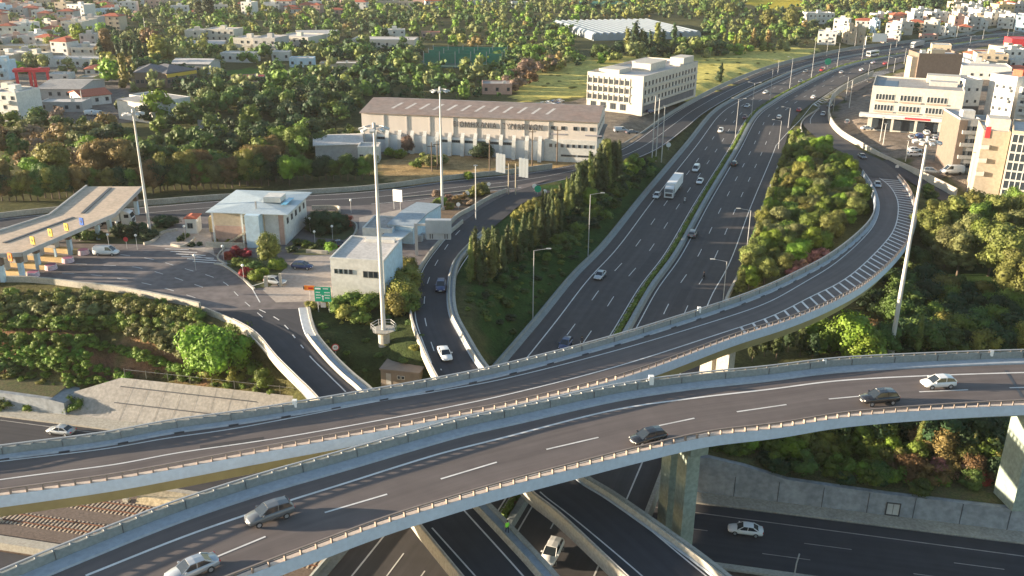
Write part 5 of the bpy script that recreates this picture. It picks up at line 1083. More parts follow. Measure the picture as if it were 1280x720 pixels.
# houses and sheds of the plain (photo positions of the front foot line)
HS = [ # x0,x1,y,top,depth,rot_dy,wall,roof,storeys,roof material,label
 (0,18,50,31,10,0,WHT,'hip',2,TERRA,'white two-storey house with red tiled roof near the left edge'),(18,47,50,34,9,-1,WHT,'flat',2,ROOFL,'white block attached right of the red-tiled house near the left edge'),
 (-6,11,22,8,10,0,PBLUE,'flat',3,ROOFG,'pale green-grey block at the top left corner'),(14,27,18,6,10,0,PINK,'flat',3,ROOFL,'pinkish house with white edges, second from the top left corner'),(27,47,18,6,12,0,WHT,'flat',3,ROOFG,'wide pale block with dark roof openings at upper left'),
 (48,64,28,15,9,0,PINK,'hip',2,TERRA,'pink house with red roof above the lime trees'),(66,84,29,17,10,0,PINK,'hip',2,ROOFDK,'pink house with dark pyramid roof at upper left'),(86,107,26,6,12,1,WHT,'flat',4,ROOFL,'tall white apartment block with stepped balconies at upper left'),
 (47,60,14,1,10,0,SAND,'flat',3,ROOFL,'sand-coloured house at the very top left of centre-left block'),(62,80,8,-4,10,0,PINK,'flat',3,ROOFL,'salmon house cut by the top edge near the white apartment block'),(121,137,14,3,10,0,PINK,'hip',2,TERRA,'pink house with shallow red roof right of the tall white block'),(120,140,21,12,9,0,PBLUE,'flat',1,ROOFB,'low pale blue building under the red-roofed pink house'),
 (150,170,16,3,10,0,WHT,'flat',3,ROOFL,'grey-white block with a dark awning near the top edge'),(174,190,8,0,8,0,WHT,'flat',2,ROOFL,'small white house near the top edge, left of the dark conifers'),(205,228,6,-3,10,0,SAND,'flat',2,ROOFL,'long low sandy house at the top edge'),
 (48,61,55,42,9,-1,WHT,'flat',2,ROOFL,'white cube house with a pale blue side in the middle of the left village'),(61,87,56,50,9,0,WHT,'flat',1,ROOFL,'low white extension right of the white cube house'),
 (-5,12,100,78,9,0,PBLUE,'flat',2,ROOFG,'pale blue building with a red roof sign at the left edge'),(0,60,68,58,9,0,SAND,'flat',1,ROOFL,'long low sandy shed in the industrial yard at left'),(60,126,72,64,12,1,GREY,'flat',1,ROOFL,'long grey shed behind the white one in the industrial yard'),(33,126,84,74,12,1,WHT,'flat',1,ROOFL,'very long white shed with many openings in the industrial yard'),
 (12,33,86,79,10,0,GREY,'flat',1,ROOFL,'dark-doored shed in front of the round olive tree'),(60,86,100,94,8,0,WHT,'flat',1,ROOFL,'white container-like shed beside the red gantry frames'),
 (-6,26,152,116,12,2,WHT,'flat',3,ROOFL,'white apartment block at the left edge above the orange trees'),(26,47,146,114,14,-5,CREAM,'flat',3,ROOFL,'cream wing of the apartment block at left with six small windows'),
 (48,102,124,110,26,0,GREY,'gable',1,ROOFG,'broad grey warehouse with shallow roof left of the white-gabled shed'),(50,104,140,129,9,0,GREY,'flat',1,ROOFL,'long open shelter with pale roof in front of the grey warehouse'),(96,118,106,98,9,0,SAND,'flat',1,ROOFG,'small sand-coloured block on the right of the grey warehouse roof'),
 (104,140,131,120,14,-4,WHT,'gable',1,TERRA,'shed with rusty red roof and white end wall'),(107,146,94,85,12,-1,WHT,'hip',1,TERRA,'white house with broad red hip roof behind the lime tree'),
 (232,258,52,39,12,0,CREAM,'flat',2,ROOFL,'cream two-storey house left of its wide neighbour, upper left centre'),(257,293,52,37,14,1,CREAM,'flat',2,ROOFL,'wide cream two-storey house in the field at upper left'),(240,280,61,54,10,0,GREY,'gable',1,ROOFL,'grey pitched shed below the two cream houses'),(293,322,66,48,14,1,CREAM,'flat',2,ROOFL,'cream block just left of the grey factory wall'),
 (318,345,68,48,18,1,GREY,'flat',2,ROOFL,'plain grey factory wall block left of the cream factory'),(345,386,62,46,22,2,CREAM,'flat',2,ROOFL,'cream factory with a big dark gate and long side windows'),(372,424,50,42,20,-1,WHT,'gable',1,ROOFL,'pale factory hall with wide white gable behind the cream factory'),
 (440,518,60,50,18,1,CREAM,'flat',1,ROOFL,'long flat-roofed cream workshop with strip windows, above the wood'),(480,506,49,38,9,0,WHT,'flat',2,ROOFL,'small white house standing behind the long cream workshop'),(340,362,76,66,8,0,WHT,'flat',1,ROOFL,'white site hut above the dense wood'),(362,392,84,74,8,0,PBLUE,'flat',1,ROOFL,'pale blue site shed above the dense wood'),(400,446,91,80,8,0,SAND,'flat',1,ROOFL,'low sand-coloured shed above the dense wood'),
 (215,262,92,78,14,1,GREY,'gable',1,ROOFL,'grey barn right of the mansard building'),(276,318,78,67,9,1,WHT,'flat',1,ROOFL,'row of white sheds at the edge of the green field'),(288,330,104,97,7,0,PINK,'flat',1,REDM,'low red-roofed shed on the right of the green field'),(248,268,162,152,6,0,GREY,'flat',1,ROOFG,'tiny hut in the dense wood left of the warehouse'),
 (330,360,14,4,10,0,WHT,'flat',1,ROOFL,'white house near the top edge left of centre'),(356,372,16,7,10,0,WHT,'hip',1,TERRA,'white house with red roof near the top edge left of centre'),(413,430,18,11,8,0,PINK,'hip',1,TERRA,'small red-roofed house among olive trees at top centre'),(527,550,47,41,8,0,PINK,'flat',1,TERRA,'small red-roofed shed above the green netting'),
 (585,620,6,-2,12,0,WHT,'flat',2,ROOFL,'white house at the top edge right of centre'),(640,660,10,3,10,0,WHT,'flat',1,ROOFL,'low white house left of the red earth field'),(470,500,8,2,8,0,SAND,'flat',1,ROOFL,'sandy house at the top edge in the centre'),
 (603,640,118,106,10,0,PINK,'flat',1,ROOFG,'low pinkish stone building just above the warehouse roof'),
 (1010,1042,30,17,14,0,WHT,'flat',2,ROOFL,'white building standing alone left of the hillside houses'),(1021,1044,56,40,12,1,WHT,'flat',2,ROOFL,'white house nearest the highway, left end of the hillside row'),(1040,1058,44,24,12,1,WHT,'flat',3,ROOFL,'taller white house behind the left end of the hillside row'),(1059,1069,56,34,10,0,SAND,'flat',3,ROOFL,'narrow tan house, left one of a pair by the highway'),(1070,1080,56,35,10,0,SAND,'flat',3,ROOFL,'narrow tan house, right one of a pair by the highway'),
 (1068,1094,38,24,12,1,WHT,'hip',2,TERRA,'house with orange-red roof on the hillside'),(1093,1099,42,27,10,0,PBLUE,'flat',3,ROOFL,'bluish narrow block right of the orange-roofed house'),(1105,1124,50,30,12,1,WHT,'flat',3,ROOFL,'white block with steps above the highway bend'),(1124,1140,44,28,12,0,CREAM,'flat',2,ROOFL,'cream house right of the stepped white block'),(1105,1122,56,50,6,0,PINK,'flat',1,REDM,'low reddish shed at the highway edge'),
 (1106,1122,28,18,10,0,WHT,'flat',2,ROOFL,'white house in the second row of the hillside'),(1140,1152,34,17,10,0,WHT,'flat',2,ROOFL,'small white house at the middle of the hillside'),(1153,1170,42,26,12,1,CREAM,'flat',3,ROOFL,'cream stepped house above the red shed roofs'),(1162,1186,32,16,12,0,WHT,'flat',3,ROOFL,'large white villa in the middle of the hillside'),(1145,1163,22,12,10,0,WHT,'flat',2,ROOFL,'white house near the hill crest'),
 (1154,1172,51,44,7,0,PINK,'flat',1,REDM,'low shed with dark red roof beside the highway wall'),(1196,1208,34,16,10,0,CREAM,'flat',3,ROOFL,'cream house with a row of small openings'),(1208,1224,38,22,12,0,GREY,'flat',3,ROOFL,'grey-brown block with white window frames'),(1224,1234,38,27,8,0,WHT,'flat',2,ROOFL,'small white block left of the dark conifer'),
 (1190,1206,14,3,10,0,SAND,'flat',2,ROOFL,'tan house on the hill crest'),(1208,1226,18,6,10,0,WHT,'flat',2,ROOFL,'white-pink house on the hill crest'),(1217,1236,26,12,10,0,CREAM,'flat',2,ROOFL,'pale green-cream house below the crest'),(1232,1246,24,12,10,0,PINK,'flat',2,ROOFL,'pinkish house below the crest'),(1246,1266,22,6,12,0,YEL,'flat',2,ROOFL,'ochre house on the crest at upper right'),
 (1246,1266,34,18,12,1,WHT,'flat',3,ROOFG,'white and grey house with dark red balcony'),(1266,1290,20,5,12,0,GREY,'flat',2,ROOFDK,'dark-roofed house in the upper right corner'),(1268,1295,40,20,14,1,PBLUE,'flat',3,ROOFL,'pale green block at the upper right edge'),(1222,1240,30,20,8,0,CREAM,'flat',2,ROOFL,'cream house above the dark conifer'),(1180,1194,46,34,8,0,WHT,'flat',2,ROOFL,'small pale house near the highway wall, right of the villas'),
]
for (x0, x1, y, tp, dp, rdy, wm_, rf, st, rm_, lb) in HS:
    z = 3.0 if y > 60 else 2.5
    a = G((x0+x1)/2, y, z); z = a.z
    b = Bld('shed' if ('shed' in lb or 'shelter' in lb or 'hut' in lb or 'barn' in lb) else 'house' if ('house' in lb or 'villa' in lb) else 'building', lb, (x0, y-rdy*.5), (x1, y+rdy*.5), z, dp, topy=tp+(1.5 if rf != 'flat' else 0), wm=wm_, roof=rf, rm=rm_, par=.5 if rf == 'flat' else 0, over=.5, rise=1.6, cat='shed' if 'shed' in lb or 'hut' in lb else 'house' if 'house' in lb or 'villa' in lb else 'building')
    nf = max(1, min(8, int(b.W/3.4))); fh = b.h/st
    b.grid('front', lin(-b.W/2+1.6, b.W/2-1.6, nf), [fh*k+fh*.35 for k in range(st)], 1.3, min(1.5, fh*.42), FRAMED, bars=0, skip=.12)
    b.grid('left', lin(2, dp-2, max(1, int(dp/5))), [fh*k+fh*.35 for k in range(st)], 1.1, min(1.4, fh*.4), FRAMED, bars=0)
    if st >= 2 and rf == 'flat':
        for k in range(1, st): b.balcony('front', random.uniform(-b.W*.2, b.W*.2), fh*k, min(b.W*.5, 4.5), 1.1)
        b.box('roof_hut', -1.5, 1.5, dp*.4, dp*.4+3, b.h, b.h+2.2)
    if rf == 'flat' and random.random() < .6: b.box('water_tank', b.W*.2, b.W*.2+1.2, 2, 2.8, b.h+.1, b.h+1.3, WHT)
# rest of the far town: small plain houses scattered between the trees
_rh = random.Random(12)
def filler(n, poly, label, group, mind=9):
    for x, y in scatter_px(poly, n, mind, _rh.randrange(999)):
        p = G(x, y, 3); w_ = _rh.uniform(8, 15); d_ = _rh.uniform(8, 12); st = _rh.choice([1, 2, 2, 3]); rz = _rh.uniform(-.35, .35); a = p-Vector((_c(rz), _s(rz), 0))*w_/2; c_ = p+Vector((_c(rz), _s(rz), 0))*w_/2
        tiled = _rh.random() < .3; b = Bld('house', label, a, c_, 0, d_, h=3.1*st, wm=_rh.choice([WHT, WHT, CREAM, SAND, PINK, GREY]), roof='hip' if tiled else 'flat', rm=TERRA if tiled else ROOFL, par=0 if tiled else .5, cat='house', group=group)
        b.grid('front', lin(-w_/2+1.6, w_/2-1.6, max(2, int(w_/3.5))), [3.1*k+1 for k in range(st)], 1.3, 1.4, FRAMED, bars=0)
        if not tiled: b.box('roof_hut', -1.5, 1.5, 3, 6, b.h, b.h+2.1)
filler(46, [(-10,2),(165,2),(170,30),(100,50),(-10,48)], 'small pale house in the tightly built village at upper left', 'houses of the village at upper left', 11)
filler(16, [(-10,56),(60,56),(120,64),(120,76),(-10,90)], 'low pale workshop building in the yards at left', 'workshops in the yards at left', 12)
filler(22, [(165,2),(640,2),(640,8),(420,16),(170,22)], 'small pale house far off among the trees along the top edge', 'far houses along the top edge', 26)
filler(34, [(1100,28),(1290,2),(1290,38),(1180,40),(1110,46)], 'pale house on the hillside at upper right', 'houses of the hillside at upper right', 11)
filler(12, [(1190,80),(1290,62),(1290,100),(1225,96)], 'low pale building behind the apartment blocks at right', 'low buildings at right', 14)
# curved white building and mansard building
b = Bld('building', 'white building with a curved front and flat brown roof behind the bright green tree', (214, 148), (240, 143), 4.5, 22, topy=127, wm=WHT, rm=ROOFG)
g = MB(); n_ = 10; cv = [(-b.W/2-(b.W*.9)*i/n_, 3.2*math.sin(math.pi*i/n_*.6)-0) for i in range(n_+1)]; poly = [(b.W/2-.1, .05)]+[(x, -yy*.3+.05) for x, yy in cv]+[(cv[-1][0], 18), (b.W/2-.1, 18)]; g.prism(poly, -1, b.h-.02); g.build('wing', WHT, b.root); g = MB().prism([(x*1.01, y_) for x, y_ in poly], b.h-.01, b.h+.4); g.build('roof', ROOFG, b.root)
b.grid('front', lin(-b.W/2+1, b.W/2-1, 6), [b.h*.25], 1.5, 1.4, FRAMED)
b = Bld('building', 'long brownish two-storey building with dark mansard roof and yellow strip, behind the wood', (210, 108), (247, 102), 4.5, 18, topy=92, wm=BROWN, roof='hip', rm=ROOFDK, rise=2.6); b.grid('front', lin(-b.W/2+1, b.W/2-1, 8), [1.2], 1.4, 1.6, FRAMED); b.box('yellow_band', -b.W/2, b.W/2, -.2, -.02, b.h-1.8, b.h-.4, YELLOW)
b = Bld('building', 'left wing of the mansard building with a flat step and pale side', (170, 108), (205, 107), 4.5, 16, topy=91, wm=BROWN, roof='hip', rm=ROOFDK, rise=2.4); b.grid('front', lin(-b.W/2+1, b.W/2-1, 6), [1.2], 1.4, 1.6, FRAMED); b.box('yellow_band', 0, b.W/2-2, -.2, -.02, b.h-1.4, b.h-.3, YELLOW)
# red gantry frames
for x, lb in ((32, 'left one of two red steel gantry frames in the yard at left'), (54, 'right one of two red steel gantry frames in the yard at left')):
    p = G(x, 110, 4); r = empty('gantry_frame', p, R(20), lb, 'gantry', 'red gantry frames')
    for sx in (-2.6, 2.6):
        for sy in (-2, 2): MB().box(sx-.3, sx+.3, sy-.3, sy+.3, 0, 7).build('leg', REDM, r)
    MB().box(-3.6, 3.6, -2.4, -1.6, 7, 8.2).box(-3.6, 3.6, 1.6, 2.4, 7, 8.2).box(-.6, .6, -1.6, 1.6, 7.2, 8.6).build('beam', REDM, r)
# greenhouse, nets
GLH = mat('greenhouse_cover', (.27, .30, .32), .4, .1, .2, streak=1)
p0, p1 = P(742, 51, 2), P(876, 48, 2); r = empty('greenhouse', (p0+p1)/2, math.atan2((p1-p0).y, (p1-p0).x), 'very large greenhouse with a pale ribbed roof behind the conifers at top', 'greenhouse'); L = (p1-p0).length; nsp = 16; g = MB(); wd = L/nsp
for k in range(nsp): 
    x = -L/2+k*wd; n6 = 5; g.sweep([[Vector((x+wd*i/n6+sk, yy, 3.4+1.7*math.sin(math.pi*i/n6))) for i in range(n6+1)]+[Vector((x+wd+sk, yy, 0)), Vector((x+sk, yy, 0))] for yy, sk in ((0, 0), (95, 2))])
g.build('vaulted_roof', GLH, r)
NET = mat('green_netting', (.02, .16, .11), .8, .2, .5)
r = empty('sports_court', P(576, 84, 3), 0, 'fenced courts under bright green netting beyond the wood', 'sports court')
for k in range(3):
    a = P(530+k*6, 84-k*4.5, 3)-r.location; MB().box(a.x, a.x+40, a.y, a.y+.4, 2, 7.0).build('net', NET, r)
    for q in range(6): MB().box(a.x+q*8-.15, a.x+q*8+.15, a.y-.3, a.y, 0, 8).build('post', STEEL, r)
MB().box(-22, 22, -1, 34, -.4, .12).build('court_surface', mat('court_green', (.03, .10, .08), .9), r)
a = P(750, 10, 3); r2 = MB().box(-26, 26, 0, 30, 0, 4).build('netting', NET, None, a); tag(r2, 'pale green shade netting over a plot at the top edge', 'netting')
# ------------------------------------------------------------------ far trees and woodland
def far_wood(name, label, pts, seed, hr=(5, 9)):
    rg = np.random.default_rng(seed); byc = {}
    for x, y, c in pts: byc.setdefault(c, []).append((x, y))
    V = []; T = []; Qd = []; nv = 0; mi = []; cols = sorted(byc)
    protos = []
    for s in range(4):
        cl = clumps_round(rg, 7, 3.7, 6, .2, .55); v, (t, q) = crown_arrays(cl, .95, 2.6, rg); protos.append((v, t, q))
    tri_m = []; quad_m = []
    for ci, c in enumerate(cols):
        for x, y in byc[c]:
            v, t, q = protos[rg.integers(4)]; h = rg.uniform(*hr)/7; a = rg.uniform(0, 6.28); ca, sa = math.cos(a), math.sin(a); z = gzf(x, y)
            vv = v.copy(); vv[:, 0] = (v[:, 0]*ca-v[:, 1]*sa)*h+x; vv[:, 1] = (v[:, 0]*sa+v[:, 1]*ca)*h+y; vv[:, 2] = v[:, 2]*h*rg.uniform(.8, 1.1)+z-.3
            V.append(vv); T.append(t+nv); Qd.append(q+nv); nv += len(vv); tri_m += [ci]*len(t); quad_m += [ci]*len(q)
    me = mesh_np(name, np.concatenate(V), np.concatenate(T), np.concatenate(Qd), FOL[cols[0]])
    for c in cols[1:]: me.materials.append(FOL[c])
    me.polygons.foreach_set('material_index', np.array(tri_m+quad_m, np.int32)); me.update()
    return tag(link(name, me), label, 'woodland', kind='stuff')
CLEAR = [ # photo outlines kept free of trees: yards, fields and roads
 [(-20,96),(120,92),(165,112),(150,150),(-20,156)], [(120,118),(250,118),(245,150),(170,150)],
 [(320,78),(450,78),(450,95),(330,92)],
 [(640,112),(655,92),(740,78),(860,70),(960,62),(1015,58),(1300,20),(1300,260),(1010,190),(860,200),(700,215),(450,200),(395,200),(398,180),(445,165),(450,126),(640,122)],
 [(525,60),(620,60),(625,92),(525,92)],[(715,46),(730,26),(880,24),(880,56),(735,78),(715,76)],[(260,88),(325,82),(330,100),(260,100)],[(925,-4),(1010,-4),(1015,10),(930,14)]]
def isclear(x, y): 
    return any(inp1(x, y, c) for c in CLEAR)
def inside_frame(lo, hi, n, mind, seed, avoid=True, xr=(-30, 1310)):
    rg = random.Random(seed); out = []; grid = {}; tries = 0
    while len(out) < n and tries < n*25:
        tries += 1
        # uniform on the ground, not in the picture
        D = math.sqrt(rg.uniform(lo**2, hi**2)); X = rg.uniform(-.62, .62)*D; x, y = Q((X, D, 3))
        if not (xr[0] < x < xr[1]) or (avoid and isclear(x, y)): continue
        if any((X-fx_)**2+(D-fy_)**2 < fr_ for fx_, fy_, fr_ in FOOT.get((int(X//40), int(D//40)), ())): continue
        k = (int(X//mind), int(D//mind))
        if any((X-a)**2+(D-b)**2 < mind**2 for i in (-1, 0, 1) for j in (-1, 0, 1) for a, b in grid.get((k[0]+i, k[1]+j), ())): continue
        grid.setdefault(k, []).append((X, D)); out.append((X, D, x, y))
    return out
def far_color(x, y, rg):
    if 330 < x < 640 and 60 < y < 160: return rg.choice(['dark', 'dark', 'green', 'olive', 'green', 'pine', 'hedge'])
    if x < 330 and y > 95: return rg.choice(['dark', 'green', 'olive', 'dark'])
    return rg.choice(['olive', 'olive', 'green', 'dark', 'hedge', 'lime', 'pine', 'gold', 'olive', 'green', 'hedge', 'olive', 'dark', 'orange'][:13 if rg.random() < .6 else 14])
_rg = random.Random(5)
near_far = inside_frame(330, 560, 700, 6.0, 21)
near_far.sort(key=lambda q: q[1])
for k, (X, D, x, y) in enumerate(near_far[:60]):
    c = far_color(x, y, _rg); p = Vector((X, D, gzf(X, D)))
    plant('far', p, _rg.uniform(4.5, 8), c, LABEL_ADJ[c]+' tree in the wooded land beyond the warehouse and sheds', 'trees beyond the warehouse', _rg.uniform(.9, 1.25), parts=False)
rest = [(X, D, far_color(x, y, _rg)) for X, D, x, y in near_far[60:]]
rest += [(X, D, far_color(x, y, _rg)) for X, D, x, y in inside_frame(540, 1300, 4800, 7.2, 22)]
far_wood('woodland', 'mixed olive groves and woods covering the far plain', rest, 31, (2.4, 8.5))
extra = [(rg_x, rg_y, 'olive') for rg_x, rg_y in [(random.uniform(-1100, 1100), random.uniform(1250, 2200)) for _ in range(900)]]
far_wood('woodland', 'distant wooded plain beyond the last houses', extra, 33, (8, 14))
# single trees that stand out
for x, y, h, k_, c, lb in [(102,62,12,'far','lime','large rounded bright green tree behind the long sheds'),(44,90,9,'far','olive','round olive-green tree in front of the white sheds'),(156,110,15,'farcyp','gold','tall golden poplar in front of the dark cypresses'),(142,104,10,'far','lime','bright green tree beside the red-roofed house'),(200,152,10,'far','lime','bright green tree in front of the curved white building'),(262,28,20,'pine','dark','huge dark conifer at the top edge, left of centre'),(250,26,15,'pine','dark','dark conifer beside the huge one at the top edge'),
                         (135,76,16,'pine','orange','tall thin-trunked umbrella pine beside the long sheds'),(127,78,12,'farcyp','dark','thin dark cypress beside the umbrella pine'),(205,82,14,'far','gold','golden orange tree above the grey mansard building'),(190,60,11,'far','orange','orange-brown tree left of the far steel mast'),(1044,100,0,'far','lime','')]:
    if h: plant(k_, G(x, y, 4), h, c, lb, None, 1.0 if k_ != 'farcyp' else 1.6, parts=(k_ == 'pine'))
plants('farcyp', [(150,86,14),(160,88,15),(168,86,14),(155,84,13),(178,88,15),(185,86,12),(172,90,13)], ['dark'], (12, 15), '{} cypress in the tight group above the mansard building', 'dark cypresses above the mansard building', (1.3, 1.7), False, 4)
plants('farcyp', [(784,66,14,'pine'),(793,68,18,'dark'),(800,68,14,'pine'),(805,66,12,'dark'),(812,62,11,'dark'),(820,64,17,'pine'),(842,62,16,'dark'),(828,64,12,'dark'),(790,70,12,'dark'),(850,62,10,'dark')], [], (10, 15), '{} conifer in front of the big greenhouse', 'conifers in front of the greenhouse', (1.4, 2.2), False, 2)
plants('farcyp', [(904,66,12,'pine'),(918,64,10,'gold'),(924,62,9,'gold'),(940,64,14,'orange'),(952,64,13,'pine'),(960,62,12,'orange'),(900,102,9,'dark')], [], (9, 12), '{} tall tree along the far edge of the yellow field', 'tall trees by the yellow field', (1.5, 2.2), False, 2)
plants('far', scatter_px([(735,70),(860,60),(900,60),(900,66),(800,74),(735,78)], 26, 20, 41), ['dark', 'green'], (5, 7), '{} bushy tree at the edge of the yellow field', 'trees edging the yellow field', parts=False)
plants('far', [(660,96),(672,92),(690,88),(700,90),(655,104),(650,112),(640,116),(632,112),(665,108),(645,104)], ['orange', 'bare', 'gold'], (5, 8), '{} tree at the left end of the yellow field', 'brownish trees left of the yellow field', parts=False)
plants('far', [(900,14),(915,22),(880,20),(870,12),(890,30),(960,40),(975,44),(985,38),(992,30),(1150,12),(1135,8),(1165,16),(1120,6),(1170,10),(1098,8),(1110,4),(1142,6)], ['pine', 'green', 'dark'], (9, 14), '{} large tree on the rising ground at upper right', 'large trees at upper right', parts=False, z0=3)
# clipped hedge along the highway median
hm = MB(); hv = []; pts = ns_off(-.45, .1); 
V = []; T = []; Qd = []; nv = 0; rg_ = np.random.default_rng(3)
pl = resample(pts, .8)
cl = []
for p in pl:
    x, y = Q(p)
    if y > 760: continue
    r = rg_.uniform(.42, .68); cl.append((p.x+rg_.uniform(-.12, .12), p.y, p.z+.35, r, r*rg_.uniform(.8, 1.25)))
v, (t, q) = crown_arrays(cl, .22, 3, rg_); ho = link('hedge', mesh_np('hedge', v, t, q, FOL['hedge'])); tag(ho, 'long clipped hedge running down the middle of the straight highway', 'hedge')
# ------------------------------------------------------------------ vehicles
PAINTS = {'white': plain('car_paint_white', (.66, .66, .65), .3, coat=.6), 'silver': plain('car_paint_silver', (.40, .42, .44), .3, .3, .6), 'grey': plain('car_paint_grey', (.13, .14, .15), .3, .2, .6), 'black': plain('car_paint_black', (.015, .015, .017), .25, 0, .7),
          'navy': plain('car_paint_navy', (.02, .035, .11), .3, .1, .6), 'red': plain('car_paint_red', (.38, .02, .03), .3, 0, .6), 'darkred': plain('car_paint_dark_red', (.14, .02, .02), .3, 0, .6), 'blue': plain('car_paint_blue', (.04, .10, .28), .3, .1, .6), 'orange': ORANGE, 'green': GREENS}
# rows: x, half width, sill z, belt z  (front is +x)
TYPES = {
 'sedan': dict(L=4.6, W=.89, belt=[(-2.3,.60,.50,.80),(-2.18,.80,.34,.92),(-1.6,.88,.30,.95),(-.5,.89,.28,.93),(.7,.89,.28,.90),(1.5,.87,.30,.80),(2.05,.80,.33,.68),(2.3,.58,.42,.58)], cab=[(-1.75,.94),(-1.0,1.38),(-.2,1.44),(.35,1.40),(1.15,.88)]),
 'hatch': dict(L=4.2, W=.88, belt=[(-2.1,.66,.45,.82),(-2.0,.82,.34,.96),(-1.4,.88,.30,.96),(-.4,.88,.28,.94),(.6,.88,.28,.91),(1.4,.86,.30,.82),(1.9,.79,.33,.70),(2.1,.58,.42,.60)], cab=[(-2.0,.98),(-1.65,1.36),(-.8,1.49),(.25,1.46),(1.15,.88)]),
 'suv': dict(L=4.6, W=.93, belt=[(-2.3,.72,.5,.95),(-2.2,.88,.42,1.10),(-1.6,.93,.36,1.12),(-.4,.93,.34,1.10),(.7,.93,.34,1.08),(1.5,.91,.36,1.0),(2.1,.84,.4,.88),(2.3,.64,.48,.74)], cab=[(-2.15,1.12),(-1.8,1.58),(-.8,1.70),(.3,1.67),(1.2,1.06)]),
 'van': dict(L=4.9, W=.95, belt=[(-2.45,.84,.45,1.15),(-2.4,.93,.36,1.22),(-1.6,.95,.34,1.22),(-.4,.95,.34,1.20),(.9,.95,.34,1.15),(1.6,.93,.36,1.05),(2.3,.84,.4,.85),(2.45,.64,.48,.70)], cab=[(-2.42,1.22),(-2.36,1.86),(-.8,1.95),(.85,1.92),(1.75,1.02)]),
}
VC = {}
def veh_meshes(tp, colr):
    k = (tp, colr)
    if k in VC: return VC[k]
    T = TYPES[tp]; pm = PAINTS[colr]; out = []
    mb = MB(); rings = []
    for x, hw, zs, zb in T['belt']:
        rings.append([Vector((x, -hw*.9, zs)), Vector((x, -hw, zs+(zb-zs)*.35)), Vector((x, -hw*.985, zs+(zb-zs)*.75)), Vector((x, -hw*.88, zb)), Vector((x, 0, zb+.03)), Vector((x, hw*.88, zb)), Vector((x, hw*.985, zs+(zb-zs)*.75)), Vector((x, hw, zs+(zb-zs)*.35)), Vector((x, hw*.9, zs))])
    mb.sweep(rings); me = mb.mesh('body', pm); me.polygons.foreach_set('use_smooth', [True]*len(me.polygons)); out.append(('body', me, (0, 0, 0)))
    Wd = T['W']; cab = T['cab']; x0, z0 = cab[0]; x3, z3 = cab[-1]
    wb = Wd*.86; wt_ = Wd*.70; zb = z0-.03
    # glasshouse: dark glass volume, painted roof skin and pillars
    g = MB(); rings = []
    xs = cab
    for x, z in xs: 
        f = 0 if z < z0+.15 else 1; rings.append([Vector((x, -wb, min(zb, z-.04))), Vector((x, -(wb+(wt_-wb)*((z-zb)/(1.45-.9) if z < 1.6 else 1) if f else wb*.97), z-.04)), Vector((x, (wb+(wt_-wb)*((z-zb)/(1.45-.9) if z < 1.6 else 1) if f else wb*.97), z-.04)), Vector((x, wb, min(zb, z-.04)))])
    g.sweep(rings); out.append(('windows', g.mesh('windows', GLASSD if False else GLASSC), (0, 0, 0)))
    rf = MB(); rr = []
    for x, z in xs[1:-1]: rr.append([Vector((x, -wt_*1.03, z-.06)), Vector((x, -wt_*.95, z+.0)), Vector((x, 0, z+.035)), Vector((x, wt_*.95, z+.0)), Vector((x, wt_*1.03, z-.06))])
    rf.sweep(rr)
    def pil(xa, za, xb, zb_, r=.045):
        for sy in (-1, 1): rf.cyl((xa, sy*wb*.99, za), (xb, sy*wt_*1.02, zb_), r, r, 5)
    pil(x0+.02, z0-.03, xs[1][0], xs[1][1]-.05, .07); pil(x3-.05, z3-.02, xs[-2][0], xs[-2][1]-.05, .045); mid = (xs[1][0]+xs[-2][0])/2; pil(mid+.1, z0-.03, mid+.05, xs[2][1]-.06, .045)
    if tp == 'van':
        for sy in (-1, 1): rf.add([(-2.36, sy*.94, 1.2), (.1, sy*.94, 1.2), (.1, sy*.70, 1.93), (-2.3, sy*.70, 1.9), (-2.36, sy*.90, 1.2), (.1, sy*.90, 1.2), (.1, sy*.66, 1.9), (-2.3, sy*.66, 1.87)], [(0, 1, 2, 3), (4, 7, 6, 5), (0, 4, 5, 1), (1, 5, 6, 2), (3, 2, 6, 7), (0, 3, 7, 4)])
    out.append(('roof', rf.mesh('roof', pm), (0, 0, 0)))
    zl = T['belt'][-2][3]-.1; xf = T['belt'][-1][0]
    out.append(('grille', MB().box(xf-.25, xf+.015, -.38, .38, .40, .52).mesh('grille', DARK), (0, 0, 0)))
    out.append(('number_plate', MB().box(xf+.016, xf+.03, -.26, .26, .46, .57).mesh('number_plate', WHITE), (0, 0, 0))); out.append(('number_plate', MB().box(-.02, 0, -.26, .26, 0, .12).mesh('number_plate', WHITE), (T['belt'][0][0]-.01, 0, .62)))
    for sy in (-1, 1):
        out.append(('headlight', MB().box(-.14, .10, -.17, .17, -.06, .06).mesh('headlight', HEADL), (xf-.20, sy*.58, zl-.02)))
        out.append(('taillight', MB().box(-.04, .08, -.15, .15, -.08, .08).mesh('taillight', TAILL), (T['belt'][0][0]+.04, sy*.62, T['belt'][0][3]-.02)))
        out.append(('mirror', MB().box(-.10, .08, -.09, .09, -.06, .07).mesh('mirror', pm), (x3-.32, sy*(Wd+.06), z3+.12)))
    VC[k] = out; return out
WHEEL = MB().cyl((0, -.11, 0), (0, .11, 0), .33, .33, 16).mesh('wheel', TIRE); RIMM = MB().cyl((0, -.125, 0), (0, .125, 0), .20, .20, 10).mesh('rim', RIM)
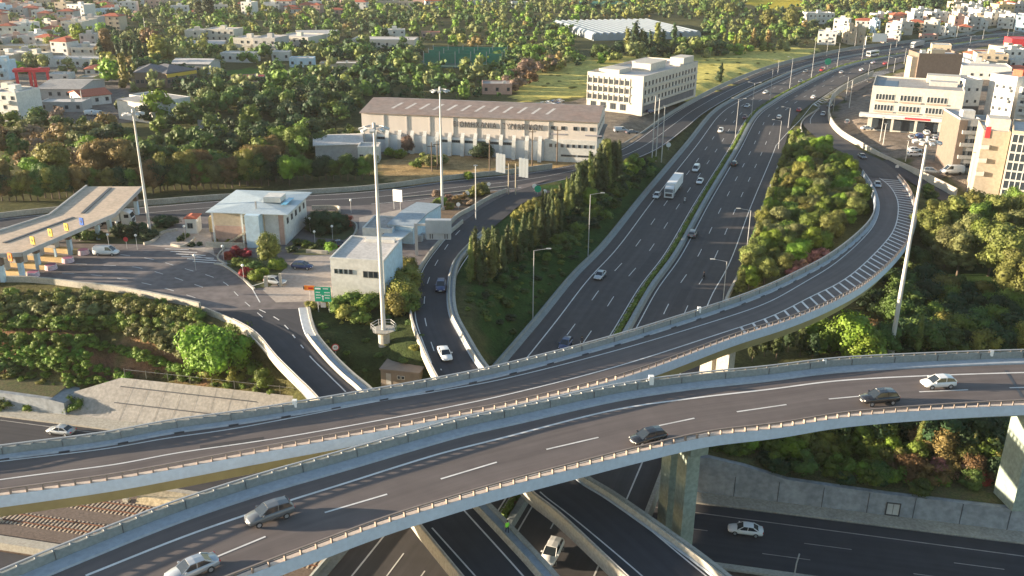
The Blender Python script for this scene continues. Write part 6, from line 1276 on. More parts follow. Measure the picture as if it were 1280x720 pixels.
def vehicle(tp, colr, p, hd, label, group=None, name=None, small=False):
    nm = name or {'sedan': 'car', 'hatch': 'car', 'suv': 'car', 'van': 'van'}[tp]
    r = empty(nm, p, hd, label, 'van' if tp == 'van' else 'car', group)
    for n_, me, loc in veh_meshes(tp, colr):
        if small and n_ in ('mirror', 'grille', 'number_plate'): continue
        link(n_, me, r, loc)
    L = TYPES[tp]['L']
    for x in (-L*.29, L*.30):
        for sy in (-1, 1):
            w_ = link('wheel', WHEEL, r, (x, sy*(TYPES[tp]['W']-.10), .33))
            if not small: link('rim', RIMM, w_)
    return r
def on(dk, px, py, up=.7): p = dk.at(px, py, up); z = dk.zat(p.x, p.y); return Vector((p.x, p.y, z+.02)), dk.heading(p)
def ns_at(px, py, z=.02, up=.7):
    p = P(px, py, up); p.z = z; i = min(range(1, len(NS)-1), key=lambda k: (NS[k].x-p.x)**2+(NS[k].y-p.y)**2); d = NS[i+1]-NS[i-1]; return p, math.atan2(d.y, d.x)
PI = math.pi
for tp, c, px, py, lb in [('hatch','black',810,545,'black hatchback in the middle of the nearest flyover, near its front railing'),('suv','grey',337,641,'dark grey car on the left part of the nearest flyover, with a long shadow'),('sedan','silver',240,709,'pale silver car cut by the bottom edge on the nearest flyover'),('suv','black',1099,497,'black SUV on the right part of the nearest flyover'),('hatch','white',1173,477,'white hatchback behind the black SUV on the nearest flyover')]:
    p, h = on(F_, px, py); vehicle(tp, c, p, h+PI, lb)
p, h = on(M_, 1097, 230); vehicle('sedan', 'silver', p, h+PI, 'grey-silver car on the bend of the looping flyover')
p, h = on(C_, 1078, 195); vehicle('sedan', 'grey', p, h, 'dark car where the two ramps part, above the loop bend', small=True)
p, h = on(B_, 556, 441); vehicle('sedan', 'white', p, h, 'white saloon coming down the slip ramp towards the flyovers')
p, h = on(B_, 551, 357); vehicle('suv', 'navy', p, h, 'dark blue car following the white saloon on the slip ramp')
eh = math.atan2(EWd.y, EWd.x)
p = P(932, 661, -6.3); p.z = -6.98; vehicle('sedan', 'white', p, eh+PI, 'white saloon in the shade on the sunken motorway at lower right')
p = P(76, 537, -6.3); p.z = -6.98; vehicle('sedan', 'silver', p, eh+PI, 'silver car half hidden by the middle flyover at the left edge')
p, h = ns_at(690, 690); vehicle('suv', 'white', p, h+PI, 'white car seen from above between the two low ramp bridges at the bottom')
for tp, c, px, py, dr, lb in [('hatch','navy',707,429,1,'dark blue car just disappearing under the middle flyover on the highway'),('sedan','silver',750,343,1,'silver car alone on the left carriageway of the highway'),('hatch','white',821,244,1,'small white car left of the articulated lorry'),('van','white',870,211,1,'white delivery van behind the articulated lorry'),('sedan','white',875,226,1,'white saloon overtaking the lorry beside the median hedge'),('suv','white',901,163,1,'white car well behind the delivery van on the highway'),('sedan','darkred',931,146,1,'dark red car near the median on the far left carriageway'),('sedan','silver',934,132,1,'silver car ahead of the dark red one, far left carriageway'),('hatch','white',957,115,1,'white car beside the lamp posts in the distance, left carriageway'),
    ('hatch','black',918,204,0,'dark car going away just right of the hedge'),('suv','grey',866,292,0,'dark grey car going away on the right carriageway near the hedge'),('hatch','white',974,146,0,'white car on the right carriageway before the gore'),('sedan','red',999,137,0,'red car on the right carriageway beside the hatched gore'),('hatch','white',1017,121,0,'white car in the middle of the right carriageway'),('sedan','grey',1001,101,1,'dark car on the far left carriageway by the hedge'),('van','red',1028,87,1,'red van on the distant left carriageway'),('sedan','silver',1052,90,0,'silver-grey car right of the hedge in the distance'),('hatch','grey',1007,89,1,'grey car left of the red van in the distance'),('sedan','white',1077,87,0,'bright white car on the distant right carriageway'),('sedan','silver',1092,78,0,'pale car near the hedge beyond the bright white one'),('sedan','red',1107,79,0,'red car farthest along the right carriageway')]:
    p, h = ns_at(px, py); vehicle(tp, c, p, h+(PI if dr else 0), lb, small=(py < 240))
for px, py, c, tp, lb in ((1029, 142, 'silver', 'sedan', 'pinkish-grey car on the side road inside the curved wall'), (1037, 132, 'black', 'suv', 'dark car on the side road ahead of the pinkish-grey one')):
    p, h = on(C_, px, py); vehicle(tp, c, p, h, lb, small=True)
# parked and plaza vehicles
for tp, c, px, py, z, hd, lb in [('van','white',133,315,6.02,0,'white panel van leaving the toll lanes'),('hatch','navy',378,332,6.03,-.15,'dark blue hatchback alone in the car park by the white annex'),('hatch','silver',344,351,6.03,-.3,'silver hatchback parked by the clipped hedge'),('sedan','black',421,304,6.03,2.2,'black car in the shade beside the oval planting bed'),
    ('sedan','white',1084,160,3.5,.1,'white car parked by the corner of the cream building'),('sedan','silver',1139,171,3.5,1.35,'silver car in the first row of the car park at right'),('suv','blue',1149,170,3.5,1.4,'blue-grey car in the first row of the car park at right'),('suv','white',1158,166,3.5,1.35,'white car nearest the shopfront in the car park'),('hatch','silver',1168,171,3.5,1.4,'pale hatchback next to the grey apartment building'),('suv','white',1143,193,3.5,0,'white car under the tall mast in the lower parking row'),('hatch','white',1144,187,3.5,0,'white car at the back of the lower parking row'),('suv','grey',1165,214,3.5,-.4,'dark car by the street wall below the parking lot'),
    ('hatch','grey',1059,152,3.0,1.2,'dark car on the street beside the curved wall'),('van','orange',1101,157,3.5,1.7,'orange van parked at the shopfront'),('sedan','white',1245,236,3.4,1.3,'white car parked beside the glass office, nearest the trees'),('sedan','white',1265,240,3.4,1.3,'white car parked at the foot of the glass office'),('sedan','silver',1255,237,3.4,1.3,'silver car between the two white ones at the glass office'),
    ('van','silver',776,163,4,.2,'pale van on the yard right of the long warehouse'),('sedan','grey',790,165,4,.3,'dark car on the yard right of the long warehouse'),('hatch','navy',813,139,3.8,.6,'dark blue car parked at the foot of the office block')]:
    pp = P(px, py, z+.6); pp.z = z; vehicle(tp, c, pp, hd, lb, small=py < 240)
cols_ = ['silver', 'navy', 'white', 'grey', 'black', 'blue']
for k in range(14):
    px, py = 700-(k % 7)*7, 127+(k//7)*4+(k % 7)*1.2; pp = G(px, py+1, 4); c = cols_[k % 6]; vehicle('hatch' if k % 2 else 'sedan', c, pp, .9, c.replace('navy', 'dark blue')+' car in the crowded car park behind the long warehouse', 'cars behind the long warehouse', small=True)
for k in range(12):
    px, py = 34+k*3.2, 146+(k % 3)*2.4; c = cols_[(k*5) % 6]; vehicle('sedan', c, G(px, py, 4), 1.2, c.replace('navy', 'dark blue')+' car parked in front of the open shelter at left', 'cars by the open shelter', small=True)
for px, py, c, lb in ((115, 144, 'white', 'white car left one of two on the yard by the white-gabled shed'), (125, 145, 'silver', 'pale car right one of two on the yard by the white-gabled shed'), (178, 132, 'red', 'red lorry-like van behind the bright green tree')): vehicle('van', c if c != 'red' else 'red', G(px, py, 4), .1, lb, small=True)
random.seed(17)
pp_ = P(1190, 213, 4.5); pp_.z = 3.45; v_ = vehicle('van', 'white', pp_, PI+.05, 'large white van parked between apartment block and tower', small=True); v_.scale = (1.35, 1.2, 1.35)
# lorries and coach
def lorry(p, hd, label, Lb=13.0, cabc='white', boxm=None, name='lorry', hb=3.9):
    r = empty(name, p, hd, label, 'lorry'); boxm = boxm or WHITE
    MB().box(-Lb, 0, -1.25, 1.25, 1.15, hb).build('cargo_box', boxm, r); MB().box(-Lb, 0, -.9, .9, .75, 1.13).build('chassis', DARK, r)
    g = MB(); pr = [(.35, .5), (.35, 3.5), (1.0, 3.65), (2.35, 3.0), (2.65, 1.9), (2.7, .5)]
    g.sweep([[Vector((x, y, z)) for x, z in pr] for y in (-1.22, 1.22)]); g.build('cab', PAINTS[cabc], r)
    MB().add([(2.40, -1.1, 2.9), (2.40, 1.1, 2.9), (2.67, 1.1, 2.0), (2.67, -1.1, 2.0)], [(0, 1, 2, 3)]).build('windscreen', GLASSC, r); MB().box(2.68, 2.74, -.9, .9, .9, 1.7).build('grille', DARK, r)
    for sy in (-1, 1):
        MB().box(1.1, 2.1, sy*1.225-.02, sy*1.225+.02, 2.0, 2.8).build('side_window', GLASSC, r); MB().box(2.70, 2.76, sy*.95-.2, sy*.95+.2, .6, .85).build('headlight', HEADL, r)
        for x in (1.5, -1.0, -Lb+1.4, -Lb+2.8, -Lb+4.2): w_ = link('wheel', MESHC.setdefault('lw', MB().cyl((0, -.17, 0), (0, .17, 0), .52, .52, 14).mesh('wheel', TIRE)), r, (x, sy*1.02, .52)); link('rim', MESHC.setdefault('lr', MB().cyl((0, -.19, 0), (0, .19, 0), .28, .28, 10).mesh('rim', RIM)), w_)
    return r
p, h = ns_at(838, 240, .02, 1.5); lorry(p, h+PI, 'articulated white lorry with a long box trailer on the highway')
p, h = ns_at(1142, 57, .02, 1.5); lorry(p, h+PI, 'distant lorry with grey trailer at the far end of the highway', boxm=GREY)
pp = P(152, 276, 7); pp.z = 6.02; lorry(pp, 0.05, 'white box lorry standing beneath the far end of the toll canopy', 8.5)
p, h = ns_at(1091, 67, .02, 1.5); r = empty('coach', p, h+PI, 'white coach with dark windows on the distant left carriageway', 'coach')
MB().box(-5.5, 5.5, -1.25, 1.25, .45, 3.3).build('body', PAINTS['white'], r); MB().box(-5.2, 5.0, -1.28, 1.28, 1.6, 2.6).build('windows', GLASSC, r); MB().box(5.5, 5.55, -1.1, 1.1, 1.2, 2.8).build('windscreen', GLASSC, r)
for sy in (-1, 1):
    for x in (-3.3, 3.4): link('wheel', MESHC['lw'], r, (x, sy*1.12, .52))
# people: one continuous skinned body each
def figure(parent_name, p, hd, joints, edges, m, label, cloth=None, name='person', parent=None):
    bm = bmesh.new(); sk = bm.verts.layers.skin.verify(); vs_ = []
    for (x, y, z, rx) in joints: v = bm.verts.new((x, y, z)); v[sk].radius = (rx, rx*.85); vs_.append(v)
    vs_[0][sk].use_root = True
    for a, b_ in edges: bm.edges.new((vs_[a], vs_[b_]))
    me = bpy.data.meshes.new(name); bm.to_mesh(me); bm.free(); o = bpy.data.objects.new(name, me); COL.objects.link(o)
    o.modifiers.new('skin', 'SKIN'); sb = o.modifiers.new('sub', 'SUBSURF'); sb.levels = 1; sb.render_levels = 1
    bpy.context.view_layer.update(); me2 = bpy.data.meshes.new_from_object(o.evaluated_get(bpy.context.evaluated_depsgraph_get())); bpy.data.objects.remove(o)
    me2.materials.clear(); 
    for q in m: me2.materials.append(q)
    me2.polygons.foreach_set('use_smooth', [True]*len(me2.polygons)); return me2
SKIN = plain('skin', (.45, .26, .18), .6); HAIR = plain('hair', (.03, .02, .015), .7); LIME = plain('hi_vis_lime', (.30, .85, .06), .6); TROUS = plain('dark_trousers', (.02, .022, .03), .8); SHOE = plain('black_shoes', (.012, .012, .012), .6)
def body(pose):
    J = [(0, 0, .95, .13), (0, 0, 1.15, .12), (.0, 0, 1.38, .15), (.0, 0, 1.50, .065), (.02, 0, 1.60, .085), (.02, 0, 1.70, .095)]; E_ = [(0, 1), (1, 2), (2, 3), (3, 4), (4, 5)]
    for s_ in (-1, 1):
        b0 = len(J); J += [(0, s_*.19, 1.42, .06), (pose['el'][0], s_*.25, 1.14, .045), (pose['ha'][0], s_*pose['ha'][1], pose['ha'][2], .032)]; E_ += [(2, b0), (b0, b0+1), (b0+1, b0+2)]
        hx, hy, hz = J[b0+2][:3]; d = pose['fd']
        for k in range(4):
            f0 = len(J); yy = hy+(k-1.5)*.021*1.0; ln = (.075, .088, .084, .066)[k]; J += [(hx+d[0]*.07, s_*0+s_*yy if s_ < 0 else yy, hz+d[2]*.07, .010), (hx+d[0]*(.07+ln*.6), s_*yy if s_ < 0 else yy, hz+d[2]*(.07+ln*.6), .009), (hx+d[0]*(.07+ln*.8)+.02, s_*yy if s_ < 0 else yy, hz+d[2]*(.07+ln)-.005, .008)]; E_ += [(b0+2, f0), (f0, f0+1), (f0+1, f0+2)]
        f0 = len(J); J += [(hx+.03, hy if s_ > 0 else hy, hz+d[2]*.03, .011), (hx+.06, hy, hz+d[2]*.07, .009)]; E_ += [(b0+2, f0), (f0, f0+1)]
        b1 = len(J); kn = pose['kn']; ft = pose['ft']; st = pose.get('st', 0)*s_; J += [(0, s_*.10, .88, .10), (kn[0]+st, s_*kn[1], kn[2], .065), (ft[0]+st*1.6, s_*ft[1], ft[2], .045), (ft[0]+st*1.6+.17, s_*ft[1], ft[2]-.035, .04)]; E_ += [(0, b1), (b1, b1+1), (b1+1, b1+2), (b1+2, b1+3)]
    # mirror fix: hands of the left side were written with positive y
    out = []
    i = 6
    return J, E_
def person(p, hd, label, pose, jacket, helmet=None, parent_scale=1.0):
    J, E_ = body(pose)
    # make the right-hand side (s=-1) finger chains sit at the right hand
    n_side = 3+12+2+4
    b0 = 6; hy = -pose['ha'][1]
    J = list(J); J[b0+2] = (pose['ha'][0], hy, pose['ha'][2], .032)
    k0 = b0+3
    for f in range(4):
        for q in range(3): x, y, z, r_ = J[k0+f*3+q]; J[k0+f*3+q] = (x, hy+(f-1.5)*.021, z, r_)
    for q in (12, 13): x, y, z, r_ = J[k0+q]; J[k0+q] = (x, hy, z, r_)
    me2 = figure('b', p, hd, J, E_, [SKIN, jacket, TROUS, SHOE], label)
    for f in me2.polygons:
        c = f.center; z = c.z; hd_ = min((Vector((pose['ha'][0]*1.02, s_*pose['ha'][1], pose['ha'][2]))-c).length for s_ in (-1, 1))
        f.material_index = 0 if (z > 1.50 or hd_ < .10 or (hd_ < .2 and z < pose['ha'][2]-.02 and abs(c.y) > .2)) else 3 if z < pose['ft'][2]+.04 and abs(c.y) < .3 else 2 if z < .95 and abs(c.y) < .22 and z < .97 else 1
    r = link('person', me2, None, p, hd); tag(r, label, 'person')
    if helmet: MB().cyl((.01, 0, 1.66), (.01, 0, 1.80), .135, .10, 12).cyl((.01, 0, 1.80), (.01, 0, 1.84), .10, .03, 12).build('helmet', helmet, r)
    else: MB().cyl((-.01, 0, 1.66), (-.01, 0, 1.79), .112, .085, 12).cyl((-.01, 0, 1.79), (-.01, 0, 1.815), .085, .03, 12).build('hair', HAIR, r)
    g = MB()
    for s_ in (-1, 1): g.cyl((.10, s_*.032, 1.67), (.118, s_*.032, 1.67), .012, .010, 6)
    g.build('eyes', DARK, r); MB().cyl((.10, 0, 1.66), (.135, 0, 1.63), .010, .016, 6).build('nose', SKIN, r); MB().box(.095, .108, -.025, .025, 1.592, 1.60).build('mouth', TAILL, r)
    g = MB()
    for s_ in (-1, 1): g.box(-.01, .03, s_*.098-.008, s_*.098+.008, 1.62, 1.68)
    g.build('ears', SKIN, r); return r
STAND = dict(el=(.0, 0, 0), ha=(.08, .27, .90), fd=(.15, 0, -1), kn=(.03, .11, .50), ft=(-.02, .12, .08), st=.08)
RIDE = dict(el=(.14, 0, 0), ha=(.46, .24, 1.06), fd=(1, 0, -.2), kn=(.36, .20, .72), ft=(.08, .22, .34))
pw = A_.at(634, 660, .8); pw.z = A_.zat(pw.x, pw.y)+.02; hp_ = A_.heading(pw)
w1 = person(pw, hp_+PI, 'worker in a bright lime safety jacket and dark trousers walking on the ramp bridge', STAND, LIME)
def moto(p, hd, label, rider_label, c='black', jk=None):
    r = empty('motorcycle', p, hd, label, 'motorcycle')
    for x in (-.68, .70): w_ = MB().cyl((x, -.06, .31), (x, .06, .31), .31, .31, 16).build('wheel', TIRE, r); MB().cyl((x, -.07, .31), (x, .07, .31), .17, .17, 10).build('rim', RIM, w_)
    g = MB(); g.sweep([[Vector((x, y*wd, z)) for y, z in ((-1, z0), (-1, z1), (1, z1), (1, z0))] for x, wd, z0, z1 in ((-.95, .08, .72, .80), (-.5, .14, .55, .80), (.1, .16, .38, .84), (.35, .15, .42, .95), (.62, .10, .62, .98))]); g.build('body', PAINTS[c], r)
    MB().box(-.75, .05, -.13, .13, .80, .88).build('saddle', TIRE, r); MB().cyl((.42, -.34, 1.04), (.42, .34, 1.04), .02, .02, 6).cyl((.70, -.08, .31), (.45, -.08, 1.02), .03, .03, 6).cyl((.70, .08, .31), (.45, .08, 1.02), .03, .03, 6).build('handlebar', DARK, r)
    MB().cyl((.60, 0, .86), (.68, 0, .85), .09, .09, 10).build('headlight', HEADL, r)
    q = Vector(p)+Vector((_c(hd), _s(hd), 0))*-.18; q.z -= .10; person(q, hd, rider_label, RIDE, jk or plain('rider_jacket', (.04, .04, .05), .7), helmet=PAINTS['black'])
p, h = ns_at(880, 344); moto(p, h, 'dark motorcycle going away on the right carriageway', 'rider in dark clothes on the motorcycle of the right carriageway')
p, h = ns_at(727, 427); moto(p, h+PI, 'motorcycle beside the blue car at the middle flyover', 'rider in dark clothes on the motorcycle beside the blue car')
p, h = ns_at(856, 250); moto(p, h+PI, 'light-coloured motorcycle right of the articulated lorry', 'rider in a pale jacket on the motorcycle right of the lorry', 'white', plain('pale_jacket', (.5, .5, .48), .7))
# ------------------------------------------------------------------ masts, lamps, poles, signs
def mast(p, topy, label, r0=.34, r1=.17, heads=8, base=None):
    H = height_to(p, topy); r = empty('floodlight_mast', p, 0, label, 'light mast')
    MB().cyl((0, 0, -.5), (0, 0, H-.6), r0, r1, 14).build('pole', STEELW, r, smooth=False); MB().cyl((0, 0, -.5), (0, 0, .5), r0*1.7, r0*1.7, 12).build('base', CONC, r)
    rg = MB(); n_ = 16; R_ = 1.5
    for i in range(n_): a0, a1 = 6.283*i/n_, 6.283*(i+1)/n_; rg.cyl((R_*_c(a0), R_*_s(a0), H-.6), (R_*_c(a1), R_*_s(a1), H-.6), .07, .07, 5)
    for i in range(4): a0 = 6.283*i/4; rg.cyl((0, 0, H-.55), (R_*_c(a0), R_*_s(a0), H-.6), .05, .05, 5)
    rg.cyl((0, 0, H-1.0), (0, 0, H+.1), .3, .25, 10); rg.build('ring', STEEL, r)
    hm_ = MESHC.setdefault('flood', MB().box(-.35, .35, -.1, .75, -.12, .14).mesh('floodlight', mat('flood_housing', (.50, .49, .46), .5, .06, 1)))
    for i in range(heads): a0 = 6.283*i/heads; o = link('floodlight', hm_, r, (R_*1.05*_c(a0), R_*1.05*_s(a0), H-.72)); o.rotation_euler = (R(-14), 0, a0-PI/2)
    return r
mast(P(188, 293, 6), 137, 'tall floodlight mast beside the far end of the toll canopy')
mast(P(553, 262, 6), 109, 'tall floodlight mast in the planted tongue in front of the long warehouse')
mast(P(1113, 441, -.3), 171, 'tallest floodlight mast, in front of the grove right of the flyover loop', .42, .2)
m2 = mast(P(481, 442, 3), 154, 'tall floodlight mast standing on a railed concrete platform between the ramps', .40, .2)
pl = 4.4
MB().cyl((0, 0, -.5), (0, 0, pl-.6), .95, .95, 16).build('plinth', CONC_L, m2); g = MB(); g.cyl((0, 0, pl-.6), (0, 0, pl), 1.2, 2.1, 6).build('platform', CONC, m2); g = MB()
for i in range(6):
    a0, a1 = 6.283*i/6, 6.283*(i+1)/6
    for z in (pl+.5, pl+1.0): g.cyl((2.05*_c(a0), 2.05*_s(a0), z), (2*_c(a1), 2*_s(a1), z), .04, .04, 5)
    g.cyl((2.05*_c(a0), 2.05*_s(a0), pl), (2.05*_c(a0), 2.05*_s(a0), pl+1.0), .04, .04, 5)
g.build('railing', STEEL, m2)
def lamp(p, topy, label, arms=((1, 0),), al=2.4, group=None, r0=.11, H=None):
    H = H or height_to(p, topy); r = empty('street_lamp', p, 0, label, 'street lamp', group); MB().cyl((0, 0, -.3), (0, 0, H), r0, r0*.55, 8).build('pole', STEEL, r)
    for ax, ay in arms:
        MB().cyl((0, 0, H-.05), (ax*al, ay*al, H+.35), .05, .04, 6).build('arm', STEEL, r); MB().box(-.45, .45, -.14, .14, -.06, .08).build('lamp_head', mat('flood_housing', (.5, .49, .46)), r, (ax*(al+.3), ay*(al+.3), H+.36), math.atan2(ay, ax))
    return r
lamp(G(666, 400, 1), 313, 'nearest street lamp on the highway bank, arm to the right'); lamp(G(735, 320, 1), 243, 'street lamp beside the lime-green bush on the highway bank'); 
lamp(P(903, 384, 0), 336, 'street lamp at the right edge of the highway, nearest the loop', ((-1, .1),), H=9.5); lamp(P(932, 326, 0), 263, 'second street lamp from the loop on the right edge of the highway', ((-1, .1),)); lamp(P(973, 186, 0), 165, 'street lamp at the right edge near the island tip', ((-1, .1),), H=9.5); lamp(P(985, 160, 0), 135, 'street lamp beside the gore on the right edge of the highway', ((-1, .1),))
for i, (x, y, t, a, lb) in enumerate([(919,172,124,2,'double-armed lamp on the median beside the white cars'),(939,147,104,2,'double-armed lamp on the median, second from the lorry'),(962,127,87,1,'median lamp left of the red car'),(987,110,72,1,'tall median lamp by the far dark car'),(1014,98,50,1,'tall median lamp left of the red van'),(1046,86,54,1,'median lamp right of the red van'),(1077,77,46,1,'median lamp in front of the coach'),(1109,86,54,1,'lamp right of the coach on the right carriageway'),(1130,80,60,1,'lamp by the brown box building'),
    (1057,125,96,1,'lamp on the side road hatching, near the gore'),(1041,142,112,1,'lamp on the curved wall of the side road'),(1084,102,80,1,'lamp where the side ramp leaves the highway'),(1117,90,73,2,'double lamp between highway and cream building'),(1195,50,32,2,'far double lamp near the hillside villas'),(1212,57,45,2,'far double lamp above the car park'),(1228,50,36,1,'far lamp on the highway below the ochre house'),(1258,52,36,2,'far double lamp near the red shed'),(1266,46,33,1,'far lamp at the right end of the highway'),(972,93,75,1,'lamp at the far wall of the frontage road'),(1033,70,50,1,'lamp at the far wall below the white houses'),(1068,62,38,1,'lamp at the far wall below the tan houses'),(1120,60,48,1,'lamp at the far wall below the cream houses')]):
    lamp(P(x, y, .1), t, lb, ((-1, .2), (1, -.2)) if a == 2 else ((-1, .1),), 1.8, 'lamps along the far highway')
for x, y, t, lb in [(815,197,119,'left pole of the group where the frontage road meets the highway'),(820,196,122,'middle pole of the group where the frontage road meets the highway'),(827,197,132,'right pole of the group where the frontage road meets the highway'),(1100,176,146,'thin pole in the car park, in front of the cream building'),(1104,180,154,'thin pole by the street wall near the car park'),(1132,200,175,'thin pole between street wall and parked white cars'),(1210,234,190,'thin pole in front of the tower block'),(595,290,206,'plain tall pole at the start of the cypress row'),(1062,130,100,'thin pole at the gore of the side road')]:
    p = P(x, y, 3); H = height_to(p, t); r = empty('utility_pole', p, 0, lb, 'pole'); MB().cyl((0, 0, -1.5), (0, 0, H), .16, .10, 8).build('pole', STEELW, r); MB().box(-.5, .5, -.12, .12, H-.25, H-.05).build('crossbar', STEEL, r)
for x, y, t, lb in [(540,214,178,'wooden power pole left of the tall mast, on the dry grass'),(547,212,176,'lattice-like power pole next to the tall mast'),(612,219,175,'power pole left of the twin white boards'),(665,208,160,'power pole with crossarm on the dry grass before the warehouse'),(696,206,158,'power pole at the right end of the dry grass'),(104,135,113,'pale pole in front of the grey warehouse at left'),(183,50,22,'far steel mast in the field at upper left'),(466,80,66,'wooden pole above the dense wood'),(412,72,57,'pole beside the cream factory'),(725,42,52,'')]:
    if not lb: continue
    p = G(x, y, 5); H = height_to(p, t); r = empty('power_pole', p, 0, lb, 'pole'); MB().cyl((0, 0, -.5), (0, 0, H), .2, .13, 8).build('pole', WOOD if 'wood' in lb or 'power' in lb else STEELW, r); MB().box(-1.1, 1.1, -.08, .08, H-1.2, H-1.0).build('crossarm', WOOD, r)
for x, y in ((248,293),(271,300),(172,312),(137,311),(245,338),(280,326),(305,351),(388,290),(439,266),(394,307),(416,300),(148,295),(232,300)):
    p = P(x, y, 6.03); r = empty('globe_lamp', p, 0, 'short lamp post with a white globe in the toll office grounds', 'lamp post', 'white globe lamps of the toll grounds'); MB().cyl((0, 0, 0), (0, 0, 2.9), .06, .05, 8).build('pole', STEEL, r)
    bm = bmesh.new(); bmesh.ops.create_icosphere(bm, subdivisions=2, radius=.28); me_ = bpy.data.meshes.new('globe'); bm.to_mesh(me_); bm.free(); me_.materials.append(WHITE); link('globe', me_, r, (0, 0, 3.1))
# speed limit sign
p = G(420, 446, 3.5); H = height_to(p, 434); r = empty('speed_limit_sign', p, R(10), 'round speed limit sign with red ring on the grass beside the ramp from the tolls', 'road sign'); MB().cyl((0, 0, -.3), (0, 0, H), .05, .05, 8).build('pole', STEEL, r)
MB().cyl((0, -.06, H), (0, -.10, H), .62, .62, 24).build('red_ring', RED, r); MB().cyl((0, -.101, H), (0, -.115, H), .47, .47, 24).build('sign_face', WHITE, r); lettering('40', .55, BLACK, r, (0, -.125, H), th=.005)
# green direction sign and orange warning sign
p = P(405, 388, 6); r = empty('direction_sign', p, R(-4), 'green direction sign with white lettering on two posts before the white annex', 'road sign'); 
for x in (-.95, .95): MB().cyl((x, 0, -.4), (x, 0, 2.2), .07, .07, 8).build('post', STEEL, r)
MB().box(-1.45, 1.45, -.08, 0, 1.7, 4.4).build('sign_face', GREENS, r); MB().box(-1.3, -.3, -.1, -.085, 3.95, 4.25).build('white_panel', WHITE, r)
g = MB(); 
for k, (x0, x1, z) in enumerate([(.1,.9,4.0),(-1.2,-.5,3.3),(.3,1.2,3.3),(-1.2,-.4,2.8),(.3,1.1,2.8),(-1.2,-.6,2.3),(.4,1.2,2.3)]):
    xx = x0
    while xx < x1: g.box(xx, xx+.13, -.095, -.085, z, z+.2); xx += .2
g.box(-.08, .08, -.095, -.085, 1.95, 2.6).add([(-.25, -.095, 2.6), (.25, -.095, 2.6), (0, -.095, 2.95)], [(0, 1, 2)]); g.build('sign_text', WHITE, r); MB().box(-.5, .4, -.1, -.02, .6, 1.5).build('lower_plate', GREY, r)
p = P(388, 374, 6); r = empty('warning_sign', p, R(-4), 'orange variable warning sign left of the green direction sign', 'road sign'); MB().cyl((0, 0, -.2), (0, 0, 2.0), .06, .06, 8).build('post', STEEL, r); MB().box(-.95, .95, -.1, 0, 1.75, 2.65).build('sign_face', ORANGE, r); MB().box(-.2, .6, -.115, -.1, 2.0, 2.35).build('display', TAILL, r); MB().box(-1.15, -.95, -.12, 0, 1.9, 2.5).box(.95, 1.15, -.12, 0, 1.9, 2.5).build('flasher', DARK, r)
# barrier gate posts by the parked silver car
r = empty('gate_post', P(333, 358, 6.02), 0, 'pair of cream gate posts with a raised arm beside the parked silver car', 'gate'); MB().box(-.3, .3, -.3, .3, 0, 2.0).build('post', CONC_L, r); MB().box(2.5, 2.9, -.25, .25, 0, 2.6).build('post', CONC_L, r); MB().cyl((0, 0, .9), (-2.8, -.6, .2), .06, .05, 6).build('arm', WHITE, r)
# overhead message sign over the slip ramp (seen from behind)
p = P(521, 319, 6.02); H = height_to(p, 279); hd = math.atan2((P(572, 318, 6)-p).y, (P(572, 318, 6)-p).x)
r = empty('overhead_sign', p, 0, 'large grey message sign on a cantilever pole over the slip ramp, seen from behind', 'overhead sign'); MB().box(-.3, .3, -.3, .3, -.3, H).build('pole', STEEL, r); MB().box(0, 4.2, -.2, .2, H-.5, H-.1).build('arm', STEEL, r)
px0 = 2.0; wS = 5.2; gg = mat('sign_back', (.36, .38, .40), .6, .1, .6)
MB().box(px0, px0+wS, -.9, .5, H-1.9, H+.9).build('sign_box', gg, r)
for k in range(1, 6): MB().box(px0+wS*k/6-.03, px0+wS*k/6+.03, -.94, -.9, H-1.85, H+.85).build('panel_joint', STEEL, r)
MB().box(px0+.1, px0+wS-.1, -.5, .4, H-3.3, H-1.9).build('lower_box', gg, r)
for x in (px0+.9, px0+wS-1.3): 
    for dx in (0, .45): MB().box(x+dx-.1, x+dx+.1, -.53, -.5, H-3.1, H-2.1).build('vent', DARK, r)
# white boards
for x, y, t, w_, h_, lb in ((636,250,209,1.9,4.6,'left tall white board of the twin pair on the slip ramp gantry'),(657,250,218,0,0,'')):
    if lb:
        p = P(640, 243, 6); r = empty('twin_boards', p, R(-6), 'pair of tall white ribbed boards at the fork of frontage road and slip ramp', 'road sign')
        for sx, hz in ((-1, 1.0), (1, 0)):
            MB().cyl((sx*.9, 0, -.3), (sx*.9, 0, 8), .16, .14, 8).build('post', BEIGE, r); g = MB()
            for k in range(3): g.box(sx*2.9-1.2+k*.8, sx*2.9-1.2+k*.8+.74, -.12, .02, 4.7+hz-k*.12, 9.5+hz-k*.12)
            g.build('board', WHITE, r); MB().box(-.9 if sx < 0 else .9, sx*2.9+.0 if sx > 0 else .9, .03, .14, 6.9, 7.1).build('bracket', STEEL, r) if sx > 0 else MB().box(-2.9, -.9, .03, .14, 6.9, 7.1).build('bracket', STEEL, r)
p = P(498, 262, 6); r = empty('notice_board', p, R(-20), 'white ribbed board seen from behind, above the long blue annex', 'road sign'); MB().cyl((-1.1, 0, -.2), (-1.1, 0, 3.0), .08, .08, 8).build('post', STEEL, r); MB().cyl((.6, 0, -.2), (.6, 0, 3.0), .08, .08, 8).build('post', STEEL, r); g = MB()
for k in range(4): g.box(-1.3+k*.62, -1.3+k*.62+.57, -.08, .02, 2.0, 4.9)
g.build('board', WHITE, r)
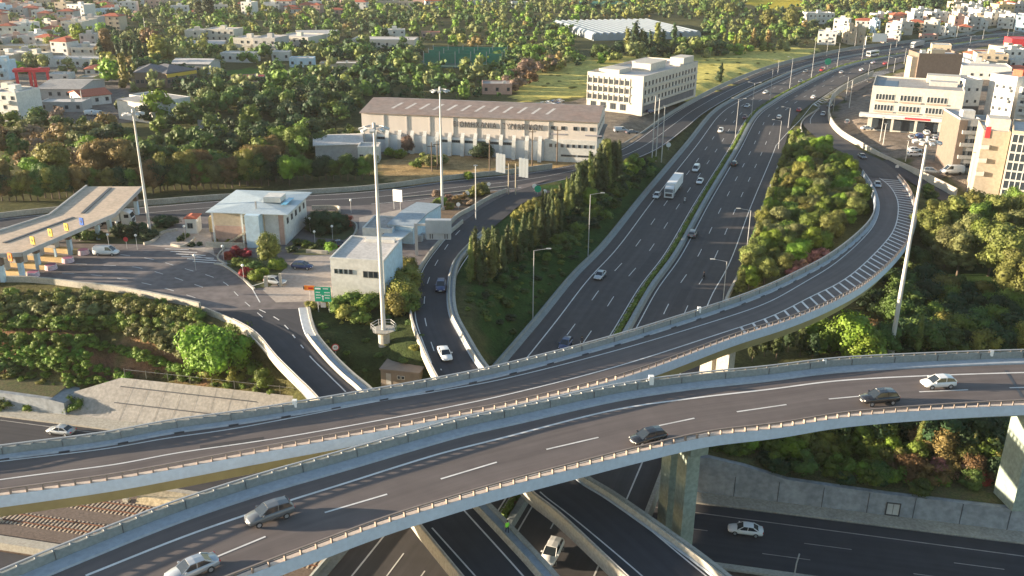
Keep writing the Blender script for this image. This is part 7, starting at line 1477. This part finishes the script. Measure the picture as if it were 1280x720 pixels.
p = P(1081, 61, .2); H = height_to(p, 45); r = empty('billboard', p, 0, 'white billboard on a bent white post above the distant highway', 'billboard'); MB().cyl((0, 0, 0), (0, 0, H), .3, .25, 8).build('post', WHITE, r); MB().cyl((0, 0, H-.2), (5, 0, H-.2), .2, .2, 6).build('arm', WHITE, r); MB().box(4, 13, -.2, .2, H-3.5, H+1.6).build('board', WHITE, r)
for x, y, lb, m_, s_ in ((672,248,'round green roadside sign between cypresses and frontage road',GREENS,.9),(668,243,'pale round roadside sign left of the green one',WHITE,.6),(681,249,'small white roadside sign right of the green one',WHITE,.5),(611,240,'round white sign at the planted tongue',WHITE,.5),(584,252,'small white square sign in the planted tongue',WHITE,.6),(573,266,'round white sign near the tall mast foot',WHITE,.5),(1034,85,'round green sign on the distant highway verge',GREENS,1.8),(1120,217,'white marker board on the nose between the two ramps',WHITE,.6),(835,190,'round white sign by the three poles',WHITE,.8),(159,311,'red marker figure sign at the end of the yellow toll kerb',RED,.5)):
    p = P(x, y, 5.0 if x < 700 and x > 200 else 6 if x < 200 else .5); r = empty('roadside_sign', p, 0, lb, 'road sign'); MB().cyl((0, 0, -.3), (0, 0, 1.6+s_), .05, .05, 6).build('post', STEEL, r); MB().cyl((0, -.06, 1.6+s_), (0, -.1, 1.6+s_), s_, s_, 16).build('sign_face', m_, r)
# gate drawing frame on the long retaining wall
q = EW(140.6, .04, -5.9); r = empty('wall_frame', EW(141.3, .06, -6.6), eh, 'dark square frame mounted on the long retaining wall', 'frame')
MB().box(-.95, .95, -.08, 0, -.05, .1).box(-.95, .95, -.08, 0, 1.85, 2.0).box(-.95, -.8, -.08, 0, .1, 1.85).box(.8, .95, -.08, 0, .1, 1.85).build('frame', DARK, r); MB().box(-.03, .03, -.05, 0, .1, 1.85).build('bar', DARK, r); MB().box(-.79, .79, -.03, -.001, .11, 1.84).build('panel', mat('panel_grey', (.42, .42, .40), .8), r)
p = EW(125.8, 1.0, -6.8); 
r = empty('short_lamp', EW(127.2, 16.0, -6.9), eh, 'short grey curved pole at the kerb of the sunken motorway at lower right', 'pole'); MB().tube([(0, 0, 0), (.05, 0, 2.0), (.25, .1, 3.4)], .09, 8).build('pole', STEEL, r)
# white junction boxes on the railings
for dk, x, y, lb, s_ in ((F_, 820, 470, 'white box on the far railing of the nearest flyover, centre', 1.0), (F_, 1028, 449, 'small white box on the far railing of the nearest flyover below the yellow pier', .6), (F_, 1245, 436, 'small white box on the far railing of the nearest flyover at right', .7), (M_, 869, 384, 'white box on the far railing of the middle flyover', .8), (M_, 362, 499, 'white box on the middle flyover railing at the end of the toll ramp', .8)):
    pts_ = dk.side('L', .1, .6); q = min(pts_, key=lambda v: abs(Q(v)[0]-x)); o = MB().box(-.32*s_, .32*s_, -.3*s_, .3*s_, 0, 1.15*s_).build('cabinet', WHITE, None, q); tag(o, lb, 'cabinet')
# catenary posts of the railway
for t, o_, h_, lb in ((22.5, 27.6, 5.2, 'rusty catenary post between the railway tracks at lower left'), (36.5, 19.4, 3.4, 'thin leaning catenary post right of the railway tracks')):
    r = empty('catenary_post', EW(t, o_, -6.98), eh, lb, 'railway post'); MB().cyl((0, 0, 0), (0, 0, h_), .13, .1, 8).build('pole', BEIGE, r); MB().box(-.4, .4, -.4, .4, 0, .5).build('footing', CONC_L, r); MB().cyl((0, 0, h_-.5), (1.3, 0, h_-.2), .05, .05, 6).build('bracket', DARK, r)
# low walls and kerbs round the toll plaza
def low_wall(name, px, z, h_, th, m, label, n=6, cat='wall'):
    pl_ = catmull([P(x, y, z) for x, y in px], n); lt_ = lateral(pl_); g = MB(); g.sweep([[a-q*th/2-Vector((0, 0, .8)), a-q*th/2+Vector((0, 0, h_)), a+q*th/2+Vector((0, 0, h_)), a+q*th/2-Vector((0, 0, .8))] for a, q in zip(pl_, lt_)]); return tag(g.build(name, m), label, cat)
low_wall('parapet_wall', [(-150,361),(0,351),(60,353),(100,358),(140,362),(200,373),(250,384)], 6, .9, .5, CONC_L, 'long curving sunlit parapet wall along the near edge of the toll plaza')
low_wall('kerb_wall', [(268,330),(281,333),(300,346),(318,362)], 6.02, .25, .4, CONC_L, 'pale kerb round the tip of the planted bed by the toll office', cat='kerb')
low_wall('kerb_wall', [(281,309),(272,322),(283,331)], 6.02, .25, .3, CONC_L, 'pale kerb at the left side of the planted bed', cat='kerb')
low_wall('garden_wall', [(383,316),(420,316),(440,300),(446,285),(436,277)], 6.02, .7, .4, CONC_L, 'curved pale wall round the planting in front of the car park')
low_wall('garden_wall', [(390,262),(422,262),(424,268)], 6.02, 1.0, .3, CONC, 'low concrete wall behind the oval bed')
low_wall('kerb_wall', [(180,306),(192,302),(203,292),(222,288)], 6.02, .5, .4, CONC_L, 'pale kerb of the first traffic island right of the toll canopy', cat='kerb')
low_wall('kerb_wall', [(214,307),(228,309),(240,303),(243,298)], 6.02, .5, .4, CONC_L, 'pale kerb of the second traffic island right of the toll canopy', cat='kerb')
low_wall('boundary_wall', [(-200,302),(-60,280),(50,266),(185,255),(270,248.5),(330,245.5),(380,242),(445,238),(495,233),(545,226),(590,221),(640,216),(690,209)], 5.9, 1.1, .35, CONC, 'long low concrete wall on the far side of the frontage road')
low_wall('boundary_wall', [(690,209),(745,196),(787,178),(830,148),(860,129.5),(905,106),(960,84.5),(1010,71.5),(1065,60.5),(1110,55),(1175,47),(1280,31.5)], 1.5, 1.0, .35, CONC_B, 'long concrete wall on the far side of the frontage road where it joins the highway')
low_wall('boundary_wall', [(1091,93),(1068,103),(1046,117),(1037,132),(1037,150),(1050,168),(1077,185),(1103,200),(1134,214),(1162,227),(1195,244)], 1.6, 1.9, .45, CONC_L, 'sunlit curving concrete wall between the side road and the street by the cream building')
low_wall('barrier', [(1024,137),(1007,148),(1001,158),(1003,170)], .5, .7, .4, CONC, 'curved barrier at the nose between highway and side road', cat='barrier')
low_wall('kerb_wall', [(500,247),(545,243),(600,237),(635,233)], 6.02, .2, .3, CONC_L, 'kerb along the planted tongue', cat='kerb')
low_wall('parapet_wall', [(560,285),(572,272),(590,262),(612,249),(633,240)], 6.02, 1.0, .35, CONC, 'grey wall between the planted tongue and the slip ramp')
# surfaces inside the plaza
sheet('car_park_paving', [P(x, y, 6.012) for x, y in [(345,378),(328,362),(352,340),(378,316),(420,316),(440,300),(449,285),(449,272),(500,262),(512,262),(486,300),(452,305),(440,318),(417,340),(414,376)]], 6.012, PAVE)
sheet('forecourt_paving', [P(x, y, 6.015) for x, y in [(180,306),(205,292),(222,285),(262,285),(268,318),(300,322),(296,310),(281,311),(272,322),(262,316),(236,311),(205,309)]], 6.015, PAVE)
sheet('planting_soil', [P(x, y, 6.02) for x, y in [(283,320),(320,322),(345,318),(358,332),(338,358),(318,361),(300,345),(284,332)]], 6.02, mat('bed_soil', (.07, .08, .03), .95, .3, 1.5))
sheet('planting_soil', [P(x, y, 6.02) for x, y in [(388,264),(422,264),(438,278),(444,290),(430,300),(395,297),(386,280)]], 6.02, MATS['bed_soil'])
sheet('planting_soil', [P(x, y, 6.02) for x, y in [(540,262),(556,246),(600,241),(632,236),(600,252),(575,266),(556,280)]], 6.02, mat('bed_soil_dry', (.16, .11, .07), .95, .3, 1.5))
sheet('planting_soil', [P(x, y, 6.02) for x, y in [(92,304),(125,298),(150,290),(180,284),(215,280),(205,290),(190,301),(178,305)]], 6.02, MATS['bed_soil'])
sheet('planting_soil', [P(x, y, 6.02) for x, y in [(365,318),(385,303),(425,303),(417,318),(385,319)]], 6.02, MATS['bed_soil'])
sheet('street', [P(x, y, 3.46) for x, y in [(1082,107),(1050,120),(1040,140),(1046,160),(1075,178),(1100,192),(1150,214),(1195,238),(1210,232),(1172,210),(1130,196),(1075,168),(1062,150),(1070,128),(1090,112)]], 3.46, PLAZA) if False else None
# fence posts above the apron
fp = [EW(t, -6.3, -1.95) for t in range(20, 53, 4)]; r = empty('fence', fp[0], 0, 'sparse post fence on the top edge of the concrete apron', 'fence'); pm_ = MB().box(-.05, .05, -.05, .05, 0, 1.5).mesh('post', BEIGE)
for q in fp: link('post', pm_, r, q-fp[0])
g = MB()
for a, b_ in zip(fp, fp[1:]): g.cyl(a-fp[0]+Vector((0, 0, 1.3)), b_-fp[0]+Vector((0, 0, 1.3)), .02, .02, 4)
g.build('wire', STEEL, r)
# ------------------------------------------------------------------ thin evening haze over the plain
hz = MB().box(-3600, 3600, -700, 6200, -9, 110).build('haze', []); tag(hz, kind='stuff')
hm_ = bpy.data.materials.new('haze_air'); hm_.use_nodes = True; n = hm_.node_tree.nodes; l = hm_.node_tree.links; n.remove(n['Principled BSDF'])
pv = n.new('ShaderNodeVolumePrincipled'); pv.inputs['Density'].default_value = .00005; pv.inputs['Color'].default_value = (.93, .93, .95, 1); pv.inputs['Anisotropy'].default_value = .2; l.new(pv.outputs[0], n['Material Output'].inputs['Volume'])
hz.data.materials.clear(); hz.data.materials.append(hm_)
sc.cycles.volume_step_rate = 10
